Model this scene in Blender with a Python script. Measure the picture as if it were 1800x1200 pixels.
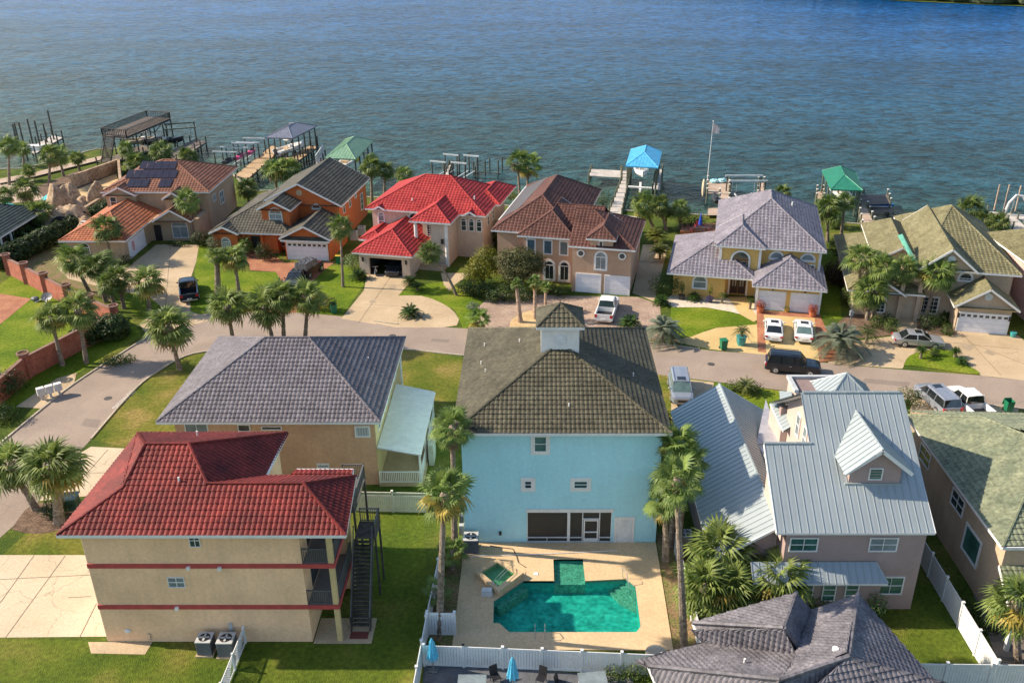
import bpy, bmesh, math, random
from mathutils import Vector, Matrix
from mathutils.geometry import tessellate_polygon
random.seed(7)
R = math.radians
for o in list(bpy.data.objects): bpy.data.objects.remove(o)
scene = bpy.context.scene
COL = scene.collection

# ---------------------------------------------------------------- camera
cam_d = bpy.data.cameras.new('camera'); cam = bpy.data.objects.new('camera', cam_d); COL.objects.link(cam)
cam.location = (0, 0, 40.0)
cam.rotation_euler = (R(90 - 25.31), 0, 0)
cam_d.sensor_width = 36; cam_d.lens = 32.14; cam_d.shift_x = -0.0233
cam_d.clip_start = 0.5; cam_d.clip_end = 6000
scene.camera = cam
# ---------------------------------------------------------------- light
SUN_EL, SUN_AZ = 34.5, 8.0          # light travels towards +x and a little towards the camera
w = bpy.data.worlds.new('World'); scene.world = w; w.use_nodes = True
nt = w.node_tree; nt.nodes.clear()
sky = nt.nodes.new('ShaderNodeTexSky'); sky.sky_type = 'NISHITA'; sky.sun_disc = False
sky.sun_elevation = R(SUN_EL); sky.sun_rotation = R(-90 + SUN_AZ)
sky.air_density = 1.0; sky.dust_density = 0.8; sky.ozone_density = 1.0
bg = nt.nodes.new('ShaderNodeBackground'); bg.inputs['Strength'].default_value = 0.125
wo = nt.nodes.new('ShaderNodeOutputWorld')
nt.links.new(sky.outputs[0], bg.inputs[0]); nt.links.new(bg.outputs[0], wo.inputs[0])
sd = bpy.data.lights.new('sun', 'SUN'); sd.energy = 4.7; sd.angle = R(0.6); sd.color = (1.0, 0.85, 0.67)
so = bpy.data.objects.new('sun', sd); COL.objects.link(so)
ldir = Vector((math.cos(R(SUN_AZ)) * math.cos(R(SUN_EL)), -math.sin(R(SUN_AZ)) * math.cos(R(SUN_EL)), -math.sin(R(SUN_EL))))
so.rotation_euler = ldir.to_track_quat('-Z', 'Y').to_euler(); so.location = (-60, 60, 80)
vs = scene.view_settings; vs.view_transform = 'Standard'; vs.look = 'None'; vs.gamma = 1; vs.exposure = 0.82; vs.use_curve_mapping = False
scene.render.resolution_x = 1024; scene.render.resolution_y = 682
scene.cycles.max_bounces = 6; scene.cycles.transparent_max_bounces = 8

# ---------------------------------------------------------------- materials
MATS = {}
def M(name, c, rough=0.8, var=0.12, scale=1.5, bump=0.0, bscale=12.0, metal=0.0, streak=0.0, c2=None, spec=0.5, fine=0.08, fscale=18.0, trans=0.0, rnd=0.0, thr=(0.38, 0.62)):
    """procedural material: broad patches between c and c2, fine grain, optional bump"""
    if name in MATS: return MATS[name]
    m = bpy.data.materials.new(name); m.use_nodes = True; MATS[name] = m
    n = m.node_tree; b = n.nodes['Principled BSDF']; L = n.links
    tc = n.nodes.new('ShaderNodeTexCoord')
    a = n.nodes.new('ShaderNodeTexNoise'); a.inputs['Scale'].default_value = scale; a.inputs['Detail'].default_value = 5; a.inputs['Roughness'].default_value = 0.6
    L.new(tc.outputs['Object'], a.inputs['Vector'])
    r = n.nodes.new('ShaderNodeValToRGB')
    if c2 is None: c2 = tuple(x * (1 + var) for x in c); c1 = tuple(x * (1 - var) for x in c)
    else: c1 = c
    r.color_ramp.elements[0].position = thr[0]; r.color_ramp.elements[1].position = thr[1]
    r.color_ramp.elements[0].color = (*c1, 1); r.color_ramp.elements[1].color = (*c2, 1)
    L.new(a.outputs['Fac'], r.inputs[0])
    f = n.nodes.new('ShaderNodeTexNoise'); f.inputs['Scale'].default_value = fscale; f.inputs['Detail'].default_value = 3
    L.new(tc.outputs['Object'], f.inputs['Vector'])
    mr = n.nodes.new('ShaderNodeMapRange'); mr.inputs[3].default_value = 1 - fine * 2; mr.inputs[4].default_value = 1 + fine * 2
    mr.inputs[1].default_value = 0.25; mr.inputs[2].default_value = 0.75
    L.new(f.outputs['Fac'], mr.inputs[0])
    mul = n.nodes.new('ShaderNodeVectorMath'); mul.operation = 'SCALE'
    L.new(r.outputs[0], mul.inputs[0]); L.new(mr.outputs[0], mul.inputs['Scale'])
    last = mul.outputs[0]
    if streak:
        mp_ = n.nodes.new('ShaderNodeMapping'); mp_.inputs['Scale'].default_value = (2.2, 2.2, .18); L.new(tc.outputs['Object'], mp_.inputs[0])
        sn = n.nodes.new('ShaderNodeTexNoise'); sn.inputs['Scale'].default_value = 1; sn.inputs['Detail'].default_value = 5; L.new(mp_.outputs[0], sn.inputs['Vector'])
        sm_ = n.nodes.new('ShaderNodeMapRange'); sm_.inputs[1].default_value = .35; sm_.inputs[2].default_value = .7; sm_.inputs[3].default_value = 1+streak*.5; sm_.inputs[4].default_value = 1-streak; L.new(sn.outputs['Fac'], sm_.inputs[0])
        ss = n.nodes.new('ShaderNodeVectorMath'); ss.operation = 'SCALE'; L.new(last, ss.inputs[0]); L.new(sm_.outputs[0], ss.inputs['Scale']); last = ss.outputs[0]
    if rnd:
        oi = n.nodes.new('ShaderNodeObjectInfo'); m2 = n.nodes.new('ShaderNodeMapRange')
        m2.inputs[3].default_value = 1 - rnd; m2.inputs[4].default_value = 1 + rnd; L.new(oi.outputs['Random'], m2.inputs[0])
        s2 = n.nodes.new('ShaderNodeVectorMath'); s2.operation = 'SCALE'; L.new(last, s2.inputs[0]); L.new(m2.outputs[0], s2.inputs['Scale']); last = s2.outputs[0]
    L.new(last, b.inputs['Base Color'])
    b.inputs['Roughness'].default_value = rough; b.inputs['Metallic'].default_value = metal
    b.inputs['Specular IOR Level'].default_value = spec
    if trans: b.inputs['Transmission Weight'].default_value = trans
    if bump:
        g = n.nodes.new('ShaderNodeTexNoise'); g.inputs['Scale'].default_value = bscale; g.inputs['Detail'].default_value = 4
        L.new(tc.outputs['Object'], g.inputs['Vector'])
        bp = n.nodes.new('ShaderNodeBump'); bp.inputs['Strength'].default_value = bump; bp.inputs['Distance'].default_value = 0.05
        L.new(g.outputs['Fac'], bp.inputs['Height']); L.new(bp.outputs[0], b.inputs['Normal'])
    return m
def leafmat(name, c, c2, rnd=0.25, scale=1.2, tl=0.38):
    if name in MATS: return MATS[name]
    m = M(name, c, rough=0.55, c2=c2, scale=scale, fine=0.15, fscale=9, rnd=rnd, spec=0.35)
    n = m.node_tree; b = n.nodes['Principled BSDF']; out = [x for x in n.nodes if x.type == 'OUTPUT_MATERIAL'][0]
    t = n.nodes.new('ShaderNodeBsdfTranslucent'); mx = n.nodes.new('ShaderNodeMixShader'); mx.inputs[0].default_value = tl
    src = b.inputs['Base Color'].links[0].from_socket
    n.links.new(src, t.inputs['Color']); n.links.new(b.outputs[0], mx.inputs[1]); n.links.new(t.outputs[0], mx.inputs[2]); n.links.new(mx.outputs[0], out.inputs[0])
    return m
WHITE = M('white_trim', (0.74, 0.73, 0.70), rough=0.5, var=0.05)
GLASS = M('window_glass', (0.03, 0.045, 0.05), rough=0.08, var=0.3, scale=0.6, spec=0.8)
GLASSB = M('window_glass_with_blinds', (0.20, 0.24, 0.25), rough=0.25, var=0.2, scale=0.8, spec=0.6)
GLASSG = M('window_glass_green', (0.05, 0.14, 0.12), rough=0.1, var=0.3, scale=0.7, spec=0.8)
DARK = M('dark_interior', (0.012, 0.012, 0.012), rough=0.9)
BLACK = M('black_plastic', (0.02, 0.02, 0.022), rough=0.4)
RUBBER = M('rubber', (0.025, 0.025, 0.025), rough=0.8)
STEEL = M('steel', (0.55, 0.56, 0.57), rough=0.35, metal=0.8)
ACGREY = M('grey_painted_metal', (0.12, 0.13, 0.14), rough=0.5)
ACLIGHT = M('pale_painted_metal', (0.45, 0.46, 0.45), rough=0.5)

# ---------------------------------------------------------------- mesh helpers
class MB:
    def __init__(s): s.v = []; s.f = []
    def add(s, vs_, fs):
        k = len(s.v); s.v += [tuple(x) for x in vs_]; s.f += [tuple(i + k for i in f) for f in fs]; return s
    def box(s, x0, x1, y0, y1, z0, z1):
        return s.add([(x0,y0,z0),(x1,y0,z0),(x1,y1,z0),(x0,y1,z0),(x0,y0,z1),(x1,y0,z1),(x1,y1,z1),(x0,y1,z1)],
                     [(3,2,1,0),(4,5,6,7),(0,1,5,4),(1,2,6,5),(2,3,7,6),(3,0,4,7)])
    def obox(s, c, r, u, n, a, b, d):     # centre, three unit axes, full sizes
        c, r, u, n = Vector(c), Vector(r) * a / 2, Vector(u) * b / 2, Vector(n) * d / 2
        pts = [c+i*r+j*u+k*n for k in (-1,1) for j in (-1,1) for i in (-1,1)]
        return s.add(pts, [(0,1,3,2),(4,6,7,5),(0,4,5,1),(1,5,7,3),(3,7,6,2),(2,6,4,0)])
    def bar(s, p, q, w, h=None):
        p, q = Vector(p), Vector(q); d = q - p; L = d.length
        if L < 1e-5: return s
        d /= L; r = d.cross(Vector((0,0,1)))
        if r.length < 1e-3: r = Vector((1,0,0))
        r.normalize(); u = r.cross(d)
        return s.obox((p+q)/2, d, r, u, L, w, h or w)
    def tube(s, p, q, r0, r1=None, n=7, cap=True):
        return s.chain([p, q], [r0, r1 if r1 is not None else r0], n, cap)
    def chain(s, pts, rad, n=7, cap=True):
        pts = [Vector(p) for p in pts]; vs_ = []; fs = []
        for i, p in enumerate(pts):
            d = (pts[min(i+1, len(pts)-1)] - pts[max(i-1, 0)]).normalized()
            a = d.cross(Vector((0,1,0.01)));
            if a.length < 1e-3: a = Vector((1,0,0))
            a.normalize(); b = d.cross(a)
            for k in range(n):
                t = 2*math.pi*k/n; vs_.append(p + (a*math.cos(t) + b*math.sin(t)) * rad[i])
        for i in range(len(pts)-1):
            for k in range(n):
                a0 = i*n+k; b0 = i*n+(k+1) % n; fs.append((a0, b0, b0+n, a0+n))
        if cap: fs.append(tuple(range(n))[::-1]); fs.append(tuple((len(pts)-1)*n+k for k in range(n)))
        return s.add(vs_, fs)
    def poly(s, pts): return s.add(pts, [tuple(range(len(pts)))])
    def prism(s, pts, z0, z1):
        n = len(pts); vs_ = [(p[0], p[1], z0) for p in pts] + [(p[0], p[1], z1) for p in pts]
        return s.add(vs_, [tuple(range(n))[::-1], tuple(range(n, 2*n))] + [(i, (i+1) % n, (i+1) % n + n, i+n) for i in range(n)])
    def disc(s, c, r, n_=(0,0,1), k=16, depth=0.0):
        nn = Vector(n_).normalized(); a = nn.cross(Vector((0,0,1)) if abs(nn.z) < .9 else Vector((1,0,0))).normalized(); b = nn.cross(a)
        return s.chain([Vector(c), Vector(c) + nn*max(depth, 1e-3)], [r, r], k)
    def ball(s, c, r, sx=1, sy=1, sz=1, n=8, m=5, jit=0):
        c = Vector(c); vs_ = []; fs = []
        for i in range(m+1):
            ph = math.pi*i/m
            for k in range(n):
                t = 2*math.pi*k/n; j = 1 + random.uniform(-jit, jit)
                vs_.append((c.x + r*sx*j*math.sin(ph)*math.cos(t), c.y + r*sy*j*math.sin(ph)*math.sin(t), c.z + r*sz*j*math.cos(ph)))
        for i in range(m):
            for k in range(n): fs.append((i*n+k, (i+1)*n+k, (i+1)*n+(k+1) % n, i*n+(k+1) % n))
        return s.add(vs_, fs)
    def mesh(s, name, smooth=False, weld=False):
        me = bpy.data.meshes.new(name); me.from_pydata(s.v, [], s.f)
        if weld:
            bm = bmesh.new(); bm.from_mesh(me); bmesh.ops.remove_doubles(bm, verts=bm.verts, dist=0.004); bm.to_mesh(me); bm.free()
        if smooth: me.polygons.foreach_set('use_smooth', [True]*len(me.polygons))
        me.validate(); me.update(); return me
    def obj(s, name, mat, parent=None, smooth=False, weld=False, **props):
        me = s.mesh(name, smooth, weld); me.materials.append(mat)
        return link(name, me, parent, **props)
def link(name, me, parent=None, loc=None, rot=None, **props):
    o = bpy.data.objects.new(name, me); COL.objects.link(o)
    if parent: o.parent = parent
    if loc is not None: o.location = loc
    if rot is not None: o.rotation_euler = rot
    for k, v in props.items(): o[k] = v
    return o
def thing(name, label, cat, loc=(0,0,0), rz=0.0, group=None):
    o = bpy.data.objects.new(name, None); COL.objects.link(o); o.empty_display_size = 0.3
    o.location = (loc[0], loc[1], loc[2] if len(loc) > 2 else 0); o.rotation_euler = (0, 0, rz)
    o['label'] = label; o['category'] = cat
    if group: o['group'] = group
    return o
def tag(o, label, cat, group=None):
    o['label'] = label; o['category'] = cat
    if group: o['group'] = group
    return o
def kids(o): return [c for c in CH.get(o.name, [])]
CH = {}
def tree_index():
    CH.clear()
    for o in bpy.data.objects:
        if o.parent: CH.setdefault(o.parent.name, []).append(o)
def dup(root, loc, rz, label, group=None, scale=None, sub=None):
    """copy of a thing with copies of its parts and sub-parts (CH must index the root)"""
    r = root.copy(); COL.objects.link(r); r.location = loc; r.rotation_euler = (0, 0, rz)
    r['label'] = label
    if group: r['group'] = group
    if scale: r.scale = scale if hasattr(scale, '__len__') else (scale,)*3
    for ch in kids(root):
        c = ch.copy(); COL.objects.link(c); c.parent = r
        for g in kids(ch):
            d = g.copy(); COL.objects.link(d); d.parent = c
    return r
def sheet(name, pts, z, mat, holes=(), kind='structure', thick=0.0):
    """flat ground sheet with optional holes"""
    loops = [[Vector((p[0], p[1], 0)) for p in pts]] + [[Vector((p[0], p[1], 0)) for p in h] for h in holes]
    tri = tessellate_polygon(loops); flat = [p for l in loops for p in l]
    mb = MB(); fs = []
    for t in tri:
        a, b, c = (flat[i] for i in t)
        if (b-a).cross(c-a).z < 0: t = (t[0], t[2], t[1])
        fs.append(tuple(t))
    mb.add([(p.x, p.y, z) for p in flat], fs)
    if thick:
        for l in loops:
            n = len(l)
            for i in range(n):
                a, b = l[i], l[(i+1) % n]
                mb.add([(a.x,a.y,z),(b.x,b.y,z),(b.x,b.y,z-thick),(a.x,a.y,z-thick)], [(0,1,2,3)])
    o = mb.obj(name, mat); o['kind'] = kind; return o
def smooth_line(pts, k=6):
    """Catmull-Rom through the points"""
    P = [Vector((p[0], p[1])) for p in pts]; out = []
    for i in range(len(P)-1):
        p0 = P[max(i-1, 0)]; p1 = P[i]; p2 = P[i+1]; p3 = P[min(i+2, len(P)-1)]
        for j in range(k):
            t = j/k; out.append(0.5*((2*p1)+(-p0+p2)*t+(2*p0-5*p1+4*p2-p3)*t*t+(-p0+3*p1-3*p2+p3)*t**3))
    out.append(P[-1]); return [(p.x, p.y) for p in out]

# ---------------------------------------------------------------- roofs
def frame_of(P):
    P = [Vector(p) for p in P]; n = Vector((0,0,0))
    for i in range(len(P)): n += P[i].cross(P[(i+1) % len(P)])
    n.normalize()
    if n.z < 0: n = -n
    e = Vector((0,0,1)).cross(n)
    e = e.normalized() if e.length > 1e-4 else Vector((1,0,0))
    t = n.cross(e).normalized()
    if t.z < 0: t = -t; e = -e
    return P[0], e, t, n
def crossings(pts, m, ax):
    """edges of the 2D polygon crossing coordinate ax = m, as functions giving the other coordinate"""
    out = []; N = len(pts); o = 1-ax
    for i in range(N):
        a, b = pts[i], pts[(i+1) % N]
        if (a[ax] - m) * (b[ax] - m) < 0:
            lo, hi = (a, b) if a[ax] < b[ax] else (b, a)
            out.append((lambda x, lo=lo, hi=hi: lo[o] + (hi[o]-lo[o]) * (min(max(x, lo[ax]), hi[ax])-lo[ax])/(hi[ax]-lo[ax])))
    out.sort(key=lambda g: g(m)); return list(zip(out[0::2], out[1::2]))
PROF = {4: (0.0, 0.85, 1.0, 0.55), 3: (0.0, 1.0, 0.6)}
def tile_face(P, mat, parent, rows, course=0.37, wave=0.28, amp=0.04, step=0.055, ns=4, jit=0.006):
    o, e, t, n = frame_of(P)
    Q = [((Vector(p)-o).dot(e), (Vector(p)-o).dot(t)) for p in P]
    t0 = min(q[1] for q in Q); t1 = max(q[1] for q in Q); K = max(1, round((t1-t0)/course)); c = (t1-t0)/K
    pr = PROF[ns]; ds = wave/ns; whole = MB()
    for k in range(K):
        tb = t0 + k*c; tt = tb + c
        mb = MB() if rows else whole
        for fa, fb in crossings(Q, (tb+tt)/2, 1):
            a0, b0, a1, b1 = fa(tb), fb(tb), fa(tt), fb(tt)
            lo, hi = min(a0, a1), max(b0, b1)
            if hi - lo < 0.08: continue
            i0 = math.ceil(lo/ds); i1 = math.floor(hi/ds)
            S = [lo] + [i*ds for i in range(i0, i1+1) if lo + 1e-3 < i*ds < hi - 1e-3] + [hi]
            vs_ = []; fs = []
            for s_ in S:
                idx = s_/ds; i = math.floor(idx); fr = idx-i
                h = amp*(pr[i % ns]*(1-fr) + pr[(i+1) % ns]*fr)
                j = random.uniform(-jit, jit)
                sb = min(max(s_, a0), b0); st = min(max(s_, a1), b1)
                B = o + e*sb + t*(tb - 0.012)
                vs_ += [B + n*(h - 0.01), B + n*(step + h + j), o + e*st + t*tt + n*h]
            for q in range(len(S)-1):
                x = q*3; fs += [(x, x+3, x+4, x+1), (x+1, x+4, x+5, x+2)]
            mb.add(vs_, fs)
        if rows and mb.v: mb.obj('tile_row', mat, parent, smooth=False)
    if not rows: whole.obj('roof_slope', mat, parent, weld=True)
def panel_face(P, mat, parent, width=0.45, rib=0.05, name='roof_panel'):
    o, e, t, n = frame_of(P)
    Q = [((Vector(p)-o).dot(e), (Vector(p)-o).dot(t)) for p in P]
    s0 = min(q[0] for q in Q); s1 = max(q[0] for q in Q); K = max(1, round((s1-s0)/width)); c = (s1-s0)/K
    for k in range(K):
        a, b = s0+k*c, s0+(k+1)*c; mb = MB()
        for f0, f1 in crossings(Q, (a+b)/2, 0):
            prof = [(0.0, 0.0), (0.0, rib), (0.035, rib), (0.035, 0.012), (c*0.5, 0.02), (c, 0.01)]
            vs_ = []
            for ds, h in prof:
                s_ = a+ds; vs_ += [o + e*s_ + t*f0(s_) + n*(h+0.01), o + e*s_ + t*f1(s_) + n*(h+0.01)]
            fs = [(2*i, 2*i+2, 2*i+3, 2*i+1) for i in range(len(prof)-1)]
            vs_ += [o + e*a + t*f0(a) - n*0.01, o + e*b + t*f0(b) - n*0.01]
            m_ = len(prof); fs.append(tuple([2*m_+1] + [2*i for i in range(m_-1, -1, -1)] + [2*m_]))
            mb.add(vs_, fs)
        if mb.v: mb.obj(name, mat, parent)
def roof(H, faces, mat, rows=False, caps=(), eaves=(), style='tile', wallm=None, soffit=None, fw=0.2, capr=0.09, trim=None, **kw):
    """faces: 3D polygons; caps: 3D segments; eaves: 3D segments that get white boards"""
    base = MB()
    for P in faces:
        o, e, t, n = frame_of(P)
        base.poly([Vector(p) - n*0.01 for p in P]); base.poly([Vector(p) - n*0.12 for p in P][::-1])
    if soffit: base.poly([(x, y, z-0.06) for x, y, z in soffit])
    r = base.obj('roof', mat, H)
    for a, b in caps:
        a, b = Vector(a), Vector(b); L = (b-a).length; k = max(1, int(L/0.4)) if rows else max(1, int(L/0.8))
        cb = MB()
        for i in range(k):
            p = a + (b-a)*(i/k); q = a + (b-a)*((i+1)/k)
            cb.tube(p + Vector((0,0,0.03)), q + Vector((0,0,0.02)), capr*1.15, capr, 6)
        cb.obj('ridge_cap', mat, r)
    if eaves:
        f = MB()
        for a, b in eaves:
            a, b = Vector(a), Vector(b)
            f.bar(a + Vector((0,0,-0.07)), b + Vector((0,0,-0.07)), 0.07, fw)
        f.obj('fascia', trim or WHITE, r)
    for P in faces:
        if style == 'tile': tile_face(P, mat, r, rows, **kw)
        else: panel_face(P, mat, r, **kw)
    return r
def block(H, x0, x1, y0, y1, ze, s, mat, hl=True, hr=True, hf=True, hb=True, axis=None, wallm=None, inset=0.45, rows=False, frun=None, norake=False, **kw):
    """hip or gable roof over a rectangle (eave lines).  hl/hr/hf/hb: hipped at left/right/front/back end (else gable)"""
    w_, d = x1-x0, y1-y0
    axis = axis or ('x' if w_ >= d else 'y')
    if axis == 'x':
        h = d/2; zr = ze + s*h; ym = (y0+y1)/2; A = (x0 + (h if hl else 0), ym, zr); B = (x1 - (h if hr else 0), ym, zr)
        c = [(x0,y0,ze),(x1,y0,ze),(x1,y1,ze),(x0,y1,ze)]
        faces = [[c[0],c[1],B,A],[c[2],c[3],A,B]]; caps = [(A,B)]; ev = [(c[0],c[1]),(c[2],c[3])]; g = MB()
        if hl: faces.append([c[3],c[0],A]); caps += [(c[3],A),(c[0],A)]; ev.append((c[3],c[0]))
        else: ev += [(c[0],A),(A,c[3])]; g.poly([(x0+inset,y0+inset*.4,ze-.3),(x0+inset,y0+inset*.4,ze),(x0+inset,ym,zr-.08),(x0+inset,y1-inset*.4,ze),(x0+inset,y1-inset*.4,ze-.3)])
        if hr: faces.append([c[1],c[2],B]); caps += [(c[1],B),(c[2],B)]; ev.append((c[1],c[2]))
        else: ev += [(c[1],B),(B,c[2])]; g.poly([(x1-inset,y0+inset*.4,ze-.3),(x1-inset,y0+inset*.4,ze),(x1-inset,ym,zr-.08),(x1-inset,y1-inset*.4,ze),(x1-inset,y1-inset*.4,ze-.3)])
    else:
        h = w_/2; zr = ze + s*h; xm = (x0+x1)/2; A = (xm, y0 + ((frun or h) if hf else 0), zr); B = (xm, y1 - (h if hb else 0), zr)
        c = [(x0,y0,ze),(x1,y0,ze),(x1,y1,ze),(x0,y1,ze)]
        faces = [[c[3],c[0],A,B],[c[1],c[2],B,A]]; caps = [(A,B)]; ev = [(c[3],c[0]),(c[1],c[2])]; g = MB()
        if hf: faces.append([c[0],c[1],A]); caps += [(c[0],A),(c[1],A)]; ev.append((c[0],c[1]))
        else: ev += [(c[0],A),(A,c[1])]; g.poly([(x0+inset*.4,y0+inset,ze-.3),(x1-inset*.4,y0+inset,ze-.3),(x1-inset*.4,y0+inset,ze),(xm,y0+inset,zr-.08),(x0+inset*.4,y0+inset,ze)])
        if hb: faces.append([c[2],c[3],B]); caps += [(c[2],B),(c[3],B)]; ev.append((c[2],c[3]))
        else: ev += [(c[2],B),(B,c[3])]; g.poly([(x0+inset*.4,y1-inset,ze),(xm,y1-inset,zr-.08),(x1-inset*.4,y1-inset,ze)])
    if norake: ev = [e_ for e_ in ev if abs(e_[0][2]-e_[1][2]) < .01]
    r = roof(H, faces, mat, rows=rows, caps=caps, eaves=ev, soffit=[(p[0],p[1],ze) for p in c], **kw)
    if g.v and wallm:
        for f_ in g.f: MB().poly([g.v[i] for i in f_]).obj('gable_wall', wallm, H)
    return r
def walls(H, x0, x1, y0, y1, z0, z1, mat, name='wall'):
    return MB().box(x0, x1, y0, y1, z0, z1).obj(name, mat, H)
DIRS = {'f': ((1,0,0),(0,-1,0)), 'b': ((-1,0,0),(0,1,0)), 'r': ((0,1,0),(1,0,0)), 'l': ((0,-1,0),(-1,0,0))}
def window(H, c, d, w_, h, cols=1, rows=2, glass=None, frame=None, fw=0.08, arch=False, surround=0.0, name='window', bars=0.035, sm=None):
    """window on a wall: c = centre on the wall plane, d = facing; arch adds a half-round head"""
    r, n = (Vector(v) for v in DIRS[d]) if isinstance(d, str) else (Vector(v) for v in d)
    u = Vector((0,0,1)); c = Vector(c); mb = MB(); D = 0.07
    def B(a, b, sx, sy, dep=D, off=0.0): mb.obox(c + r*a + u*b + n*(dep/2 + off), r, u, n, sx, sy, dep)
    W2, H2 = w_/2, h/2
    if surround:
        sb = MB(); S = surround
        for a, b, sx, sy in ((-W2-S/2, 0, S, h+2*S), (W2+S/2, 0, S, h+2*S), (0, -H2-S/2, w_, S)) + (() if arch else ((0, H2+S/2, w_, S),)):
            sb.obox(c + r*a + u*b + n*0.025, r, u, n, sx, sy, 0.05)
        if arch:
            K = 10
            for i in range(K):
                t0 = math.pi*i/K; t1 = math.pi*(i+1)/K; ro = W2+S; 
                pts = []
                for dep in (0, 0.05):
                    for rr_, tt in ((W2, t0), (ro, t0), (ro, t1), (W2, t1)): pts.append(c + u*H2 + r*(rr_*math.cos(tt)) + u*(rr_*math.sin(tt)) + n*dep)
                sb.add(pts, [(4,5,6,7),(0,1,5,4),(2,3,7,6),(1,2,6,5),(3,0,4,7)])
        sb.obj('window_surround', sm or WHITE, H)
    B(-W2+fw/2, 0, fw, h); B(W2-fw/2, 0, fw, h); B(0, -H2+fw/2, w_-2*fw, fw)
    if not arch: B(0, H2-fw/2, w_-2*fw, fw)
    for i in range(1, cols): B(-W2 + w_*i/cols, 0, bars, h-2*fw, 0.055)
    for i in range(1, rows): B(0, -H2 + h*i/rows, w_-2*fw, bars*1.2, 0.06)
    if arch:
        B(0, H2, w_-2*fw, fw); K = 10
        for i in range(K):
            t0 = math.pi*i/K; t1 = math.pi*(i+1)/K; pts = []
            for dep in (0, D):
                for rr_, tt in ((W2-fw, t0), (W2, t0), (W2, t1), (W2-fw, t1)): pts.append(c + u*H2 + r*(rr_*math.cos(tt)) + u*(rr_*math.sin(tt)) + n*dep)
            mb.add(pts, [(4,5,6,7),(0,1,5,4),(2,3,7,6),(1,2,6,5),(3,0,4,7)])
    f = mb.obj(name, frame or WHITE, H)
    pts = [c + r*(-W2+.02) + u*(-H2+.02), c + r*(W2-.02) + u*(-H2+.02), c + r*(W2-.02) + u*(H2-.01), c + r*(-W2+.02) + u*(H2-.01)]
    if arch: pts = pts[:2] + [c + u*H2 + r*((W2-.03)*math.cos(math.pi*i/10)) + u*((W2-.03)*math.sin(math.pi*i/10)) for i in range(11)]
    MB().poly([p + n*0.02 for p in pts]).obj('pane', glass or GLASS, f)
    return f
def garage_door(H, c, d, w_, h, mat=None, lights=0, panels=4, trim=0.12, name='garage_door', trm=None):
    """sectional door: c = bottom centre on the wall plane"""
    r, n = (Vector(v) for v in DIRS[d]); u = Vector((0,0,1)); c = Vector(c); mb = MB()
    for i in range(panels):
        mb.obox(c + u*(h*(i+.5)/panels) + n*0.02, r, u, n, w_-.02, h/panels-.02, .04)
    dr = mb.obj(name, mat or M('garage_door_white', (0.72, 0.73, 0.76), rough=0.5, var=0.04), H)
    t = MB(); t.obox(c + r*(-w_/2-trim/2) + u*(h/2) + n*.04, r, u, n, trim, h, .08); t.obox(c + r*(w_/2+trim/2) + u*(h/2) + n*.04, r, u, n, trim, h, .08)
    t.obox(c + u*(h+trim/2) + n*.04, r, u, n, w_+2*trim, trim, .08); t.obj('door_frame', trm or WHITE, H)
    for i in range(lights):
        g = MB().obox(c + r*(-w_/2 + w_*(i+.5)/lights) + u*(h*(panels-.5)/panels) + n*.045, r, u, n, w_/lights*.62, h/panels*.5, .02)
        g.obj('door_pane', GLASS, dr)
    return dr
def railing(H, p, q, h=1.0, mat=None, step=0.13, th=0.03, name='railing', post=0.07, parts=False):
    p, q = Vector(p), Vector(q); d = q-p; L = d.length; k = max(2, int(L/step)); up = Vector((0,0,1)); mb = MB()
    mb.bar(p+up*h, q+up*h, 0.09, 0.05); mb.bar(p+up*0.1, q+up*0.1, 0.05, 0.04)
    for a in (p, q): mb.bar(a, a+up*(h+.05), post)
    rail = mb.obj(name, mat or WHITE, H)
    for i in range(1, k):
        a = p + d*(i/k); m = MB().bar(a+up*0.1, a+up*h, th)
        m.obj('baluster', mat or WHITE, rail)
    return rail

# ================================================================ ground, roads, water
def grass_mat(name, c1, c2, c3, scale=0.25):
    m = bpy.data.materials.new(name); m.use_nodes = True; n = m.node_tree; L = n.links; b = n.nodes['Principled BSDF']
    tc = n.nodes.new('ShaderNodeTexCoord')
    def nz(s, d=5):
        a = n.nodes.new('ShaderNodeTexNoise'); a.inputs['Scale'].default_value = s; a.inputs['Detail'].default_value = d; L.new(tc.outputs['Object'], a.inputs['Vector']); return a
    a = nz(scale, 6); r = n.nodes.new('ShaderNodeValToRGB'); e = r.color_ramp.elements
    e[0].position = 0.36; e[0].color = (*c1, 1); e[1].position = 0.68; e[1].color = (*c3, 1); x = e.new(0.53); x.color = (*c2, 1)
    L.new(a.outputs['Fac'], r.inputs[0])
    f = nz(3.5, 8); mr = n.nodes.new('ShaderNodeMapRange'); mr.inputs[1].default_value = .25; mr.inputs[2].default_value = .75; mr.inputs[3].default_value = .62; mr.inputs[4].default_value = 1.4
    L.new(f.outputs['Fac'], mr.inputs[0]); mul = n.nodes.new('ShaderNodeVectorMath'); mul.operation = 'SCALE'
    L.new(r.outputs[0], mul.inputs[0]); L.new(mr.outputs[0], mul.inputs['Scale']); L.new(mul.outputs[0], b.inputs['Base Color'])
    b.inputs['Roughness'].default_value = .95; b.inputs['Specular IOR Level'].default_value = .15
    g = nz(14, 6); bp = n.nodes.new('ShaderNodeBump'); bp.inputs['Strength'].default_value = .9; bp.inputs['Distance'].default_value = .12
    L.new(g.outputs['Fac'], bp.inputs['Height']); L.new(bp.outputs[0], b.inputs['Normal'])
    return m
G_BRIGHT = grass_mat('bright_lawn', (0.085, 0.145, 0.008), (0.14, 0.20, 0.012), (0.21, 0.235, 0.025))
G_DRY = grass_mat('dry_lawn', (0.085, 0.12, 0.012), (0.16, 0.16, 0.025), (0.26, 0.20, 0.06))
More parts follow.
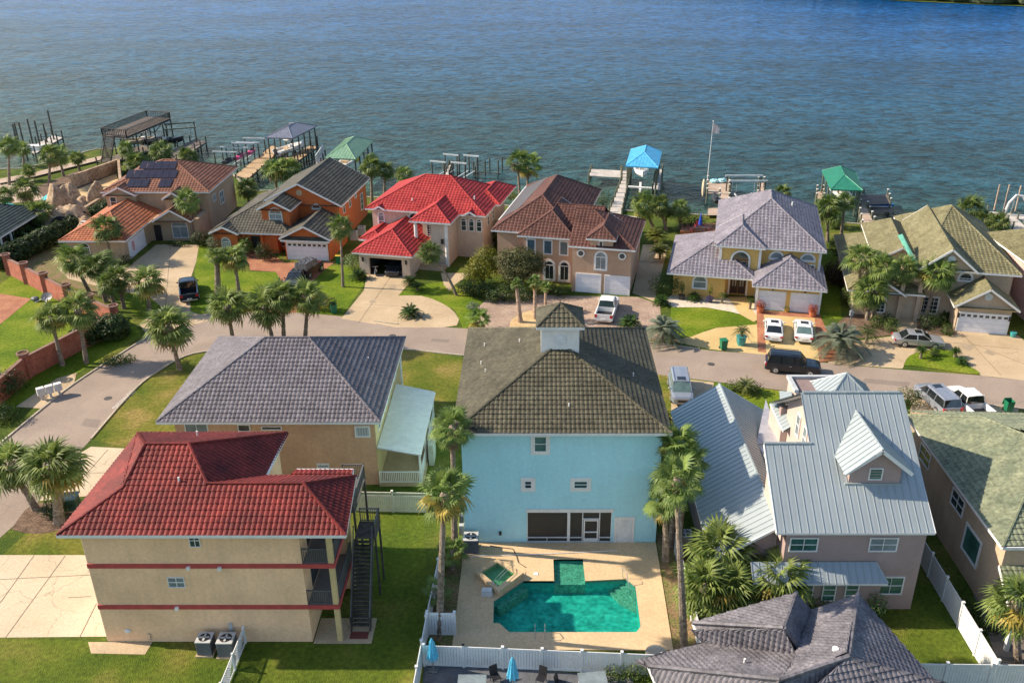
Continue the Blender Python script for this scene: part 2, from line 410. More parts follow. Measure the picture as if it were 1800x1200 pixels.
G_BASE = grass_mat('plain_grass', (0.05, 0.085, 0.010), (0.09, 0.12, 0.016), (0.15, 0.15, 0.03))
G_DEEP = grass_mat('deep_lawn', (0.065, 0.105, 0.010), (0.10, 0.135, 0.014), (0.16, 0.16, 0.03))
def paving(name, c, c2, bump=0.15, crack=True, rough=0.9, cs=0.22, dark=0.72):
    """concrete or asphalt with stains, grain and hairline cracks"""
    m = M(name, c, c2=c2, rough=rough, scale=0.22, fine=0.07, fscale=6, bump=bump, bscale=25, thr=(.35, .65))
    n = m.node_tree; L = n.links; b = n.nodes['Principled BSDF']
    if crack:
        tc = n.nodes.new('ShaderNodeTexCoord'); wn = n.nodes.new('ShaderNodeTexNoise'); wn.inputs['Scale'].default_value = .5; wn.inputs['Detail'].default_value = 5
        L.new(tc.outputs['Object'], wn.inputs['Vector']); ad = n.nodes.new('ShaderNodeVectorMath'); ad.operation = 'MULTIPLY_ADD'
        ad.inputs[1].default_value = (2.2, 2.2, 0); L.new(wn.outputs['Color'], ad.inputs[0]); L.new(tc.outputs['Object'], ad.inputs[2])
        v = n.nodes.new('ShaderNodeTexVoronoi'); v.feature = 'DISTANCE_TO_EDGE'; v.inputs['Scale'].default_value = cs; L.new(ad.outputs[0], v.inputs['Vector'])
        mr = n.nodes.new('ShaderNodeMapRange'); mr.inputs[1].default_value = 0.002; mr.inputs[2].default_value = 0.006; mr.inputs[3].default_value = dark; mr.inputs[4].default_value = 1
        L.new(v.outputs['Distance'], mr.inputs[0]); src = b.inputs['Base Color'].links[0].from_socket
        s = n.nodes.new('ShaderNodeVectorMath'); s.operation = 'SCALE'; L.new(src, s.inputs[0]); L.new(mr.outputs[0], s.inputs['Scale']); L.new(s.outputs[0], b.inputs['Base Color'])
    return m
ASPHALT = paving('asphalt', (0.25, 0.195, 0.152), (0.31, 0.245, 0.192), crack=True, cs=0.10, dark=.86)
CONC = paving('driveway_concrete', (0.38, 0.285, 0.17), (0.49, 0.375, 0.235), cs=.2)
CONC_W = paving('pale_concrete', (0.46, 0.375, 0.255), (0.54, 0.45, 0.315), cs=.2)
CONC_Y = paving('yellow_stained_concrete', (0.47, 0.33, 0.13), (0.56, 0.42, 0.19), crack=False)
DECKC = paving('pool_deck_concrete', (0.56, 0.40, 0.225), (0.62, 0.46, 0.275), crack=False, bump=.08)
CURB = M('kerb_concrete', (0.36, 0.31, 0.23), c2=(0.46, 0.4, 0.3), rough=.9, scale=.8)
BRICKP = M('red_brick_paving', (0.28, 0.10, 0.05), c2=(0.36, 0.16, 0.08), rough=.9, scale=.7, fine=.2, fscale=9)
PAVER = M('pinkish_pavers', (0.27, 0.19, 0.14), c2=(0.37, 0.27, 0.2), rough=.9, scale=.5, fine=.2, fscale=5)
SAND = M('sandy_bed', (0.42, 0.29, 0.14), c2=(0.56, 0.40, 0.2), rough=1, scale=.8, fine=.12)
MULCH = M('brown_mulch', (0.09, 0.055, 0.035), c2=(0.17, 0.11, 0.07), rough=1, scale=1.5, fine=.3, fscale=8, bump=.5)
PEBBLE = M('white_pebbles', (0.5, 0.43, 0.33), c2=(0.62, 0.55, 0.44), rough=1, scale=2, fine=.2, fscale=12, bump=.4)
SOIL = M('dry_ground_litter', (0.20, 0.13, 0.065), c2=(0.12, 0.13, 0.03), rough=1, scale=1.1, fine=.35, fscale=7, bump=.5, thr=(.42, .6))
SHORE = smooth_line([(-420,150),(-150,148),(-91.29, 152.88),(-86.69, 154.74),(-83.13, 162.6),(-79.13, 167.67),(-65.43, 161.79),(-52.08, 151.42),(-44.64, 140.26),(-37.9, 140.26),(-25.57, 136.25),(-14.08, 135.06),(-3.5,131.5),(12,129.5),(25,127),(42,124),(55,119),(64,112),(82,106),(140,92),(420,40)], 4)
land = SHORE + [(420,-60),(-420,-60)]
POOLHOLE = [(-5.2,42.3),(7.4,42.3),(7.4,50.8),(-5.2,50.8)]
g = sheet('ground', land, 0.0, G_BASE, holes=[POOLHOLE])
sw = MB()
for a, b in zip(SHORE, SHORE[1:]):
    sw.bar((a[0], a[1]+.1, -1.2), (b[0], b[1]+.1, -1.2), .3, 2.6)
SEAW = M('seawall_concrete', (0.28, 0.25, 0.2), c2=(0.4, 0.36, 0.28), rough=.9)
o = sw.obj('seawall', SEAW); o['kind'] = 'structure'

# water
wm = bpy.data.materials.new('bay_water'); wm.use_nodes = True; n = wm.node_tree; L = n.links; b = n.nodes['Principled BSDF']
geo = n.nodes.new('ShaderNodeNewGeometry')
mp = n.nodes.new('ShaderNodeMapping'); mp.inputs['Scale'].default_value = (0.9, 1.15, 1); mp.inputs['Rotation'].default_value = (0, 0, R(-14)); L.new(geo.outputs['Position'], mp.inputs[0])
def wn_(sc, det, src=None):
    a = n.nodes.new('ShaderNodeTexNoise'); a.inputs['Scale'].default_value = sc; a.inputs['Detail'].default_value = det; a.inputs['Roughness'].default_value = .62
    L.new((src or mp).outputs[0], a.inputs['Vector']); return a
w1 = wn_(.42, 4); w2 = wn_(1.3, 4); w3 = wn_(.05, 3)
ad = n.nodes.new('ShaderNodeMath'); ad.operation = 'MULTIPLY_ADD'; ad.inputs[1].default_value = .45
L.new(w2.outputs['Fac'], ad.inputs[0]); L.new(w1.outputs['Fac'], ad.inputs[2])
ad2 = n.nodes.new('ShaderNodeMath'); ad2.operation = 'MULTIPLY_ADD'; ad2.inputs[1].default_value = 1.5; L.new(w3.outputs['Fac'], ad2.inputs[0]); L.new(ad.outputs[0], ad2.inputs[2])
bp = n.nodes.new('ShaderNodeBump'); bp.inputs['Strength'].default_value = 1.0; bp.inputs['Distance'].default_value = 0.95
L.new(ad2.outputs[0], bp.inputs['Height']); L.new(bp.outputs[0], b.inputs['Normal'])
# shallow greenish water near the shore, deep blue farther out
sx = n.nodes.new('ShaderNodeSeparateXYZ'); L.new(geo.outputs['Position'], sx.inputs[0])
dsh = n.nodes.new('ShaderNodeMath'); dsh.operation = 'MULTIPLY_ADD'; dsh.inputs[1].default_value = 0.29; L.new(sx.outputs[0], dsh.inputs[0]); L.new(sx.outputs[1], dsh.inputs[2])
wob = wn_(.03, 4); db = n.nodes.new('ShaderNodeMath'); db.operation = 'MULTIPLY_ADD'; db.inputs[1].default_value = 60; L.new(wob.outputs['Fac'], db.inputs[0]); L.new(dsh.outputs[0], db.inputs[2])
mr = n.nodes.new('ShaderNodeMapRange'); mr.inputs[1].default_value = 155; mr.inputs[2].default_value = 420; L.new(db.outputs[0], mr.inputs[0])
cr = n.nodes.new('ShaderNodeValToRGB'); e = cr.color_ramp.elements
e[0].position = 0; e[0].color = (0.055, 0.095, 0.055, 1); e[1].position = 1; e[1].color = (0.008, 0.068, 0.20, 1)
x = e.new(.10); x.color = (0.014, 0.050, 0.058, 1); x = e.new(.45); x.color = (0.008, 0.056, 0.115, 1)
L.new(mr.outputs[0], cr.inputs[0])
# patches of wind-ruffled water; ripple light and shade painted into the base colour
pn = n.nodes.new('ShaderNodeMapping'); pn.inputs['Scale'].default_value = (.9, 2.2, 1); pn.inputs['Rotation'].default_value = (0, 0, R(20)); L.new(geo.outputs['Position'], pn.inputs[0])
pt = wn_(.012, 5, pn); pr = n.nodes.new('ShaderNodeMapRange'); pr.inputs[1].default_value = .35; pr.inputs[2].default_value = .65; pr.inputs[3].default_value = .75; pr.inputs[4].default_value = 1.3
L.new(pt.outputs['Fac'], pr.inputs[0]); rp_ = n.nodes.new('ShaderNodeMapRange'); rp_.inputs[1].default_value = .56; rp_.inputs[2].default_value = .86; rp_.inputs[3].default_value = .35; rp_.inputs[4].default_value = 1.6; L.new(ad.outputs[0], rp_.inputs[0])  # wave noise also paints dark troughs and bright crests into the colour
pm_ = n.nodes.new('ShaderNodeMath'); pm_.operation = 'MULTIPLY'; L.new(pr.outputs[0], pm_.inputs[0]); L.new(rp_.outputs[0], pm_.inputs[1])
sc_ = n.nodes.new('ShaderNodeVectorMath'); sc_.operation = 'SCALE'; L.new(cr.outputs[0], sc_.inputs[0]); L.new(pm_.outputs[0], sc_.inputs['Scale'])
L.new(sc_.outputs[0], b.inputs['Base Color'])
b.inputs['Roughness'].default_value = .16; b.inputs['Specular IOR Level'].default_value = .06; b.inputs['IOR'].default_value = 1.33
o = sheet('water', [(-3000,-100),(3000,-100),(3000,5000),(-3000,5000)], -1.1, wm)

# street: kerb lines
far_k = smooth_line([(-44.34, 64.76), (-43.69, 70.67), (-43.03, 75.28), (-41.24, 81.93), (-40.01, 85.68), (-37.82, 90.94), (-29.5, 92.18), (-21.14, 90.94), (-14.67, 88.83), (-5.21, 87.52), (5.5, 86.24), (12.06, 84.17), (17.56, 82.45), (23.03, 81.41), (28.44, 79.65), (35.4, 78.19), (42.25, 77.01), (45.85, 76.08), (75,70), (140,56)], 5)
near_k = smooth_line([(-37.72, 52.27), (-37.1, 56.71), (-37.2, 63.02), (-37.13, 65.48), (-36.96, 73.62), (-36.21, 77.59), (-34.06, 81.67), (-28.2, 82.97), (-22.01, 83.5), (-13.55, 82.71), (-7.27, 81.28), (3.2, 79.28), (10.99, 77.36), (15.66, 76.08), (23.64, 73.84), (28.88, 73.08), (33.26, 72.33), (42.74, 70.67), (75,62.5), (140,48)], 5)
far_k = [(-60,30),(-50,50)] + far_k; near_k = [(-42,30),(-40,45)] + near_k
sheet('road', near_k + far_k[::-1], 0.012, ASPHALT)
def kerb(pts, w_=.16, h=.10, skip=()):
    """kerb stones, each a piece of about two metres"""
    root = bpy.data.objects.new('kerb', None); COL.objects.link(root); root['kind'] = 'structure'
    for i, (a, b) in enumerate(zip(pts, pts[1:])):
        mx, my = (a[0]+b[0])/2, (a[1]+b[1])/2
        if any(s[0] < mx < s[1] and s[2] < my < s[3] for s in skip): continue
        a3 = Vector((a[0], a[1], h/2)); b3 = Vector((b[0], b[1], h/2)); d = (b3-a3)*.012
        MB().bar(a3+d, b3-d, w_, h+.02).obj('kerb_stone', CURB, root)
kerb(far_k[2:], skip=((-31,-17,80,100), (-38,-31,85,100),(-14.6,-6,80,95),(-4,9.5,80,95),(17,36,75,90),(33,52,70,80)))
kerb(near_k[2:], skip=((-38,-33,52,66),(9,24,70,80),(30,40,70,80)))
for k_, (nm, pts, z, mt) in enumerate([
 ('bright_lawn', [(-51.46, 78.19), (-63.15, 100.26), (-63.35, 105.94), (-43.76, 90.33), (-40.83, 85.96), (-43.82, 77.01), (-45.38, 72.54), (-46.31, 68.48)], .004, G_BRIGHT),
 ('lawn_strip', [(-39.17, 96.75), (-44.77, 114.4), (-40.34, 112.18), (-38.77, 105.94), (-34.82, 104.37), (-31.69, 104.37), (-30.67, 103.6), (-31.36, 96.75), (-33.31, 90.33), (-38.14, 91.87), (-40.29, 92.65), (-42.83, 90.33), (-48.97, 97.61), (-46.02, 97.61)], .004, G_BRIGHT),
 ('lawn', [(-26.21, 106.33), (-22.8, 106.93), (-20.25, 100.26), (-21.07, 91.56), (-23.71, 91.4), (-27.55, 91.87), (-29.63, 100.26)], .004, G_BRIGHT),
 ('verge', [(-37.13, 65.48), (-36.96, 73.62), (-36.21, 77.59), (-34.06, 81.67), (-28.2, 82.97), (-13.83, 82.71), (-7.26, 81.16), (-6.53, 72.54), (-7.51, 68.97), (-11.96, 68.97), (-30.22, 64.76), (-34.04, 64.32)], .004, G_DRY),
 ('bright_lawn', [(-32.56, 42.53), (-25.83, 42.15), (-11.68, 42.15), (-10.73, 44.26), (-12.73, 55.99), (-8.28, 55.78), (-6.74, 43.51), (-6.12, 34.96), (-28.55, 34.96)], .004, G_DEEP),
 ('front_lawn', smooth_line([(15.04, 93.45), (16.99, 93.77), (21.44, 92.18), (23.62, 89.28), (23.12, 88.39), (19.14, 88.1), (16.4, 85.96), (14.36, 85.68), (14.21, 88.1), (15.04, 93.45)], 3), .006, G_BRIGHT),
 ('island_lawn', smooth_line([(35.6, 79.04), (37.09, 81.28), (39.9, 82.71), (41.69, 82.18), (41.58, 79.9), (42.35, 77.59), (41.05, 77.36), (37.27, 78.79), (35.6, 79.04)], 3), .05, G_BRIGHT),
 ('side_lawn', [(30.6, 90.33), (37.09, 112.18), (38.94, 112.18), (33.06, 90.33)], .004, G_BRIGHT),
 ('front_lawn', [(-16.4, 96.75), (-13.54, 100.26), (-10.94, 101.17), (-8.59, 98.48), (-5.18, 93.45), (-7.59, 87.38), (-8.91, 92.65), (-11.76, 95.91), (-14.4, 96.42)], .006, G_BRIGHT),
 ('back_lawn', [(23.63, 44.93), (26.98, 51.31), (26.45, 40.0), (29.03, 34.96), (20.11, 38.92), (22.2, 44.93)], .004, G_DEEP),
 ('side_lawn', [(48.01, 87.38), (49.66, 84.58), (46.6, 78.19), (46.97, 81.93)], .004, G_BRIGHT),
 ('side_lawn', [(13.84, 76.42), (15.12, 76.08), (23.58, 73.62), (21.32, 64.76), (12.41, 66.58)], .004, G_BRIGHT),
 ('verge', [(10.72, 77.36), (13.11, 77.01), (11.93, 66.58), (10.48, 66.58)], .006, G_DRY),
 ('verge', [(-36.63, 50.2), (-35.4, 56.71), (-31.14, 56.71), (-31.04, 50.32)], .008, G_DRY),
 ]):
    sheet(nm, pts, z, mt)
for nm, pts, z, mt in [
 ('driveway', [(-59.14, 105.94), (-50.36, 105.94), (-50.02, 114.4), (-44.4, 114.4), (-42.61, 107.95), (-41.32, 102.09), (-37.94, 92.18), (-34.54, 90.33), (-40.01, 85.68), (-42.25, 88.83), (-41.53, 93.45), (-44.38, 96.75), (-49.0, 98.48), (-55.96, 102.09)], .016, CONC),
 ('brick_driveway', [(-31.44, 107.54), (-25.12, 107.95), (-25.92, 104.95), (-26.62, 100.26), (-26.3, 91.87), (-29.33, 91.56), (-30.2, 101.17), (-31.69, 104.37), (-34.98, 104.95), (-36.99, 110.03), (-34.81, 112.18)], .016, BRICKP),
 ('driveway', [(-20.47, 103.6), (-14.4, 103.6), (-15.75, 96.75), (-17.09, 88.83), (-21.02, 90.33), (-19.94, 98.48)], .016, CONC),
 ('driveway', smooth_line([(-16.07, 96.75), (-13.14, 96.75), (-10.68, 94.75), (-8.85, 91.87), (-8.4, 88.54), (-12.14, 87.95), (-17.14, 89.13), (-16.07, 96.75)], 2), .020, CONC),
 ('sidewalk', [(-10.86, 100.26), (-11.55, 103.98), (-7.74, 103.98), (-9.52, 100.26), (-10.01, 98.13)], .02, CONC),
 ('paver_forecourt', [(-6.45, 93.45), (-4.72, 97.61), (3.77, 96.75), (11.55, 96.42), (13.88, 94.26), (12.98, 84.58), (5.5, 86.24), (-5.21, 87.52), (-5.96, 90.33)], .016, PAVER),
 ('sand_bed', smooth_line([(-2.81, 87.38), (-2.57, 90.03), (-1.06, 92.18), (1.13, 92.65), (4.18, 90.33), (4.34, 86.8), (-2.81, 87.38)], 3), .03, SAND),
 ('side_path', [(11.14, 97.61), (14.1, 114.4), (17.47, 114.4), (13.34, 95.08)], .012, CONC),
 ('pebble_bed', [(14.3, 95.08), (15.93, 97.61), (22.48, 95.91), (25.02, 94.26), (23.97, 90.33), (21.44, 92.18), (18.84, 93.45), (15.36, 93.45)], .012, PEBBLE),
 ('yellow_driveway', smooth_line([(13.6, 84.85), (16.06, 85.68), (19.12, 87.95), (23.52, 88.83), (25.12, 91.87), (30.78, 90.94), (29.69, 84.58), (28.35, 79.9), (23.03, 81.41), (17.61, 82.71), (13.6, 84.85)], 2), .02, CONC_Y),
 ('yellow_path', [(21.93, 96.42), (24.01, 96.42), (23.85, 92.65), (24.15, 90.33), (23.34, 89.43), (22.25, 91.56)], .024, CONC_Y),
 ('brick_border', [(24.25, 92.18), (24.93, 91.87), (22.97, 81.93), (22.18, 82.18)], .026, BRICKP),
 ('brick_border', [(25.07, 92.5), (31.07, 91.56), (30.85, 90.33), (24.82, 91.4)], .026, BRICKP),
 ('brick_border', [(30.11, 90.33), (30.85, 90.33), (30.27, 84.58), (29.87, 80.15), (27.68, 79.9), (28.76, 84.58)], .026, BRICKP),
 ('driveway', [(29.01, 80.65), (32.49, 84.58), (36.36, 85.68), (44.13, 87.38), (50.03, 85.96), (50.22, 79.4), (48.17, 75.4), (42.25, 77.01), (41.92, 79.4), (41.58, 81.93), (39.9, 82.71), (37.09, 81.28), (35.27, 78.43), (28.44, 79.65)], .016, CONC),
 ('mulch_bed', [(32.0, 88.83), (35.02, 92.65), (39.76, 91.87), (37.74, 86.24), (32.66, 85.13)], .02, MULCH),
 ('mulch_bed', [(41.17, 90.33), (44.67, 88.1), (43.77, 86.24), (41.07, 85.68), (40.06, 87.38)], .03, MULCH),
 ('entry_path', [(40.04, 92.65), (42.05, 92.65), (40.06, 87.38), (38.72, 85.68), (37.25, 85.68)], .025, CONC),
 ('mulch_bed', smooth_line([(-37.43, 53.25), (-37.35, 56.35), (-34.22, 55.99), (-33.76, 53.38), (-35.54, 52.72), (-37.43, 53.25)], 3), .02, MULCH),
 ('driveway', [(-36.72, 50.38), (-30.88, 50.38), (-25.76, 42.63), (-32.56, 42.53), (-34.64, 42.53), (-39.06, 50.38)], .012, CONC_W),
 ('driveway', [(-37.2, 63.02), (-36.62, 64.32), (-31.77, 63.88), (-32.37, 57.6), (-37.1, 56.71)], .016, CONC_W),
 ('concrete_pad', [(-27.04, 42.15), (-23.15, 42.15), (-23.2, 41.13), (-26.45, 41.22)], .02, CONC),
 ('concrete_pad', [(-46.22, 70.98), (-45.16, 76.42), (-43.81, 77.59), (-43.03, 75.28), (-43.69, 70.67)], .018, CONC),
 ('driveway', [(12.78, 76.54), (16.65, 75.62), (15.85, 72.54), (14.41, 68.48), (11.7, 68.48)], .014, CONC),
 ('driveway', [(33.78, 72.33), (42.74, 70.67), (40.78, 66.58), (31.65, 66.58)], .014, CONC),
 ('brick_court', [(-68.52, 100.26), (-61.66, 97.44), (-57.3, 95.91), (-57.1, 88.83), (-56.53, 79.4)], .012, BRICKP),
 ('dry_ground', [(-5.64, 51.63), (-3.65, 51.63), (-4.81, 41.36), (-6.73, 42.77)], .010, SOIL),
 ('dry_ground', [(8.52, 53.25), (10.28, 51.95), (10.66, 40.67), (8.08, 41.4)], .010, SOIL),
 ('dry_ground', [(-6.63, 41.82), (10.66, 40.67), (6.82, 39.35), (-6.5, 40.67)], .008, SOIL),
 ('dirt_yard', [(-64.05, 105.94), (-65.74, 121.54), (-60.48, 111.09), (-54.76, 103.98), (-49.0, 98.48), (-47.9, 95.08), (-58.0, 102.09)], .008, SOIL),
 ('patio', [(28.91, 49.78), (37.02, 49.78), (29.03, 34.96), (27.01, 39.78)], .01, M('patio_grey', (.16,.14,.12), var=.2)),
 ('patio_deck', [(-6.56, 40.58), (5.6, 39.35), (5.08, 33.87), (-6.15, 33.87)], .012, M('grey_patio', (.10,.105,.115), var=.2)),
 ]:
    sheet(nm, pts, z, mt)
# far shore with trees
FS = [((129.33, 482.55)), (183.53, 476.39), (205.13, 461.63), (226.79, 450.45)]
# control joints and repair patches on the paving
JT = M('paving_joint', (.16,.12,.085), rough=1); n_j = 0
PATCH = paving('asphalt_patch', (.19,.15,.12), (.23,.185,.15), crack=False)
for a, b, z in [((-35.38, 47.85), (-29.57, 48.31), .017),((-34.35, 50.32), (-34.17, 45.56), .017),((-32.21, 50.32), (-32.22, 42.53), .017),((-30.06, 46.09), (-28.64, 46.2), .017),((-28.0, 45.56), (-27.72, 42.53), .017),((-17.37, 103.6), (-18.96, 89.13), .022),((-19.23, 94.26), (-15.34, 93.77), .022),((-18.24, 100.26), (-14.82, 99.72), .022),
   ((-47.98, 113.95), (-40.92, 92.65), .021),((-48.74, 100.26), (-40.06, 99.36), .021),((-49.3, 105.94), (-41.93, 105.94), .021),((44.43, 86.66), (44.14, 77.01), .021),((38.56, 85.26), (48.99, 82.58), .021),((44.13, 84.58), (47.46, 79.4), .021),((-35.03, 63.88), (-35.4, 56.71), .021),((-36.74, 60.53), (-31.98, 60.37), .021),((35.09, 85.4), (30.86, 79.4), .021)]:
    o = MB().bar((*a,z), (*b,z), .05, .004).obj('paving_joint', JT); o['kind'] = 'structure'
for i, (nm, pts) in enumerate((('road_patch', [(3.9, 82.97), (6.17, 82.58), (5.95, 80.9), (3.72, 81.28)]), ('road_patch', [(-39.16, 68.97), (-37.65, 68.67), (-37.46, 67.33), (-38.98, 67.71)]), ('road_patch', [(-10.67, 85.26), (-8.88, 84.99), (-8.94, 84.31), (-10.77, 84.58)]), ('road_patch', [(31.0, 76.42), (34.99, 75.62), (34.45, 74.72), (30.53, 75.62)]))): sheet(nm, pts, .017, PATCH)
IRON = M('cast_iron', (.06,.055,.05), rough=.7)
for p in ((-35.73, 84.85), (-14.87, 85.96), (17.04, 79.4), (-38.69, 72.54)): o = MB().disc((p[0],p[1],.013), .36, (0,0,1), 18, .012).obj('manhole_cover', IRON); o['kind'] = 'structure'
STAIN = M('oil_stain', (.29,.225,.145), c2=(.36,.285,.19), rough=.8, scale=2)
for (u_, r_) in (((23.73, 81.28),.5),((26.17, 80.9),.45),((43.56, 83.23),.7),((-16.77, 99.36),.5),((-39.04, 92.65),.6),((45.27, 81.93),.5),((-18.4, 95.08),.4)):
    o = sheet('oil_stain', [(u_[0]+r_*(1+.25*math.sin(3*t+r_*9))*math.cos(t), u_[1]+r_*(1+.25*math.cos(2*t+r_*7))*math.sin(t)) for t in [k*math.pi/8 for k in range(16)]], .0255, STAIN)

# ================================================================ near houses
def rebase(H, x, y):
    for c in [o for o in bpy.data.objects if o.parent == H]: c.location.x -= x; c.location.y -= y
    H.location.x += x; H.location.y += y
def stucco(name, c, **k): return M(name, c, rough=.9, var=.08, streak=.06, scale=.35, fine=.05, fscale=5, bump=.25, bscale=30, **k)
def tilemat(name, c, c2, **k): return M(name, c, c2=c2, rough=k.pop('rough', .7), scale=k.pop('scale', .6), fine=.2, streak=.12, fscale=4.0, spec=.3, thr=(.33, .67), **k)
T_OLIVE = tilemat('weathered_olive_tile', (0.062, 0.057, 0.036), (0.10, 0.092, 0.06))
T_MAUVE = tilemat('mauve_grey_tile', (0.11, 0.10, 0.112), (0.16, 0.147, 0.162))
T_RED = tilemat('weathered_red_tile', (0.10, 0.011, 0.010), (0.22, 0.027, 0.021), scale=.35)
T_GREEN = tilemat('weathered_green_tile', (0.13, 0.155, 0.10), (0.22, 0.235, 0.15), scale=.8)
T_SLATE = tilemat('dark_slate_grey_tile', (0.10, 0.095, 0.105), (0.18, 0.17, 0.185), rough=.6)
METAL = M('pale_blue_grey_metal_roof', (0.31, 0.355, 0.365), c2=(0.35, 0.40, 0.41), rough=.42, scale=.3, fine=.03, metal=.25)
S_BLUE = M('turquoise_stucco', (0.43, 0.76, 0.82), rough=.9, var=.03, streak=.035, scale=.3, fine=.03, fscale=5, bump=.25, bscale=30)
S_BEIGE = stucco('yellow_beige_stucco', (0.84, 0.54, 0.32))
S_TAN = stucco('tan_stucco', (0.58, 0.35, 0.21))
S_TANY = stucco('yellow_tan_stucco', (0.55, 0.41, 0.2))
S_SAND = stucco('sand_stucco', (0.50, 0.36, 0.24))
REDBAND = M('red_painted_band', (0.42, 0.06, 0.055), rough=.7)
TAUPE = M('taupe_siding_paint', (0.36, 0.265, 0.24), rough=.75, var=.05, scale=.8)
TAUPEL = M('pale_pink_siding_paint', (0.52, 0.40, 0.34), rough=.75, var=.05, scale=.8)
def vent_pipe(H, x, y, z, h=.45, r=.06, cap=False, mat=None):
    m = MB().tube((x,y,z-.15), (x,y,z+h), r, r, 8)
    if cap: m.tube((x,y,z+h), (x,y,z+h+.12), r*1.9, r*1.9, 8)
    m.obj('vent_pipe', mat or WHITE, H)
def pipe_on(H, u, v, z, **k): pass

# ---- turquoise house
H = thing('turquoise_house', 'turquoise stucco house with olive tile roof and white cupola behind the swimming pool', 'house')
X0, X1, Y0, Y1 = -4.93, 8.35, 51.75, 67.0
def holewall(H, x0, x1, y, z0, z1, holes, mat, depth=.25, name='wall'):
    """front wall facing -y with rectangular openings and reveals"""
    xs = sorted({x0, x1} | {h[0] for h in holes} | {h[1] for h in holes}); zs = sorted({z0, z1} | {h[2] for h in holes} | {h[3] for h in holes})
    mb = MB(); idx = {}
    for i in range(len(xs)):
        for k in range(len(zs)): idx[i, k] = len(mb.v); mb.v.append((xs[i], y, zs[k]))
    for i in range(len(xs)-1):
        for k in range(len(zs)-1):
            cx, cz = (xs[i]+xs[i+1])/2, (zs[k]+zs[k+1])/2
            if not any(h[0] < cx < h[1] and h[2] < cz < h[3] for h in holes): mb.f.append((idx[i,k], idx[i+1,k], idx[i+1,k+1], idx[i,k+1]))
    for a, b, c, d in holes:
        for p, q in (((a,c),(a,d)),((a,d),(b,d)),((b,d),(b,c)),((b,c),(a,c))):
            mb.add([(p[0],y,p[1]),(q[0],y,q[1]),(q[0],y+depth,q[1]),(p[0],y+depth,p[1])], [(0,1,2,3)])
    return mb.obj(name, mat, H)
PH = (-.62, 5.25, .02, 2.55)
holewall(H, X0, X1, Y0, 0, 9.2, [PH], S_BLUE, .3)
bx = MB(); bx.add([(X0,Y0,0),(X0,Y1,0),(X1,Y1,0),(X1,Y0,0),(X0,Y0,9.2),(X0,Y1,9.2),(X1,Y1,9.2),(X1,Y0,9.2)], [(0,4,5,1),(1,5,6,2),(2,6,7,3)])
bx.obj('side_wall', S_BLUE, H)
iw = MB(); a, b, c, d = PH
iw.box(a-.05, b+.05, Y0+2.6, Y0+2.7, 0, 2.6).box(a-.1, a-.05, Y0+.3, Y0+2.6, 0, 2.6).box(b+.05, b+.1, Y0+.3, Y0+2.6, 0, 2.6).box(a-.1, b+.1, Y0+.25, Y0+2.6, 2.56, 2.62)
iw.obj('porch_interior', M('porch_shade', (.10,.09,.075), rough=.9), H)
SCREEN = M('insect_screen', (0.035, 0.033, 0.028), rough=.6)
sc = MB().poly([(a,Y0+.14,c),(b,Y0+.14,c),(b,Y0+.14,d),(a,Y0+.14,d)]).obj('porch_screen', SCREEN, H)
fr = MB()
fr.box(a,a+.06,Y0+.06,Y0+.14,c,d).box(b-.06,b,Y0+.06,Y0+.14,c,d)
fr.box(2.17,2.37,Y0+.02,Y0+.14,c,d).box(3.2,3.26,Y0+.06,Y0+.14,c,d).box(4.38,4.44,Y0+.06,Y0+.14,c,d)
fr.box(a,b,Y0+.06,Y0+.14,.0,.05).box(a,2.2,Y0+.05,Y0+.13,.36,.41).box(.75,.8,Y0+.05,Y0+.13,.02,.36).box(2.37,3.2,Y0+.05,Y0+.13,.36,.41).box(4.44,5.2,Y0+.05,Y0+.13,.36,.41).box(3.26,4.38,Y0+.05,Y0+.13,1.93,1.99)
fr.obj('screen_frame', WHITE, sc)
sdr = MB(); sdr.box(3.3,3.4,Y0+.03,Y0+.10,.05,1.9).box(4.24,4.34,Y0+.03,Y0+.10,.05,1.9).box(3.4,4.24,Y0+.03,Y0+.10,.05,.32).box(3.4,4.24,Y0+.03,Y0+.10,.82,.9).box(3.4,4.24,Y0+.03,Y0+.10,1.8,1.9)
sdr.obj('screen_door', WHITE, H)
MB().box(a-.05,b+.1,Y0-.06,Y0-.005,2.58,2.86).obj('porch_header', WHITE, H)
dd = MB().box(5.62,6.62,Y0-.04,Y0-.003,.02,2.0).obj('utility_door', M('white_door', (.68,.70,.70), rough=.5), H)
t = MB().box(5.42,5.60,Y0-.06,Y0-.002,.02,2.2).box(6.64,6.82,Y0-.06,Y0-.002,.02,2.2).box(5.60,6.64,Y0-.06,Y0-.002,2.02,2.2).obj('door_frame', WHITE, H)
MB().ball((6.52,Y0-.08,1.0),.035).obj('handle', STEEL, dd)
window(H, (.30,Y0,8.05), 'f', .88, 1.25, 1, 2, glass=GLASSG, surround=.2)
window(H, (-.52,Y0,4.85), 'f', .55, .68, 1, 2, surround=.22)
window(H, (3.03,Y0,4.85), 'f', .98, .66, 1, 2, surround=.22)
MB().box(-2.55,-2.38,Y0-.14,Y0-.002,.72,.98).obj('meter_box', BLACK, H)
MB().disc((3.28,Y0-.004,3.55),.1,(0,-1,0),12,.03).obj('wall_vent', S_BLUE, H)
MB().box(7.2,7.35,Y0-.06,Y0-.002,.55,.68).obj('tap_box', S_BLUE, H)
ex0, ex1, ey0, ey1, ez = -5.45, 8.85, 51.15, 67.55, 9.2; zr = 12.4; rx = 1.7; ya, yb = 58.2, 60.6
c0, c1, c2_, c3 = (ex0,ey0,ez), (ex1,ey0,ez), (ex1,ey1,ez), (ex0,ey1,ez); A, B = (rx,ya,zr), (rx,yb,zr)
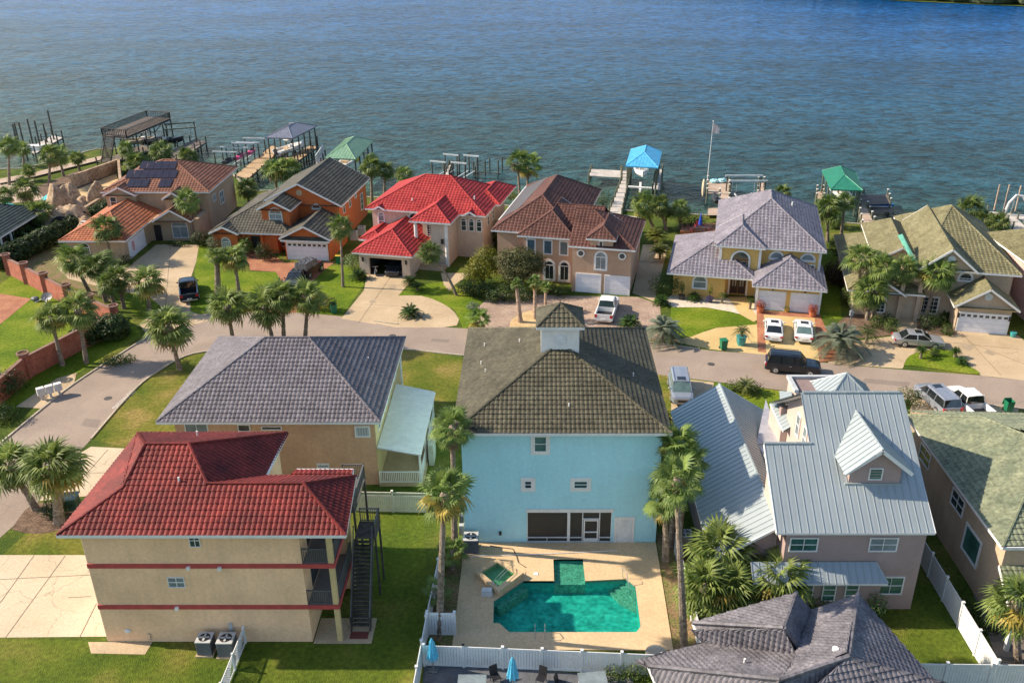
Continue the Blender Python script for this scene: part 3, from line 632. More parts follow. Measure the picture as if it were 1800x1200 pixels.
rf = roof(H, [[c0,c1,A],[c1,c2_,B,A],[c2_,c3,B],[c3,c0,A,B]], T_OLIVE, rows=True, caps=[(c0,A),(c1,A),(c2_,B),(c3,B)], eaves=[(c0,c1),(c1,c2_),(c2_,c3),(c3,c0)], soffit=[c0,c1,c2_,c3], wave=.30, course=.38, amp=.036)
cu = thing  # cupola is a part of the house
cw = MB().box(.36,3.02,57.55,60.2,11.6,13.95).obj('cupola', WHITE, H)
MB().disc((1.69,57.53,12.9),.42,(0,-1,0),20,.03).obj('round_vent', M('white_trim_worn', (.66,.67,.68), rough=.6), cw)
cr0, cr1, cr2, cr3 = (.05,57.2,14.0),(3.33,57.2,14.0),(3.33,60.5,14.0),(.05,60.5,14.0); ap = (1.69,58.85,15.1)
roof(H, [[cr0,cr1,ap],[cr1,cr2,ap],[cr2,cr3,ap],[cr3,cr0,ap]], T_OLIVE, rows=True, caps=[(cr0,ap),(cr1,ap),(cr2,ap),(cr3,ap)], eaves=[(cr0,cr1),(cr1,cr2),(cr2,cr3),(cr3,cr0)], soffit=[cr0,cr1,cr2,cr3], wave=.33, course=.4)
MB().tube((1.69,58.85,15.1),(1.69,58.85,15.4),.07,.02,6).obj('finial', T_OLIVE, H)
for x, y in ((-3.9,62.8),(-4.0,59.8),(-3.6,58.2),(-1.2,60.9),(2.2,51.9+1.2),(6.9,57.5)):
    zz = min(ez + .457*(x-ex0), ez + .457*(y-ey0), ez+.457*(ex1-x)); vent_pipe(H, x, y, zz, .28, .045)
rebase(H, 1.7, 51.75)

# ---- red roof three storey house
H = thing('red_roof_house', 'three storey beige house with red tile roof, red bands and corner balconies', 'house')
wx0, wx1, wy0, wy1 = -25.85, -13.48, 42.2, 52.2
MB().prism([(wx0,wy0),(wx1,wy0),(wx1,46.95),(-17.2,46.95),(-17.2,wy1),(wx0,wy1)],0,8.28).obj('wall', S_BEIGE, H)
MB().box(-15.2,-11.95,46.96,48.3,0,7.95).obj('rear_wall', S_BEIGE, H)
for z in (2.55, 5.58):
    m = MB(); m.box(wx0-.05,-11.6,wy0-.06,wy0,z,z+.30); m.box(-11.66,-11.6,wy0,47.3,z,z+.30); m.box(wx0-.05,wx0,wy0,wy1,z,z+.3)
    m.obj('floor_band', REDBAND, H)
    MB().box(wx1,-11.67,wy0+.01,46.9,z+.08,z+.28).obj('balcony_slab', M('balcony_concrete', (.22,.19,.16)), H)
for yy in (42.32, 46.9):
    MB().box(-11.98,-11.68,yy-.1,yy+.2,0,8.3).obj('column', S_TANY, H)
BALG = M('grey_railing_paint', (.10,.10,.10), rough=.6)
for z in (2.83, 5.86):
    railing(H, (wx1,42.28,z), (-12.0,42.28,z), 1.0, BALG, .12)
    railing(H, (-11.75,42.5,z), (-11.75,46.8,z), 1.0, BALG, .12)
for z in (3.0, 6.0):
    MB().box(wx1,wx1+.04,43.6,45.5,z,z+2.05).obj('balcony_door', GLASS, H)
window(H, (-20.95,wy0,4.55), 'f', .98, .75, 2, 2, glass=GLASSB, fw=.04)
window(H, (-19.42,wy0,7.55), 'f', .62, .9, 2, 2, glass=GLASS, fw=.04)
for x, z, nm in ((-20.05,5.65,'wall_vent'),(-18.25,5.62,'wall_vent'),(-21.2,2.68,'wall_light')):
    MB().obox((x,wy0-.12,z),(1,0,0),(0,0,1),(0,-1,0),.2,.2,.2).obj(nm, WHITE, H)
MB().ball((-24.5,wy0-.04,.85),.2,1,.35,.8,10,6).obj('exhaust_hood', WHITE, H)
MB().box(-23.35,-23.2,wy0-.08,wy0-.003,.2,.65).obj('tap_box', STEEL, H)
MB().box(-18.35,-18.15,wy0-.1,wy0-.003,.9,1.5).obj('meter_box', ACLIGHT, H)
for z0 in (.4, 3.2, 6.2):
    MB().box(wx0-.22,wx0-.002,43,50,z0,z0+1.5).obj('side_trim', WHITE, H) if z0 < 0 else None
MB().box(wx0-.09,wx0-.055,42.3,51.8,0,8.3).obj('west_trim', M('cream_trim', (.7,.6,.5)), H)
ez = 8.3; s = .55
eFL, eFR, eBR = (-26.85,41.65,ez), (-10.65,41.65,ez), (-11.15,47.6,ez)
kink = (-23.9,44.3,9.72); val = (-19.1,44.5,9.83); rR = (-13.5,44.5,9.83); tL = (-23.35,46.8,11.1); tR = (-20.75,46.8,11.1)
uR0, uR1, uBL = (-16.68,47.6,ez), (-16.66,52.76,ez), (-26.64,52.76,ez)
roof(H, [[eFL,eFR,rR,val,tR,tL,kink],[eFR,eBR,rR],[eBR,uR0,val,rR],[val,uR0,uR1,tR],[uR1,uBL,tL,tR],[eFL,kink,uBL],[kink,tL,uBL]], T_RED, rows=True,
     caps=[(eFL,kink),(kink,tL),(tL,tR),(tR,val),(val,rR),(rR,eFR),(rR,eBR),(tR,uR1),(tL,uBL)], eaves=[(eFL,eFR),(eFR,eBR),(eBR,uR0),(uR0,uR1),(uR1,uBL),(uBL,eFL)], soffit=[eFL,eFR,eBR,uR0,uR1,uBL], wave=.30, course=.40, amp=.045, step=.04)
sh = [(-15.5,47.62,8.02),(-11.45,47.62,8.02),(-11.5,48.6,8.12),(-15.1,48.6,8.12)]
roof(H, [sh], T_RED, rows=True, eaves=[(sh[1],sh[2]),(sh[3],sh[2])], wave=.30, course=.4)
for x, y, z in ((-20.75,44.6,9.95),(-21.6,50.2,9.7)): vent_pipe(H, x, y, z-.1, .35, .06)
rebase(H, -19, 42.2)
# outside stair of the red roof house
S = thing('outdoor_stair', 'dark wooden outdoor stair right of the red roof house', 'stair')
WOODD = M('dark_weathered_wood', (.035,.032,.03), c2=(.07,.062,.055), rough=.85, scale=2)
TREAD = M('stair_tread_wood', (.06,.05,.045), c2=(.13,.11,.09), rough=.85, scale=2)
def landing(x0, x1, y0, y1, z):
    MB().box(x0,x1,y0,y1,z-.12,z).obj('landing', TREAD, S)
    for x, y in ((x0+.08,y0+.08),(x1-.08,y0+.08),(x1-.08,y1-.08),(x0+.08,y1-.08)): MB().box(x-.06,x+.06,y-.06,y+.06,0,z-.12).obj('post', WOODD, S)
landing(-11.3,-9.95,46.3,48.0,4.6); railing(S,(-11.3,46.35,4.6),(-9.7,46.35,4.6),1,BALG,.12) if False else None
railing(S,(-10.0,46.35,4.6),(-10.0,47.95,4.6),1.0,BALG,.13); railing(S,(-11.2,47.95,4.6),(-10.0,47.95,4.6),1.0,BALG,.13)
n_ = 22
for i in range(n_):
    y = 46.3 - i*(46.3-43.3)/n_ ; z = 4.6 - (i+1)*4.6/n_
    MB().box(-11.25,-10.2,y-.26,y,z-.035,z+.01).obj('tread', TREAD, S)
for x in (-11.3,-10.15): MB().bar((x,46.3,4.5),(x,43.1,-.02),.07,.28).obj('stringer', WOODD, S); MB().bar((x,46.3,5.5),(x,43.2,.95),.06,.09).obj('handrail', BALG, S); MB().box(x-.05,x+.05,43.1,43.2,0,1.0).obj('post', WOODD, S)
for i in range(1, 18):
    y = 46.3-3.1*i/18; z = 4.6*(1-i/18); MB().bar((-10.15,y,z),(-10.15,y,z+.9),.03).obj('baluster', BALG, S)
landing(-12.9,-11.35,47.3,51.2,5.85); railing(S,(-12.8,51.1,5.85),(-11.4,51.1,5.85),1.0,BALG,.12); railing(S,(-11.4,47.4,5.85),(-11.4,51.1,5.85),1.0,BALG,.12)
MB().box(-11.3,-10.2,42.4,43.0,.03,.05).obj('door_mat', M('reddish_mat', (.16,.04,.03)), S)
rebase(S, -10.5, 44.5)
sheet('side_slab', [(-13.4,42.0),(-9.9,42.0),(-9.9,44.2),(-13.4,44.2)], .03, CONC)

# ---- tan house with mauve hip roof
H = thing('mauve_roof_house', 'tan house with large mauve grey tile roof and pale metal side porch', 'house')
walls(H, -26.9, -12.07, 58.86, 72.5, 0, 5.85, S_TAN)
MB().box(-12.07,-12.0,58.9,72.4,0,5.85).obj('yellow_side_wall', S_TANY, H)
c0, c1, c2_, c3 = (-27.95,58.3,5.85),(-11.45,58.3,5.85),(-11.5,73.1,5.85),(-28.0,73.1,5.85); A, B = (-21.4,65.5,9.35),(-17.95,65.5,9.35)
roof(H, [[c0,c1,B,A],[c1,c2_,B],[c2_,c3,A,B],[c3,c0,A]], T_MAUVE, rows=True, caps=[(A,B),(c0,A),(c3,A),(c1,B),(c2_,B)], eaves=[(c0,c1),(c1,c2_),(c2_,c3),(c3,c0)], soffit=[c0,c1,c2_,c3], wave=.32, course=.40)
window(H, (-25.3,58.86,4.95), 'f', 1.75, 1.0, 2, 1, glass=GLASSB)
window(H, (-21.75,58.86,4.8), 'f', .95, 1.15, 1, 2)
window(H, (-19.7,58.86,5.05), 'f', 1.55, .36, 1, 1)
window(H, (-12.95,58.86,4.75), 'f', 1.15, 1.0, 6, 6, glass=GLASSB, fw=.12, bars=.03)
window(H, (-16.2,58.86,1.7), 'f', .95, .45, 5, 3, glass=GLASSB, fw=.1, bars=.02)
for y, z in ((60.6,4.7),(64.8,4.6),(68.9,4.6)): window(H, (-12.0,y,z), 'r', 1.0, 1.3, 1, 2)
MB().box(-12.0,-11.9,71.9,72.5,0,5.8).obj('corner_trim', WHITE, H)
PORCHM = M('pale_green_white_metal', (.80,.78,.68), rough=.5, var=.05)
p = [(-11.95,58.75,3.35),(-8.62,58.35,2.95),(-8.5,68.3,2.95),(-11.95,69.0,3.35)]
panel_face(p, PORCHM, MB().poly([Vector(q)-Vector((0,0,.06)) for q in p]).obj('porch_roof', PORCHM, H), width=.42, rib=.03)
for y in (58.7, 61.9, 65.1, 68.1): MB().box(-8.85,-8.7,y-.07,y+.07,0,2.95).obj('porch_post', WHITE, H)
MB().box(-11.98,-8.6,58.6,68.2,.02,.3).obj('porch_floor', CONC, H)
railing(H, (-11.9,58.65,.3), (-8.9,58.65,.3), 1.0, WHITE, .14, .04); railing(H, (-8.75,58.75,.3), (-8.75,68.0,.3), 1.0, WHITE, .14, .04)
MB().box(-8.5,-8.1,61.5,63.3,0,1.9).obj('storage_cabinet', M('off_white_plastic', (.5,.5,.42)), H)
vent_pipe(H, -13.6, 66.5, 6.9, .25, .04)
rebase(H, -19, 58.86)

# ---- taupe house with metal roofs
H = thing('metal_roof_house', 'taupe house with pale blue grey metal roofs and gabled dormer beside the turquoise house', 'house')
def siding(x0, x1, y, z0, z1, mat, face='f', parent=None, step=.2):
    """lap siding: every board a part"""
    k = int((z1-z0)/step)
    for i in range(k):
        z = z0 + i*step; m = MB()
        if face == 'f': m.add([(x0,y-.025,z),(x1,y-.025,z),(x1,y-.004,z+step),(x0,y-.004,z+step),(x0,y,z),(x1,y,z)], [(0,1,2,3),(4,5,1,0)])
        else: m.add([(y-.025,x1,z),(y-.025,x0,z),(y-.004,x0,z+step),(y-.004,x1,z+step),(y,x1,z),(y,x0,z)], [(0,1,2,3),(4,5,1,0)])
        m.obj('siding_board', mat, parent)
w_ = walls(H, 15.2, 23.68, 45.07, 49.36, 0, 6.2, TAUPE); walls(H, 18.25, 23.66, 49.37, 58.5, 0, 6.2, TAUPE, 'side_wall'); siding(15.2, 23.68, 45.07, 0, 6.2, TAUPE, parent=w_)
w2 = MB().add([(11.35,46.35,0),(15.2,46.35,0),(15.2,46.35,5.6),(11.35,46.35,3.4),(11.35,64,0),(11.35,64,3.4)], [(0,1,2,3),(4,0,3,5)]).obj('wing_wall', TAUPE, H)
MB().poly([(14.9,46.0,4.2),(14.9,49.35,4.2),(14.9,49.35,9.3),(14.9,46.0,7.1)][::-1]).obj('west_wall', TAUPEL, H)
MB().poly([(14.8,44.9,5.4),(14.8,49.38,5.4),(14.8,49.38,9.3),(14.8,44.9,6.4)][::-1]).obj('west_gable_wall', TAUPEL, H)
MB().poly([(18.2,49.42,3.2),(14.85,49.42,3.2),(14.85,49.42,9.2),(18.2,49.42,9.2)]).obj('step_wall', TAUPEL, H)
MB().box(18.22,23.4,50.5,54.6,6.2,9.2).obj('upper_wall', TAUPEL, H)
MB().poly([(18.18,49.45,3.2),(18.18,57.6,3.2),(18.18,57.6,7.9),(18.18,52.43,11.35),(18.18,49.45,9.4)][::-1]).obj('upper_gable_wall', TAUPEL, H)
F = [(14.4,44.55,6.3),(23.9,44.55,6.3),(23.72,52.43,11.5),(17.4,52.43,11.5),(17.4,49.4,9.5),(14.4,49.4,9.5)]
Bk = [(23.72,52.43,11.5),(23.8,59.5,6.85),(17.4,59.5,6.85),(17.4,52.43,11.5)]
Bk2 = [(17.4,49.4,9.5),(17.4,51.2,8.3),(14.4,51.2,8.3),(14.4,49.4,9.5)]
r = roof(H, [F, Bk, Bk2], METAL, style='panel', width=.47, rib=.05, caps=[((17.4,52.43,11.52),(23.72,52.43,11.52)),((14.4,49.4,9.52),(17.4,49.4,9.52))], capr=.1, eaves=[(F[0],F[1]),(F[1],F[2]),(F[0],F[5]),(F[4],F[3])], fw=.16)
MB().box(17.85,23.6,58.0,58.5,0,7.2).obj('rear_wall', TAUPE, H)
# wing roof
W1 = [(11.0,45.85,3.15),(11.0,64.7,3.15),(14.7,64.7,5.6),(14.95,45.85,5.75)]
roof(H, [W1[::-1]], METAL, style='panel', width=.5, rib=.05, caps=[(W1[2],W1[3])], capr=.1, eaves=[(W1[0],W1[1]),(W1[0],W1[3])], fw=.16)
roof(H, [[(14.75,64.7,5.6),(14.9,50.5,5.72),(16.15,50.5,4.9),(16.15,57.3,4.8),(18.58,64.7,3.2)]], METAL, style='panel', width=.42, rib=.05)
roof(H, [[(16.15,57.3,4.78),(16.15,49.5,4.85),(18.2,49.5,5.0),(18.2,61,4.35),(18.58,64.6,3.2)]], M('lilac_metal_roof', (.36,.36,.39), rough=.45, metal=.2), style='panel', width=.45, rib=.03)
# dormer
dx0, dx1, dyf, dz = 19.25, 22.4, 47.2, 9.2
dw = MB(); dw.poly([(dx0,dyf,8.0),(dx1,dyf,8.0),(dx1,dyf,dz),(20.83,dyf,dz+1.25),(dx0,dyf,dz)]); dw.add([(dx0,dyf,8.0),(dx0,50.4,8.0),(dx0,50.4,dz),(dx0,dyf,dz),(dx1,dyf,8.0),(dx1,50.4,8.0),(dx1,50.4,dz),(dx1,dyf,dz)], [(1,0,3,2),(4,5,6,7)])
dm = dw.obj('dormer', TAUPE, H); siding(dx0+.02, dx1-.02, dyf, 8.05, 9.2, TAUPE, parent=dm)
dl, dr_, dt, db_ = (18.75,46.75,9.0), (22.9,46.75,9.0), (20.83,46.75,10.65), (20.6,51.3,10.8)
roof(H, [[dl,dt,db_,(18.75,48.65,9.0)],[dt,dr_,(22.9,48.65,9.0),db_]], METAL, style='panel', width=.42, rib=.05, caps=[(dt,db_)], capr=.08, eaves=[(dl,dt),(dt,dr_)], fw=.22)
MB().box(dx0-.25,dx1+.1,dyf-.16,dyf-.02,7.95,8.1).obj('dormer_flashing', METAL, H)
window(H, (20.83,dyf,8.72), 'f', .85, .85, 1, 1, glass=GLASSG, fw=.07)
# upper west windows, small roofs towards the street
for y in (53.0, 54.7): window(H, (18.17,y,7.7), 'l', .8, 1.7, 1, 2, glass=GLASSB)
pr = [(*(17.68, 56.33),6.3),(*(18.23, 56.38),6.6),(*(18.74, 58.63),7.1),(*(17.57, 59.96),6.5)]
roof(H, [pr], METAL, style='panel', width=.42, rib=.04, eaves=[(pr[0],pr[3])], fw=.12); walls(H, 17.7, 18.3, 57.0, 60.3, 3, 6.3, TAUPEL, 'bay_wall')
pr = [(*(18.14, 59.33),6.9),(*(18.75, 58.62),7.3),(*(19.2, 60.36),7.3),(*(18.5, 61.19),6.9)]
roof(H, [pr], METAL, style='panel', width=.42, rib=.04, fw=.12); 
walls(H, 19.3, 22.6, 59.6, 61.9, 0, 7.6, TAUPEL, 'parapet_wall'); MB().box(19.15,22.75,61.75,62.05,7.6,7.85).box(19.15,19.45,59.6,61.75,7.6,7.85).obj('parapet_cap', M('grey_cap_metal', (.4,.42,.43)), H)
MB().box(19.45,22.5,59.6,61.7,7.6,7.62).obj('flat_roof', M('mauve_flat_roof', (.22,.16,.15)), H)
p0, p1, p2, p3, pa = (20.2,57.0,7.0),(25.3,57.0,7.0),(25.3,62.0,7.0),(20.2,62.0,7.0),(22.75,59.5,9.3)
roof(H, [[p0,p1,pa],[p1,p2,pa],[p2,p3,pa],[p3,p0,pa]], METAL, style='panel', width=.42, rib=.05, caps=[(p0,pa),(p1,pa),(p2,pa),(p3,pa)], capr=.07, eaves=[(p0,p1),(p1,p2)], fw=.14)
walls(H, 20.6, 24.9, 57.4, 61.6, 0, 7.0, TAUPE, 'tower_wall')
# rear bay with pent roof
q = [(13.2,43.95,2.95),(21.4,43.95,2.95),(20.9,45.0,3.75),(13.2,45.0,3.75)]
roof(H, [q, [(21.4,43.95,2.95),(21.4,45.05,2.95),(20.9,45.0,3.75)]], METAL, style='panel', width=.45, rib=.05, eaves=[(q[0],q[1])], fw=.12, caps=[(q[1],q[2])], capr=.05)
walls(H, 13.6, 21.2, 44.35, 45.05, 0, 2.9, TAUPE, 'bay_wall')
for x in (16.65, 18.05, 19.45): window(H, (x,44.35,1.95), 'f', .85, 1.35, 1, 3, glass=GLASSG, fw=.07)
window(H, (16.3,45.045,5.05), 'f', 1.75, 1.05, 2, 2, glass=GLASSG, fw=.08); window(H, (21.15,45.045,5.05), 'f', 1.75, 1.05, 2, 2, glass=GLASSB, fw=.08)
window(H, (22.1,45.045,1.9), 'f', 1.6, 1.4, 2, 2, glass=GLASSG, fw=.08)
MB().box(23.5,23.62,45.5,45.6,0,6.2).obj('downpipe', WHITE, H)
MB().box(11.2,11.36,46.6,47.6,.8,1.6).obj('junction_box', TAUPEL, H)
rebase(H, 19, 45.07)

# ---- green tile roof house on the right edge
H = thing('green_roof_house', 'sand coloured house with weathered green tile roof at the lower right edge', 'house')
walls(H, 28.35, 44.0, 44.5, 59.0, 0, 5.7, S_SAND)
a0, a1, a2, a3 = (27.75,43.9,5.7),(45,43.9,5.7),(45,59.6,5.7),(27.75,59.6,5.7)
A = (32.6,49.4,8.2); C2 = (31.2,56.2,7.7)
A, B = (33.3,50.9,8.5), (40,51.6,8.6)
roof(H, [[a0,a1,B,A],[a3,a0,A,(31.5,56,7.6)],[a2,a3,(31.5,56,7.6),A,B],[a1,a2,B]], T_GREEN, rows=True, caps=[(a0,A),(A,(31.5,56,7.6)),((31.5,56,7.6),a3),(A,B)], eaves=[(a0,a1),(a3,a0),(a2,a3)], soffit=[a0,a1,a2,a3], wave=.33, course=.40)
for y, z in ((56.6,4.35),(50.9,4.35)): window(H, (28.35,y,z-.35), 'l', 1.9, 1.3, 2, 2, fw=.1)
window(H, (28.35,48.1,2.6), 'l', 2.3, 2.1, 1, 1, glass=GLASSG, fw=.16)
b0, b1, b2, b3 = (27.6,41.2,2.9),(31.5,41.2,2.9),(31.5,44.5,3.9),(28.2,44.5,3.9)
roof(H, [[b0,b1,b2,b3]], T_GREEN, rows=True, eaves=[(b0,b1),(b0,b3)], wave=.33)
MB().box(27.95,28.2,41.4,41.65,0,2.85).obj('patio_post', WHITE, H)
MB().box(30.2,36,44.3,44.48,1.0,5.6).obj('green_glass_panel', GLASSG, H)
rebase(H, 35, 44.5)

# ---- dark slate tile roof house at the bottom
H = thing('slate_roof_house', 'house with dark slate grey tile roofs and pale ridges cut off at the bottom edge', 'house')
def P3(u_v, z): return (u_v[0], u_v[1], z)
ze = 3.0
tp = P3((14.81, 40.87),4.9); mid = P3((13.02, 36.97),5.9); le = P3((8.86, 39.87),3.6); le2 = P3((9.31, 38.99),3.0); vl = P3((14.14, 36.95),4.3); vt = P3((15.63, 40.42),4.1)
roof(H, [[le,mid,tp],[le2,vl,mid,le],[tp,mid,vl,vt]], T_SLATE, rows=True, caps=[(le,mid),(mid,tp),(mid,vl)], eaves=[(le,le2)], wave=.28, course=.33, capr=.12)
pk = P3((18.25, 40.73),4.9); jn = P3((15.71, 34.74),6.1); far_r = P3((21.31, 35.32),3.1); r2 = P3((12.06, 33.69),5.6); l2 = P3((5.99, 36.6),3.6); tl = P3((5.34, 37.42),3.2); ll3 = P3((9.26, 38.75),3.1)
roof(H, [[pk,vt,vl,r2,jn],[pk,jn,far_r]], T_SLATE, rows=True, caps=[(pk,jn),(jn,r2)], wave=.28, course=.33, capr=.13)
roof(H, [[l2,r2,vl,le2,tl]], T_SLATE, rows=True, caps=[(l2,r2)], wave=.28, course=.33, capr=.13)
f1 = P3((10.06, 32.42),2.9); f2 = P3((6.48, 35.32),2.9); f3 = P3((21.02, 31.75),2.9)
roof(H, [[l2,f2,f1,r2],[r2,f1,jn]], T_SLATE, rows=True, caps=[(r2,f1)], eaves=[(l2,f2)], wave=.28, course=.33)
roof(H, [[jn,f1,f3,far_r]], T_SLATE, rows=True, caps=[(jn,f3)], eaves=[], wave=.28, course=.33)
vent_pipe(H, *(15.23, 35.35), 5.35, .6, .09, True); vent_pipe(H, *(16.56, 38.01), 4.9, .22, .08, True); vent_pipe(H, *(10.89, 35.99), 4.45, .28, .06)
walls(H, 11.5, 18.5, 33.5, 37.0, 0, 3.0, S_SAND); walls(H, 9.6, 12.5, 36.9, 38.9, 0, 3.0, S_SAND, 'wing_wall')
rebase(H, 13, 34)

# ================================================================ far row of houses
T_ORANGE = tilemat('burnt_orange_tile', (0.30, 0.095, 0.042), (0.42, 0.15, 0.07))
T_BROWNO = tilemat('brown_orange_tile', (0.15, 0.062, 0.038), (0.23, 0.10, 0.06))
T_DARK = tilemat('dark_grey_tile', (0.055, 0.052, 0.040), (0.10, 0.092, 0.07))
T_SCARLET = tilemat('bright_red_tile', (0.27, 0.020, 0.022), (0.38, 0.040, 0.036))
T_BROWN = tilemat('brown_tile', (0.075, 0.032, 0.024), (0.125, 0.055, 0.041))
T_LILAC = tilemat('lilac_grey_tile', (0.155, 0.145, 0.17), (0.225, 0.21, 0.24))
T_KHAKI = tilemat('khaki_green_tile', (0.13, 0.118, 0.058), (0.20, 0.185, 0.10))
S_SANDP = stucco('warm_sand_stucco', (0.42, 0.305, 0.195)); S_ORANGE = stucco('orange_stucco', (0.50, 0.125, 0.03))
S_CREAM = stucco('cream_stucco', (0.60, 0.47, 0.36)); S_PEACH = stucco('peach_stucco', (0.46, 0.30, 0.20))
S_YELLOW = stucco('yellow_stucco', (0.66, 0.42, 0.13)); S_TAUPES = stucco('beige_stucco', (0.47, 0.36, 0.25))
S_PINK = stucco('pale_pink_stucco', (0.58, 0.42, 0.38))
FAR = dict(ns=3, wave=.42, course=.44, amp=.045, step=.045)
def gable_front(H, x0, x1, y0, y1, ze, s, mat, wm, **k):
    return block(H, x0, x1, y0, y1, ze, s, mat, hf=False, hb=False, axis='y', wallm=wm, **k)

# ---- tan house with orange tile and solar panels
H = thing('orange_tile_house', 'sand house with orange brown tile roof, solar panels and side facing garage', 'house')
walls(H, -58.4, -51.2, 107.9, 120, 0, 2.95, S_SANDP, 'garage_wall'); walls(H, -57.7, -44.4, 119.9, 131.5, 0, 5.7, S_SANDP)
walls(H, -51.3, -44.6, 116, 121, 0, 3.0, S_SANDP, 'entry_wall')
block(H, -58.95, -50.7, 107.3, 126, 2.95, .45, T_ORANGE, hb=False, hf=True, axis='y', frun=6.2, **FAR)
block(H, -58.35, -43.8, 119.3, 132.5, 5.7, .42, T_BROWNO, **FAR)
gable_front(H, -50.3, -45.2, 114.9, 121, 3.0, .6, T_BROWNO, S_SANDP, **FAR)
gable_front(H, -49.5, -46.6, 117.3, 124, 5.3, .6, T_BROWNO, S_SANDP, **FAR); walls(H, -49.3, -46.8, 117.8, 121, 3, 5.3, S_SANDP, 'tower_wall')
gable_front(H, -57.9, -53.5, 118.7, 124, 5.4, .5, T_BROWNO, S_SANDP, **FAR); walls(H, -57.7, -53.7, 119.2, 121, 3, 5.4, S_SANDP, 'gable_wall')
garage_door(H, (-51.2,111.4,.03), 'r', 4.9, 2.2)
fl = MB(); fl.obox((-51.10,110.2,1.35),(0,1,0),(0,0,1),(1,0,0),.55,1.15,.02)
FLAG = M('folded_flag_cloth', (.5,.09,.09), c2=(.65,.5,.5), scale=4); fl.obj('flag', FLAG, H)
window(H, (-56.2,107.9,1.4), 'f', 1.3, 1.0, 2, 1, arch=True); window(H, (-47.2,116,1.2), 'f', 2.1, 1.6, 2, 1, glass=GLASSB, arch=True)
window(H, (-48.0,117.8,4.1), 'f', .8, 1.3, 1, 1, arch=True, frame=S_SANDP); window(H, (-56.8,119.2,4.4), 'f', .9, 1.4, 1, 2)
window(H, (-44.4,122.5,4.0), 'r', 1.3, 1.0, 2, 1, glass=GLASSB); window(H, (-44.4,125.5,3.2), 'r', 1.8, 1.8, 2, 2, glass=GLASSB)
MB().box(-50.6,-49.7,115.9,116.0,.05,2.2).obj('front_door', BLACK, H)
PV = M('solar_cell_blue_black', (.018,.016,.028), rough=.3, var=.15, spec=.4)
def pv(H, x0, x1, y, n):
    for i in range(n):
        a = x0+(x1-x0)*i/n; b = x0+(x1-x0)*(i+1)/n-.04; z = lambda yy: 5.7+.42*(yy-119.3)+.16
        m = MB(); m.add([(a,y,z(y)),(b,y,z(y)),(b,y+1.62,z(y+1.62)),(a,y+1.62,z(y+1.62))]+[(a,y,z(y)-.05),(b,y,z(y)-.05)], [(0,1,2,3),(4,5,1,0)]); m.obj('solar_panel', PV, H)
pv(H, -54.6, -49.6, 123.7, 5); pv(H, -55.9, -49.0, 121.9, 7); pv(H, -55.2, -52.3, 120.1, 3); pv(H, -50.9, -49.2, 120.1, 2)
st = MB()
for i in range(10): st.box(-60.2,-59.0,113+i*.35,113.3+i*.35,.3+i*.25,.36+i*.25)
st.obj('side_steps', WHITE, H, kind='stuff'); rebase(H, -51, 116)

# ---- orange house with dark roof
a6 = R(-6)
H = thing('orange_house', 'bright orange two storey house with dark grey tile gable roofs and white garage door', 'house', (-31.2,108.5), a6)
walls(H, -5.6, 4.75, 7.4, 20, 0, 5.2, S_ORANGE); walls(H, -10, -2, 2.2, 16, 0, 2.9, S_ORANGE, 'low_wall'); walls(H, -4.2, -.6, 3.6, 9, 0, 5.5, S_ORANGE, 'bay_wall'); walls(H, -.3, 5.35, .3, 8, 0, 2.95, S_ORANGE, 'garage_wall')
gable_front(H, -6.0, 5.25, 6.9, 20.8, 5.1, .5, T_DARK, S_ORANGE, **FAR)
block(H, -10.5, 0, 1.5, 18, 2.9, .5, T_DARK, axis='y', **FAR)
gable_front(H, -4.65, -.2, 3.1, 8, 5.5, .5, T_DARK, S_ORANGE, **FAR)
gable_front(H, -.75, 5.8, -.3, 7.4, 2.95, .5, T_DARK, S_ORANGE, **FAR)
gable_front(H, -10.4, -6.6, .9, 5, 2.9, .45, T_DARK, S_ORANGE, **FAR); walls(H, -10.1, -6.9, 1.4, 4, 0, 2.9, S_ORANGE, 'front_bay_wall')
p = [(-.6,-.35,2.75),(5.7,-.35,2.75),(5.7,.3,3.2),(-.6,.3,3.2)]
roof(H, [p], T_DARK, eaves=[(p[0],p[1])], **FAR)
garage_door(H, (2.55,.3,.02), 'f', 5.1, 2.25, lights=8)
window(H, (-2.4,3.6,4.2), 'f', 1.7, 1.3, 2, 2, arch=True, surround=.1, glass=GLASSB, sm=S_SANDP); window(H, (-2.0,3.6,1.3), 'f', 1.7, 1.5, 2, 3, arch=True, surround=.1, sm=S_SANDP)
window(H, (-8.5,1.4,1.2), 'f', 1.2, .9, 4, 3, arch=True, surround=.08, glass=GLASSB, sm=S_SANDP); window(H, (1.7,7.4,4.5), 'f', 1.2, .15, 3, 1, arch=True, surround=.1, sm=S_SANDP)
MB().disc((-.4,6.98+.38,6.6),.42,(0,-1,0),16,.05).obj('round_vent', S_SANDP, H)
for y, h in ((9.3,1.5),(12,1.5),(14.8,.6)): window(H, (4.75,y,4.2), 'r', .9, h, 1, 2, sm=S_SANDP)
window(H, (4.75,17.5,2.6), 'r', 1.2, 2.4, 1, 3)
MB().box(-5.4,-4.3,2.05,2.18,.05,2.3).obj('front_door', BLACK, H); MB().box(-6.2,-3.6,.9,2.1,.0,.3).obj('entry_step', BRICKP, H)
for x in (-6.3,-3.9): MB().box(x-.15,x+.15,1.9,2.2,0,2.8).obj('porch_column', S_ORANGE, H)

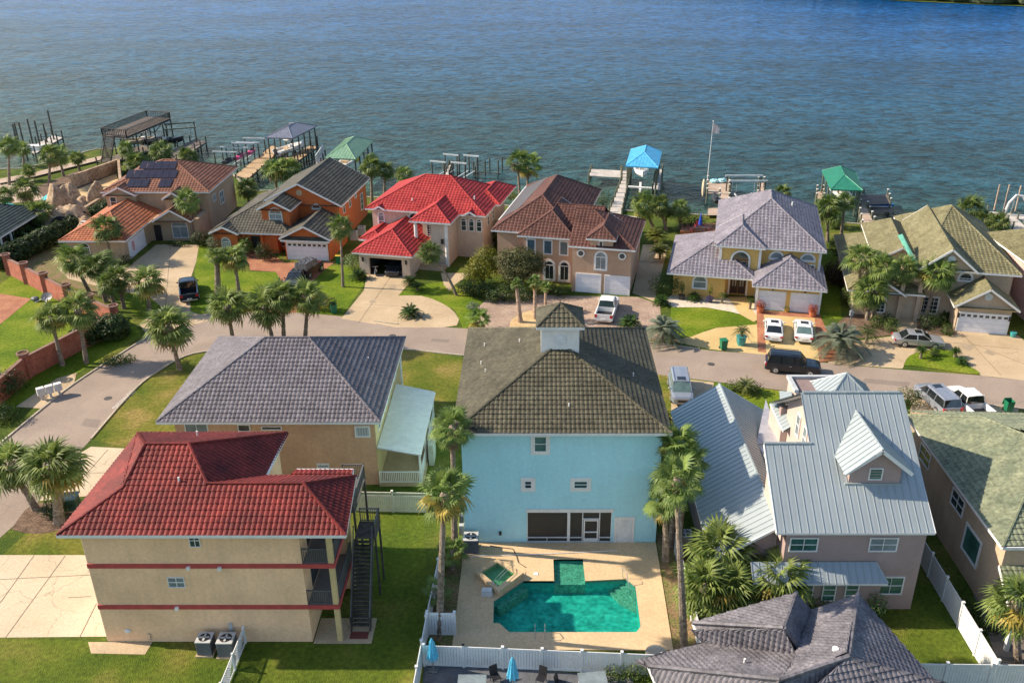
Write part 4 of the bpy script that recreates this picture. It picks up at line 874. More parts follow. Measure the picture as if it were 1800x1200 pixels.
# ---- bright red roof house
a12 = R(-12)
H = thing('scarlet_roof_house', 'cream house with bright red tile roofs, tall white columns and open dark garage', 'house', (-20.5,104.0), a12)
walls(H, -2.1, 12.5, 8.1, 19.3, 0, 5.7, S_CREAM)
holewall(H, -.7, 5.7, -.45, 0, 2.9, [(.55,4.7,.02,2.2)], S_CREAM, .3)
g = MB(); g.add([(-.7,-.45,0),(-.7,8.1,0),(-.7,-.45,2.9),(-.7,8.1,2.9),(5.7,-.45,0),(5.7,8.1,0),(5.7,-.45,2.9),(5.7,8.1,2.9)], [(1,0,2,3),(4,5,7,6)]); g.obj('garage_side_wall', S_CREAM, H)
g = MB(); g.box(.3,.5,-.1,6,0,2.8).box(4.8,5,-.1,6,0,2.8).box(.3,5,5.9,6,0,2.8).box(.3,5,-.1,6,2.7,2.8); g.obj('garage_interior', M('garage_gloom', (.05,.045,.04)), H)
block(H, -1.3, 6.25, -1.0, 9, 2.9, .5, T_SCARLET, axis='y', hb=False, **FAR)
block(H, -2.1, 1.0, 3.2, 9, 3.1, .45, T_SCARLET, axis='y', hb=False, **FAR)
block(H, -2.75, 13.0, 7.5, 19.9, 5.7, .5, T_SCARLET, **FAR)
block(H, 4.4, 9.6, 3.75, 14, 5.7, .56, T_SCARLET, axis='y', hb=False, **FAR)
block(H, 9.0, 13.6, 12.5, 21.5, 5.7, .5, T_SCARLET, axis='y', **FAR)
walls(H, 6.9, 9.1, 4.3, 8.2, 0, 5.7, S_CREAM, 'tower_wall'); walls(H, 5.3, 7.0, 6.0, 8.2, 0, 5.7, S_CREAM, 'entry_wall')
for x in (5.0, 8.9):
    MB().tube((x,4.25,0),(x,4.25,5.7),.24,.2,12).obj('column', WHITE, H, smooth=False)
window(H, (6.9-.1,5.98,3.9), 'f', 1.9, 1.5, 5, 5, fw=.06, bars=.03); window(H, (6.4,5.98,5.1), 'f', 1.5, .5, 1, 1)
for x in (10.0,11.0,12.0): window(H, (x,8.1,4.1), 'f', .7, 1.3, 1, 2, arch=True, surround=.05)
window(H, (-.9,8.1,4.0), 'f', .8, 1.5, 1, 2, arch=True, surround=.1, glass=GLASSB); window(H, (3.5,8.1,4.6), 'f', 1.4, .1, 3, 1, arch=True, surround=.1)
gable_front(H, -1.6, -.1, 7.3, 9.5, 5.75, .55, T_SCARLET, S_CREAM, **FAR); gable_front(H, 10.2, 11.8, 7.3, 9.5, 5.75, .55, T_SCARLET, S_CREAM, **FAR)
for y in (10.5,13.0): window(H, (12.5,y,4.2), 'r', .8, 1.2, 1, 2)
window(H, (12.5,15.8,4.9), 'r', .8, .8, 1, 1)
for i in range(3): MB().box(5.2,9.0,3.2-i*.4,3.6-i*.4,0,.45-i*.15).obj('entry_step', CONC, H)
for x in (-.2,5.25): MB().box(x-.1,x+.1,-.6,-.46,1.7,2.2).obj('wall_lamp', BLACK, H)
MB().box(8.2,8.5,4.1,4.28,2.9,3.5).obj('wall_lamp', BLACK, H)
for x, y, z in ((3.0,9.2,6.6),(1.2,17,7.2),(10.8,10.5,7.0)): vent_pipe(H, x, y, z, .3, .08)

# ---- brown roof house
H = thing('brown_roof_house', 'peach stucco house with brown tile roofs, small tower and two garage doors', 'house', (5,97.0), a12)
walls(H, -1.1, 5.6, .95, 11, 0, 5.7, S_PEACH); walls(H, -7.3, -1.2, 3.4, 12, 0, 5.7, S_PEACH, 'middle_wall'); walls(H, -10.8, -2, 4.6, 23, 0, 5.7, S_PEACH, 'rear_wall')
FE = dict(FAR)
block(H, -11.35, -1.1, 4.0, 23.7, 5.7, .6, T_BROWN, axis='y', **FE)
block(H, -1.45, 6.1, .4, 11.5, 5.7, .48, T_BROWN, axis='x', hl=False, norake=True, **FE)
block(H, -6, 1.5, 1.5+3, 11.5+2, 5.7, .48, T_BROWN, axis='x', hl=False, hr=False, norake=True, **FE)
block(H, -7.9, -1.0, 2.75, 12, 5.7, .62, T_BROWN, axis='y', hb=False, **FE)
walls(H, .95, 3.55, .7, 4, 5.3, 6.75, S_PEACH, 'tower_wall')
block(H, .6, 3.9, .3, 7, 6.75, .62, T_BROWN, axis='y', hb=False, **FE)
window(H, (2.2,.7,6.1), 'f', .5, .7, 1, 1); window(H, (2.2,.95,3.7), 'f', 1.25, 1.5, 2, 1, arch=True, surround=.14, glass=GLASSB)
for x in (-.1,4.6): 
    MB().disc((x,.92,4.75),.45,(0,-1,0),18,.06).obj('round_window', WHITE, H); MB().disc((x,.87,4.75),.3,(0,-1,0),16,.03).obj('pane', GLASS, H)
for x in (-6.4,-4.4,-2.5): window(H, (x,3.4,4.3), 'f', 1.0, 1.7, 1, 1, surround=.06, glass=M('blue_reflecting_glass', (.08,.13,.16), rough=.1))
for x in (-4.2,-2.4): window(H, (x,3.4,1.2), 'f', 1.1, 1.8, 2, 1, arch=True, surround=.18)
garage_door(H, (.85,.95,.02), 'f', 2.7, 2.2, trim=.14); garage_door(H, (4.15,.95,.02), 'f', 2.7, 2.2, trim=.14)
SOL = M('dark_flat_roof_panel', (.07,.06,.06), rough=.5)
p_ = lambda x, y: (x, y, 5.7+.6*(x+11.35)+.1)
MB().poly([p_(-11.2,8),p_(-9.0,8.6),p_(-8.0,21),p_(-11.2,22)]).obj('flat_panel', SOL, H)
MB().bar((-11.35,7.6,5.75),(-11.35,23,5.75),.12,.16).obj('white_edge', WHITE, H)
for y in (12.2,15): window(H, (-2+.01,y,4.4), 'r', 1, 1.3, 1, 1)
block(H, -8.4, -6.6, 2.6, 5, 3.4, .5, T_BROWN, axis='y', hb=False, **FE)

# ---- yellow house
H = thing('yellow_house', 'bright yellow two storey house with lilac grey tile roofs, arched entry and double garage', 'house', (22.5,97.6), a12)
walls(H, -1.7, 9.3, .45, 16.8, 0, 5.7, S_YELLOW); walls(H, -6.6, -.8, -2.0, 9.8, 0, 2.95, S_YELLOW, 'low_wall')
walls(H, 2.7, 9.4, -4.1, 2, 0, 2.95, S_YELLOW, 'garage_wall')
holewall(H, -1.6, 2.75, -.4, 0, 5.9, [(-.25,1.55,.02,4.3)], S_YELLOW, .6)
t = MB().add([(-1.6,-.4,0),(-1.6,1,0),(-1.6,1,5.9),(-1.6,-.4,5.9),(2.75,-.4,0),(2.75,1,0),(2.75,1,5.9),(2.75,-.4,5.9)], [(1,0,3,2),(4,5,6,7)]); t.obj('tower_wall', S_YELLOW, H)
OR = stucco('orange_entry_stucco', (.55,.27,.07)); MB().box(-.25,1.55,.1,.2,0,5).obj('entry_wall', OR, H)
block(H, -7.3, 2.5, -2.8, 10.4, 2.95, .5, T_LILAC, axis='y', **FAR)
c0, c1, c2_, c3 = (-2.4,-.1,5.75),(9.85,-.1,5.75),(9.85,17.4,5.75),(-2.4,17.4,5.75); A, B = (3.7,7.2,9.3),(3.7,11,9.3)
roof(H, [[c0,c1,A],[c1,c2_,B,A],[c2_,c3,B],[c3,c0,A,B]], T_LILAC, caps=[(c0,A),(c1,A),(c2_,B),(c3,B),(A,B)], eaves=[(c0,c1),(c1,c2_),(c3,c0)], soffit=[c0,c1,c2_,c3], **FAR)
block(H, -2.15, 3.25, -.95, 6, 5.95, .62, T_LILAC, axis='y', hb=False, **FAR)
block(H, 2.1, 9.95, -4.75, 3.2, 2.95, .54, T_LILAC, axis='y', hb=False, **FAR)
tr = MB()
for x in (-1.6,2.75): tr.box(x-.14,x+.14,-.52,-.38,0,5.9)
tr.box(2.56,2.84,-4.24,-4.06,0,2.9).box(9.24,9.52,-4.24,-4.06,0,2.9).box(9.16,9.44,.3,.48,2.9,5.7).box(-.45,-.25,-.5,-.38,0,4.4).box(1.55,1.75,-.5,-.38,0,4.4)
for q in ('x',): tr.obj('corner_trim', WHITE, H, kind='stuff')
ar = MB(); K = 12
for i in range(K):
    t0 = math.pi*i/K; t1 = math.pi*(i+1)/K; pts = []
    for dep in (-.38,-.5):
        for rr_, tt in ((.9,t0),(1.12,t0),(1.12,t1),(.9,t1)): pts.append((.65+rr_*math.cos(tt), dep, 4.3+rr_*math.sin(tt)))
    ar.add(pts, [(4,5,6,7),(0,1,5,4),(2,3,7,6)])
ar.obj('entry_arch', WHITE, H); MB().poly([(.65+.9*math.cos(math.pi*i/12),-.405,4.3+.9*math.sin(math.pi*i/12)) for i in range(13)]).obj('fanlight', GLASS, H)
window(H, (.65,.09,3.75), 'f', 1.5, .35, 1, 1, fw=.05); window(H, (.65,.09,2.65), 'f', 1.5, .35, 1, 1, fw=.05)
DW = M('dark_door_wood', (.05,.025,.018), rough=.5)
d_ = MB().box(-.15,.62,.02,.09,.05,2.2).obj('front_door', DW, H); MB().box(.68,1.45,.02,.09,.05,2.2).obj('front_door', DW, H)
for x in (.08,.38,.92,1.2): MB().box(x-.08,x+.08,-.01,.02,.9,2.1).obj('door_light', M('frosted_door_glass', (.35,.33,.28)), H)
window(H, (4.6,.45,4.4), 'f', 1.5, .1, 1, 1, arch=True, surround=.12, glass=GLASSB); window(H, (4.6,.45,3.75), 'f', 1.7, .4, 1, 1, surround=.05, glass=GLASSB)
window(H, (8.0,.45,4.4), 'f', 1.5, .1, 1, 1, arch=True, surround=.12, glass=GLASSB); window(H, (8.0,.45,3.75), 'f', 1.7, .4, 1, 1, surround=.05)
window(H, (-3.6,-2.0,1.5), 'f', 1.5, .8, 1, 1, arch=True, surround=.12, glass=GLASSB)
garage_door(H, (4.35,-4.1,.02), 'f', 2.7, 2.15); garage_door(H, (7.75,-4.1,.02), 'f', 2.7, 2.15)
for x in (4.35,7.75): MB().box(x-.09,x+.09,-4.3,-4.12,2.4,2.75).obj('wall_lamp', BLACK, H)
vent_pipe(H, 6.3, 10, 7.8, .5, .1)

# ---- khaki roof house
H = thing('khaki_roof_house', 'beige house with khaki green tile gables and wide white garage door behind palms', 'house', (44,88), a12)
walls(H, -10.1, -3, 1.6, 18.5, 0, 3.0, S_TAUPES, 'low_wall'); walls(H, -5.2, 5.5, 2.4, 17, 0, 5.7, S_TAUPES); walls(H, .0, 5.2, -.8, 4, 0, 2.95, S_TAUPES, 'garage_wall')
block(H, -10.9, -3.0, 1.0, 19.4, 3.0, .52, T_KHAKI, axis='y', **FAR)
block(H, -8.0, -2.4, 5.2, 18.5, 5.0, .62, T_KHAKI, axis='y', hf=False, wallm=S_TAUPES, **FAR)
block(H, -4.1, 6.1, 1.7, 20, 5.7, .647, T_KHAKI, axis='y', frun=12.8, **FAR)
gable_front(H, -3.95, 1.85, 1.55, 17.5, 5.7, .82, T_KHAKI, S_TAUPES, **FAR)
gable_front(H, -.55, 5.75, -1.4, 4.2, 2.95, .68, T_KHAKI, S_TAUPES, **FAR)
gable_front(H, -9.3, -5.0, .6, 5, 2.95, .6, T_KHAKI, S_TAUPES, **FAR)
p = [(-4.6,2.0,5.7),(-4.2,2.0,5.7),(-4.2,7.5,6.3),(-4.6,7.5,6.3)]
MB().poly([(-4.45,2.2,5.9),(-3.98,2.2,5.85),(-5.2,7.3,7.6),(-5.7,7.3,7.4)]).obj('valley_flashing', M('green_copper', (.10,.33,.24), rough=.6), H)
garage_door(H, (2.65,-.8,.02), 'f', 4.75, 2.1, lights=8)
for x, z, y in ((-.95,6.9,1.95),(2.6,4.15,-1.0)): MB().disc((x,y,z),.42,(0,-1,0),8,.06).obj('gable_vent', M('pale_blue_vent', (.5,.56,.55)), H)
window(H, (.9,2.4,4.6), 'f', 1.3, .25, 3, 1, arch=True, surround=.14, sm=WHITE); window(H, (-2.2,2.4,1.4), 'f', 1.9, 1.9, 4, 4, surround=.08)
window(H, (-7.6,1.6,1.3), 'f', 1.7, 1.7, 4, 4, surround=.08); window(H, (-2.3,2.4,4.2), 'f', 1.5, .9, 2, 2, surround=.1)
MB().box(-4.9,-3.9,2.25,2.38,.05,3.2).obj('front_door', GLASS, H)
for x in (-5.35,-3.55): MB().box(x-.2,x+.2,1.2,1.6,0,4.4).obj('porch_column', S_TAUPES, H)
MB().box(-5.55,-3.35,1.2,2.4,4.4,4.8).obj('porch_head', S_TAUPES, H)
for x in (.15,5.1): MB().box(x-.1,x+.1,-.95,-.81,1.6,2.1).obj('wall_lamp', BLACK, H)

# ---- pale house on the right edge, dark roof house on the left edge, far shore wood
H = thing('pale_pink_house', 'pale pink two storey house cut off by the right edge beyond the khaki roof house', 'house')
walls(H, 52.5, 64, 86.5, 100, 0, 6.2, S_PINK); block(H, 51.8, 64.8, 85.8, 100.6, 6.2, .5, T_KHAKI, **FAR); window(H, (52.5,88.5,1.6), 'l', .8, 1.4, 1, 2); rebase(H, 58, 90)
H = thing('dark_green_roof_house', 'brown house with dark green roof and white posts cut off by the left edge', 'house')
T_DGREEN = tilemat('dark_blue_green_shingle', (.028,.042,.04), (.05,.07,.062)); S_DB = stucco('dark_brown_stucco', (.10,.06,.045))
walls(H, -80, -68.2, 108.5, 120, 0, 3.0, S_DB); block(H, -82, -66.8, 107.5, 121, 3.0, .42, T_DGREEN, **FAR)
for y in (109.5,111.8): MB().box(-67.5,-67.3,y,y+.2,0,2.9).obj('porch_post', WHITE, H)
window(H, (-68.2,113,1.5), 'r', 1.8, 2.0, 1, 1); rebase(H, -74, 112)

# ================================================================ pool and deck
POOL = [(-.82,47.65),(1.2,47.65),(1.19,49.85),(3.2,49.85),(3.24,47.65),(5.95,47.85),(6.5,47.1),(6.46,43.43),(6.14,42.95),(-1.62,42.95),(-2.28,43.73),(-2.64,43.73),(-2.69,45.7)]
DECK = [(-4.97,51.72),(-5.02,41.5),(8.2,41.45),(8.37,51.72)]
sheet('pool_deck', DECK, .06, DECKC, holes=[POOL], thick=.16)
P = thing('swimming_pool', 'teal swimming pool with angled corners, shallow shelf and tiled edge behind the turquoise house', 'pool', (1.7,45,0))
PLAST = M('teal_pool_plaster', (.06,.40,.36), c2=(.13,.53,.47), rough=.7, scale=.9, fine=.2, fscale=3.5)
SHELFM = M('grey_green_shelf_tile', (.30,.30,.23), c2=(.46,.46,.36), rough=.7, scale=3, fine=.3, fscale=9)
TILEB = M('blue_green_tile_band', (.14,.36,.33), c2=(.2,.45,.4), rough=.3, scale=6)
def shell(pts, z0, z1, mat, name):
    mb = MB(); n_ = len(pts)
    for i in range(n_):
        a, b = pts[i], pts[(i+1) % n_]; mb.add([(a[0],a[1],z0),(b[0],b[1],z0),(b[0],b[1],z1),(a[0],a[1],z1)], [(0,1,2,3)])
    return mb.obj(name, mat, P)
loc = lambda L_: [(x-1.7, y-45) for x, y in L_]
PL = loc(POOL); shell(PL, -.30, .055, TILEB, 'tile_band'); shell(PL, -1.01, -.30, PLAST, 'pool_wall')
tri = tessellate_polygon([[Vector((x,y,0)) for x, y in PL]]); fm = MB()
def floor_z(x, y):
    X, Y = x+1.7, y+45
    if Y > 47.64 and 1.1 < X < 3.3: return -.75
    return -1.65
fm.add([(x,y,-1.0) for x, y in PL], [tuple(t) for t in tri]); fm.obj('pool_floor', PLAST, P)
MB().box(-.495,1.535,2.63,4.83,-.99,-.24).obj('tanning_shelf', SHELFM, P)
sp = MB(); sp.prism([(-4.36,.72),(-2.54,2.62),(-2.2,2.3),(-4.0,.4)],-.99,-.35); sp.obj('bench_step', SHELFM, P)

st = MB()
for i in range(4):
    r_ = 1.7-.38*i; pts = [(4.78,2.05)] + [(4.78+0-r_*math.cos(t), 2.05+.8-r_*.0-r_*math.sin(t)) for t in (0,)]
    st.prism([(4.75-r_,2.80),(4.75,2.80),(4.78,2.05-r_*.2),(4.78,2.4-r_),(4.78-r_*.6,2.8-r_*.75)], -.99+.19*i, -.80+.19*i)
st.obj('entry_steps', SHELFM, P, kind='stuff')
def poolwater(name, deep, light):
    m = bpy.data.materials.new(name); m.use_nodes = True; n = m.node_tree; n.nodes.clear(); L = n.links
    out = n.nodes.new('ShaderNodeOutputMaterial'); tr = n.nodes.new('ShaderNodeBsdfTransparent'); gl = n.nodes.new('ShaderNodeBsdfGlossy'); gl.inputs['Roughness'].default_value = .03
    tc = n.nodes.new('ShaderNodeTexCoord'); v = n.nodes.new('ShaderNodeTexNoise'); v.inputs['Scale'].default_value = 3.2; v.inputs['Detail'].default_value = 2; v.inputs['Distortion'].default_value = 1.2
    L.new(tc.outputs['Object'], v.inputs['Vector'])
    bp = n.nodes.new('ShaderNodeBump'); bp.inputs['Strength'].default_value = .25; bp.inputs['Distance'].default_value = .04; L.new(v.outputs['Fac'], bp.inputs['Height'])
    L.new(bp.outputs[0], gl.inputs['Normal']); fr_ = n.nodes.new('ShaderNodeFresnel'); fr_.inputs[0].default_value = 1.33; L.new(bp.outputs[0], fr_.inputs['Normal'])
    tr.inputs[0].default_value = (*deep, 1)
    mx = n.nodes.new('ShaderNodeMixShader'); hf = n.nodes.new('ShaderNodeMath'); hf.operation = 'MULTIPLY'; hf.inputs[1].default_value = .35; L.new(fr_.outputs[0], hf.inputs[0]); L.new(hf.outputs[0], mx.inputs[0]); L.new(tr.outputs[0], mx.inputs[1]); L.new(gl.outputs[0], mx.inputs[2]); L.new(mx.outputs[0], out.inputs[0])
    return m
PW = poolwater('pool_water', (.40,.90,.82), None)
def surf(pts, z, name):
    t_ = tessellate_polygon([[Vector((x,y,0)) for x, y in pts]]); up_ = []
    for t in t_:
        (x0,y0),(x1,y1),(x2,y2) = (pts[i] for i in t); up_.append(tuple(t) if (x1-x0)*(y2-y0)-(x2-x0)*(y1-y0) > 0 else (t[0],t[2],t[1]))
    a = MB(); a.add([(x,y,z) for x, y in pts], up_); return a.obj(name, PW, P)
surf(PL, -.05, 'water_surface')
hr = MB()
for x in (-.05,.55):
    hr.chain([(x-1.7,42.35-45,.06),(x-1.7,42.35-45,.7),(x-1.7,42.6-45,.85),(x-1.7,42.95-45,.7),(x-1.7,43.05-45,-.4)],[.025]*5,6)
    hr.obj('ladder_rail', STEEL, P); hr = MB()
hr.chain([(4.05,2.9,.06),(4.0,3.0,.9),(4.25,2.5,.8),(4.35,2.1,.1),(4.4,1.9,-.4)],[.025]*5,6); hr.obj('hand_rail', STEEL, P)
# raised hot tub
SP = thing('hot_tub', 'raised square hot tub set diagonally at the left corner of the pool', 'hot tub', (-2.46,47.73,.06))
P_old = P; P = SP
O4 = [(-.14,1.66),(-1.6,.36),(.08,-1.62),(1.66,.27)]; I4 = [(-.12,1.32),(-1.16,.32),(.02,-1.1),(1.12,.2)]
mb = MB()
for i in range(4):
    a, b = O4[i], O4[(i+1)%4]; c, d = I4[i], I4[(i+1)%4]
    mb.add([(*a,0),(*b,0),(*b,.42),(*a,.42),(*c,.42),(*d,.42),(*c,-.6),(*d,-.6)], [(0,1,2,3),(3,2,5,4),(4,5,7,6)])
mb.obj('tub_wall', DECKC, SP)
MB().add([(*p,-.5) for p in I4], [(0,1,2,3)]).obj('tub_floor', PLAST, SP); surf(I4, .3, 'water_surface')
se = MB()
for i in range(4):
    c, d = Vector((*I4[i],0)), Vector((*I4[(i+1)%4],0)); se.add([c+Vector((0,0,-.1)),d+Vector((0,0,-.1)),d*.6+Vector((0,0,-.1)),c*.6+Vector((0,0,-.1)),c*.6+Vector((0,0,-.5)),d*.6+Vector((0,0,-.5))],[(0,1,2,3),(3,2,5,4)])
se.obj('tub_seat', SHELFM, SP)
for x in (.35,.6): MB().chain([(x-.7,-1.1,.42),(x-.6,-.9,.75),(x+.1,.2,.78),(x+.45,.9,.5)],[.02]*4,6).obj('hand_rail', STEEL, SP)
P = P_old
o = MB().box(-.35,.35,-.25,.25,0,.3).box(-.3,.3,-.2,.2,.3,.4).obj('deck_box', M('white_plastic', (.62,.62,.6), rough=.4)); o.location = (-3.15,46.35,.06); tag(o, 'small white plastic step box beside the hot tub', 'step')
tag(MB().chain([(-3.2,51.3,.1),(-2.4,51.1,.09),(-1.6,50.95,.09),(-1.35,50.3,.09),(-1.2,49.5,.1),(-.7,49.0,.1)],[.03]*6,5).obj('hose', M('brown_hose', (.12,.08,.05))), 'thin brown hose lying on the pool deck by the turquoise house', 'hose')
tag(MB().chain([(-4.4,50.15,.1),(0,50.35,.1),(5.6,50.75,.1)],[.03]*3,5).obj('pool_pole', WHITE), 'long white pole lying on the pool deck', 'pole')
tag(MB().disc((0,0,0),.62,(0,0,1),20,.22).obj('round_table_top', M('pale_stone', (.42,.38,.3))), 'round pale stone disc at the front right corner of the pool deck', 'table top').location = (7.1,41.05,.06)
ds = MB().box(-.14,.14,-.14,.14,0,.03).obj('skimmer_lid', WHITE); ds.location = (.0,48.35,.06); tag(ds, 'small square white skimmer lid on deck between hot tub and pool shelf', 'lid')

# ================================================================ fences
VIN = M('white_vinyl', (.70,.71,.70), rough=.45, var=.04)
LAT = M('cream_vinyl', (.66,.63,.52), rough=.5, var=.05)
def fence(pts, h, label, group, mat=VIN, step=.16, bay=2.4, lattice=False, board=.13, name='fence'):
    F_ = thing(name, label, 'fence', (pts[0][0], pts[0][1], 0), 0, group); ox, oy = pts[0]
    for (x0, y0), (x1, y1) in zip(pts, pts[1:]):
        a = Vector((x0-ox, y0-oy, 0)); b = Vector((x1-ox, y1-oy, 0)); d = b-a; L = d.length; d.normalize(); nb = max(1, round(L/bay)); up = Vector((0,0,1)); nn = d.cross(up)
        for i in range(nb+1):
            p = a + d*(L*i/nb); m = MB().obox(p+up*(h+.1)/2, d, up, nn, .13, h+.1, .13); m.obox(p+up*(h+.13), d, up, nn, .17, .06, .17); m.obj('fence_post', mat, F_)
        hb = h*.82 if lattice else h
        for i in range(nb):
            p = a + d*(L*i/nb+.07); q = a + d*(L*(i+1)/nb-.07)
            for z in (.12, hb-.06): MB().bar(p+up*z, q+up*z, .05, .14).obj('rail', mat, F_)
            k = max(1, int((q-p).length/step)); w_ = (q-p).length/k
            for j in range(k):
                c = p + d*(w_*(j+.5)); MB().obox(c+up*(hb/2+.03), d, up, nn, w_-.018, hb-.1, .022).obj('fence_board', mat, F_)
            if lattice:
                m = MB(); m.bar(p+up*(h-.03), q+up*(h-.03), .05, .06); k2 = int((q-p).length/.13)
                for j in range(k2):
                    c = p + d*(.13*j); m.bar(c+up*hb, c+d*.3+up*(h-.03), .012, .025); m.bar(c+d*.3+up*hb, c+up*(h-.03), .012, .025)
                m.obj('lattice', mat, F_, kind='stuff')
    return F_
FG = 'white vinyl fences between the gardens'
fence([(-6.5,40.25),(-4.2,40.15),(7.2,39.5)], 1.55, 'white picket fence along the front edge of the pool deck', FG)
fence([(-6.55,42.75),(-4.9,42.7)], 1.75, 'short solid white fence return at the front left corner of the pool yard', FG)
fence([(-6.6,42.6),(-6.75,36.5)], 1.55, 'white fence running down past the blue umbrella to the bottom edge', FG)
fence([(-6.6,42.9),(-6.3,50.5)], 1.5, 'white fence between deep green lawn and left palms of the pool yard', FG)
fence([(-13.3,55.4),(-7.6,55.2)], 1.75, 'cream fence with lattice top below the mauve roof house porch', FG, LAT, lattice=True)
fence([(9.55,50.5),(9.75,39.6)], 1.6, 'white fence along the right side of the pool yard beside tall leaning palm', FG)
fence([(25.98,50.5),(25.98,38.7)], 1.85, 'tall white fence between taupe house lawn and green roof house', FG)
fence([(20.6,38.7),(33.2,38.5)], 1.7, 'white fence at the bottom right corner behind the slate roofs', FG)
F_ = thing('lattice_fence', 'low white lattice fence running from the beige wall beside two air conditioners', 'fence', (-17.5,42.1,0))
up = Vector((0,0,1))
for i in range(3):
    y = -2.2*i; MB().box(-.06,.06,y-.06,y+.06,0,1.3).obj('fence_post', VIN, F_)
    if i < 2:
        m = MB(); m.bar((0,y,.1),(0,y-2.2,.1),.05,.08).bar((0,y,1.15),(0,y-2.2,1.15),.05,.08)
        for j in range(16):
            a = y-.13*j; m.bar((0,a,.1),(0,max(a-1.0,y-2.2),1.15),.015,.035); m.bar((0,a,1.15),(0,max(a-1.0,y-2.2),.1),.015,.035)
        m.obj('lattice', VIN, F_, kind='stuff')
# brick garden wall with ring topped pillars
BRW = M('red_brick_wall', (.30,.085,.05), c2=(.38,.13,.08), rough=.9, scale=1.5, fine=.25, fscale=12, bump=.4)
RING = M('terracotta_ring', (.22,.12,.09), rough=.8)
def brickwall(pts, h, label, rings):
    W_ = thing('brick_wall', label, 'wall', (pts[0][0], pts[0][1], 0)); ox, oy = pts[0]
    for a, b in zip(pts, pts[1:]):
        p, q = Vector((a[0]-ox,a[1]-oy,0)), Vector((b[0]-ox,b[1]-oy,0))
        MB().bar(p+up*h/2, q+up*h/2, .25, h).obj('wall_panel', BRW, W_); MB().bar(p+up*(h+.04), q+up*(h+.04), .34, .09).obj('wall_cap', RING, W_)
    for a in rings:
        c = Vector((a[0]-ox,a[1]-oy,0)); MB().obox(c+up*(h+.4)/2, (1,0,0),(0,1,0),(0,0,1),.6,.6,h+.4).obj('pillar', BRW, W_)
        m = MB(); N = 18
        for r_, z in ((.55,h+.4),):
            vs_ = []; fs = []
            for i in range(N):
                t = 2*math.pi*i/N
                for rr_, zz in ((.42,z),(.56,z),(.56,z+.16),(.42,z+.16)): vs_.append((c.x+rr_*math.cos(t), c.y+rr_*math.sin(t), zz))
            for i in range(N):
                for j in range(4): fs.append((i*4+j, ((i+1)%N)*4+j, ((i+1)%N)*4+(j+1)%4, i*4+(j+1)%4))
            m.add(vs_, fs)
        m.bar(c+Vector((-.45,0,h+.48)), c+Vector((.45,0,h+.48)), .05); m.bar(c+Vector((0,-.45,h+.48)), c+Vector((0,.45,h+.48)), .05)
        m.obj('ring_planter', RING, W_)
bw = [(-63.59, 103.47), (-60.0, 100.55), (-56.05, 97.23), (-51.84, 93.74), (-48.02, 90.78), (-44.16, 87.83)]
brickwall(bw, 2.1, 'red brick garden wall with six ring topped pillars below the hedge at upper left', bw)
bw2 = [(-47.92, 69.02), (-47.85, 76.56), (-45.76, 82.35), (-44.43, 85.13)]
brickwall(bw2, 2.1, 'shaded red brick wall along the roadside verge at the left edge', [bw2[1]])

# ================================================================ equipment
def ac_unit(x, y, s, label, dark=True, rz=0):
    A_ = thing('air_conditioner', label, 'air conditioner', (x,y,0), rz, 'outdoor air conditioner units'); b = ACGREY if dark else ACLIGHT
    MB().box(-s*.62,s*.62,-s*.62,s*.62,0,.1).obj('base_pad', CONC, A_)
    m = MB()
    m.box(-s/2,s/2,-s/2,s/2,.1,.1+s*1.1); m.obj('casing', b, A_)
    for i in range(9): 
        z = .18+s*i*.11; MB().box(-s*.515,s*.515,-s*.515,s*.515,z,z+.02).obj('louvre', b, A_)
    MB().box(-s*.53,s*.53,-s*.53,s*.53,.1+s*1.1,.16+s*1.1).obj('top_panel', ACLIGHT, A_)
    f = MB().disc((0,0,.16+s*1.1),s*.4,(0,0,1),18,.012).obj('fan_guard', BLACK, A_)
    for k in range(4):
        t = k*math.pi/2; MB().bar((.04*math.cos(t),.04*math.sin(t),.18+s*1.1),(s*.34*math.cos(t),s*.34*math.sin(t),.18+s*1.1),.12,.01).obj('fan_blade', ACLIGHT, f)
    return A_
ac_unit(-19.6,41.4,.85,'left one of two dark air conditioners on pads by the beige wall'); ac_unit(-18.3,41.3,.9,'right one of two dark air conditioners next to the lattice fence')
ac_unit(-4.45,50.9,.95,'grey air conditioner at the left corner of the turquoise house'); ac_unit(10.3,51.3,.9,'pale air conditioner between turquoise house and metal roof house', False)
ac_unit(-24.3,116.5,.9,'air conditioner beside the orange house closer to the street', False); ac_unit(-23.6,118.5,.9,'air conditioner beside the orange house farther back', False)
T_ = thing('utility_meters', 'stack of grey utility meter boxes on the left side wall of the turquoise house', 'meter box', (-5.15,52.1,0))
MB().box(-.2,.2,-.2,.2,.5,1.3).obj('meter_cabinet', ACLIGHT, T_); MB().box(-.15,.15,-.15,.15,1.5,2.1).obj('meter_box', ACGREY, T_); MB().tube((0,0,2.1),(0,0,3.2),.04).obj('conduit', STEEL, T_); MB().tube((0,-.1,0),(0,-.1,.5),.04).obj('conduit', STEEL, T_)
E_ = thing('transformer_box', 'dark green transformer box on the verge behind the lower left palms', 'utility box', (*(-34.37, 55.78),0), R(8))
GB = M('dark_green_paint', (.03,.07,.05), rough=.5); MB().box(-.6,.6,-.5,.5,.1,1.0).obj('cabinet', GB, E_); MB().box(-.68,.68,-.56,.56,1.0,1.1).obj('lid', M('green_lid', (.09,.15,.12), rough=.5), E_); MB().box(-.7,.7,-.6,.6,0,.1).obj('base_pad', CONC, E_)
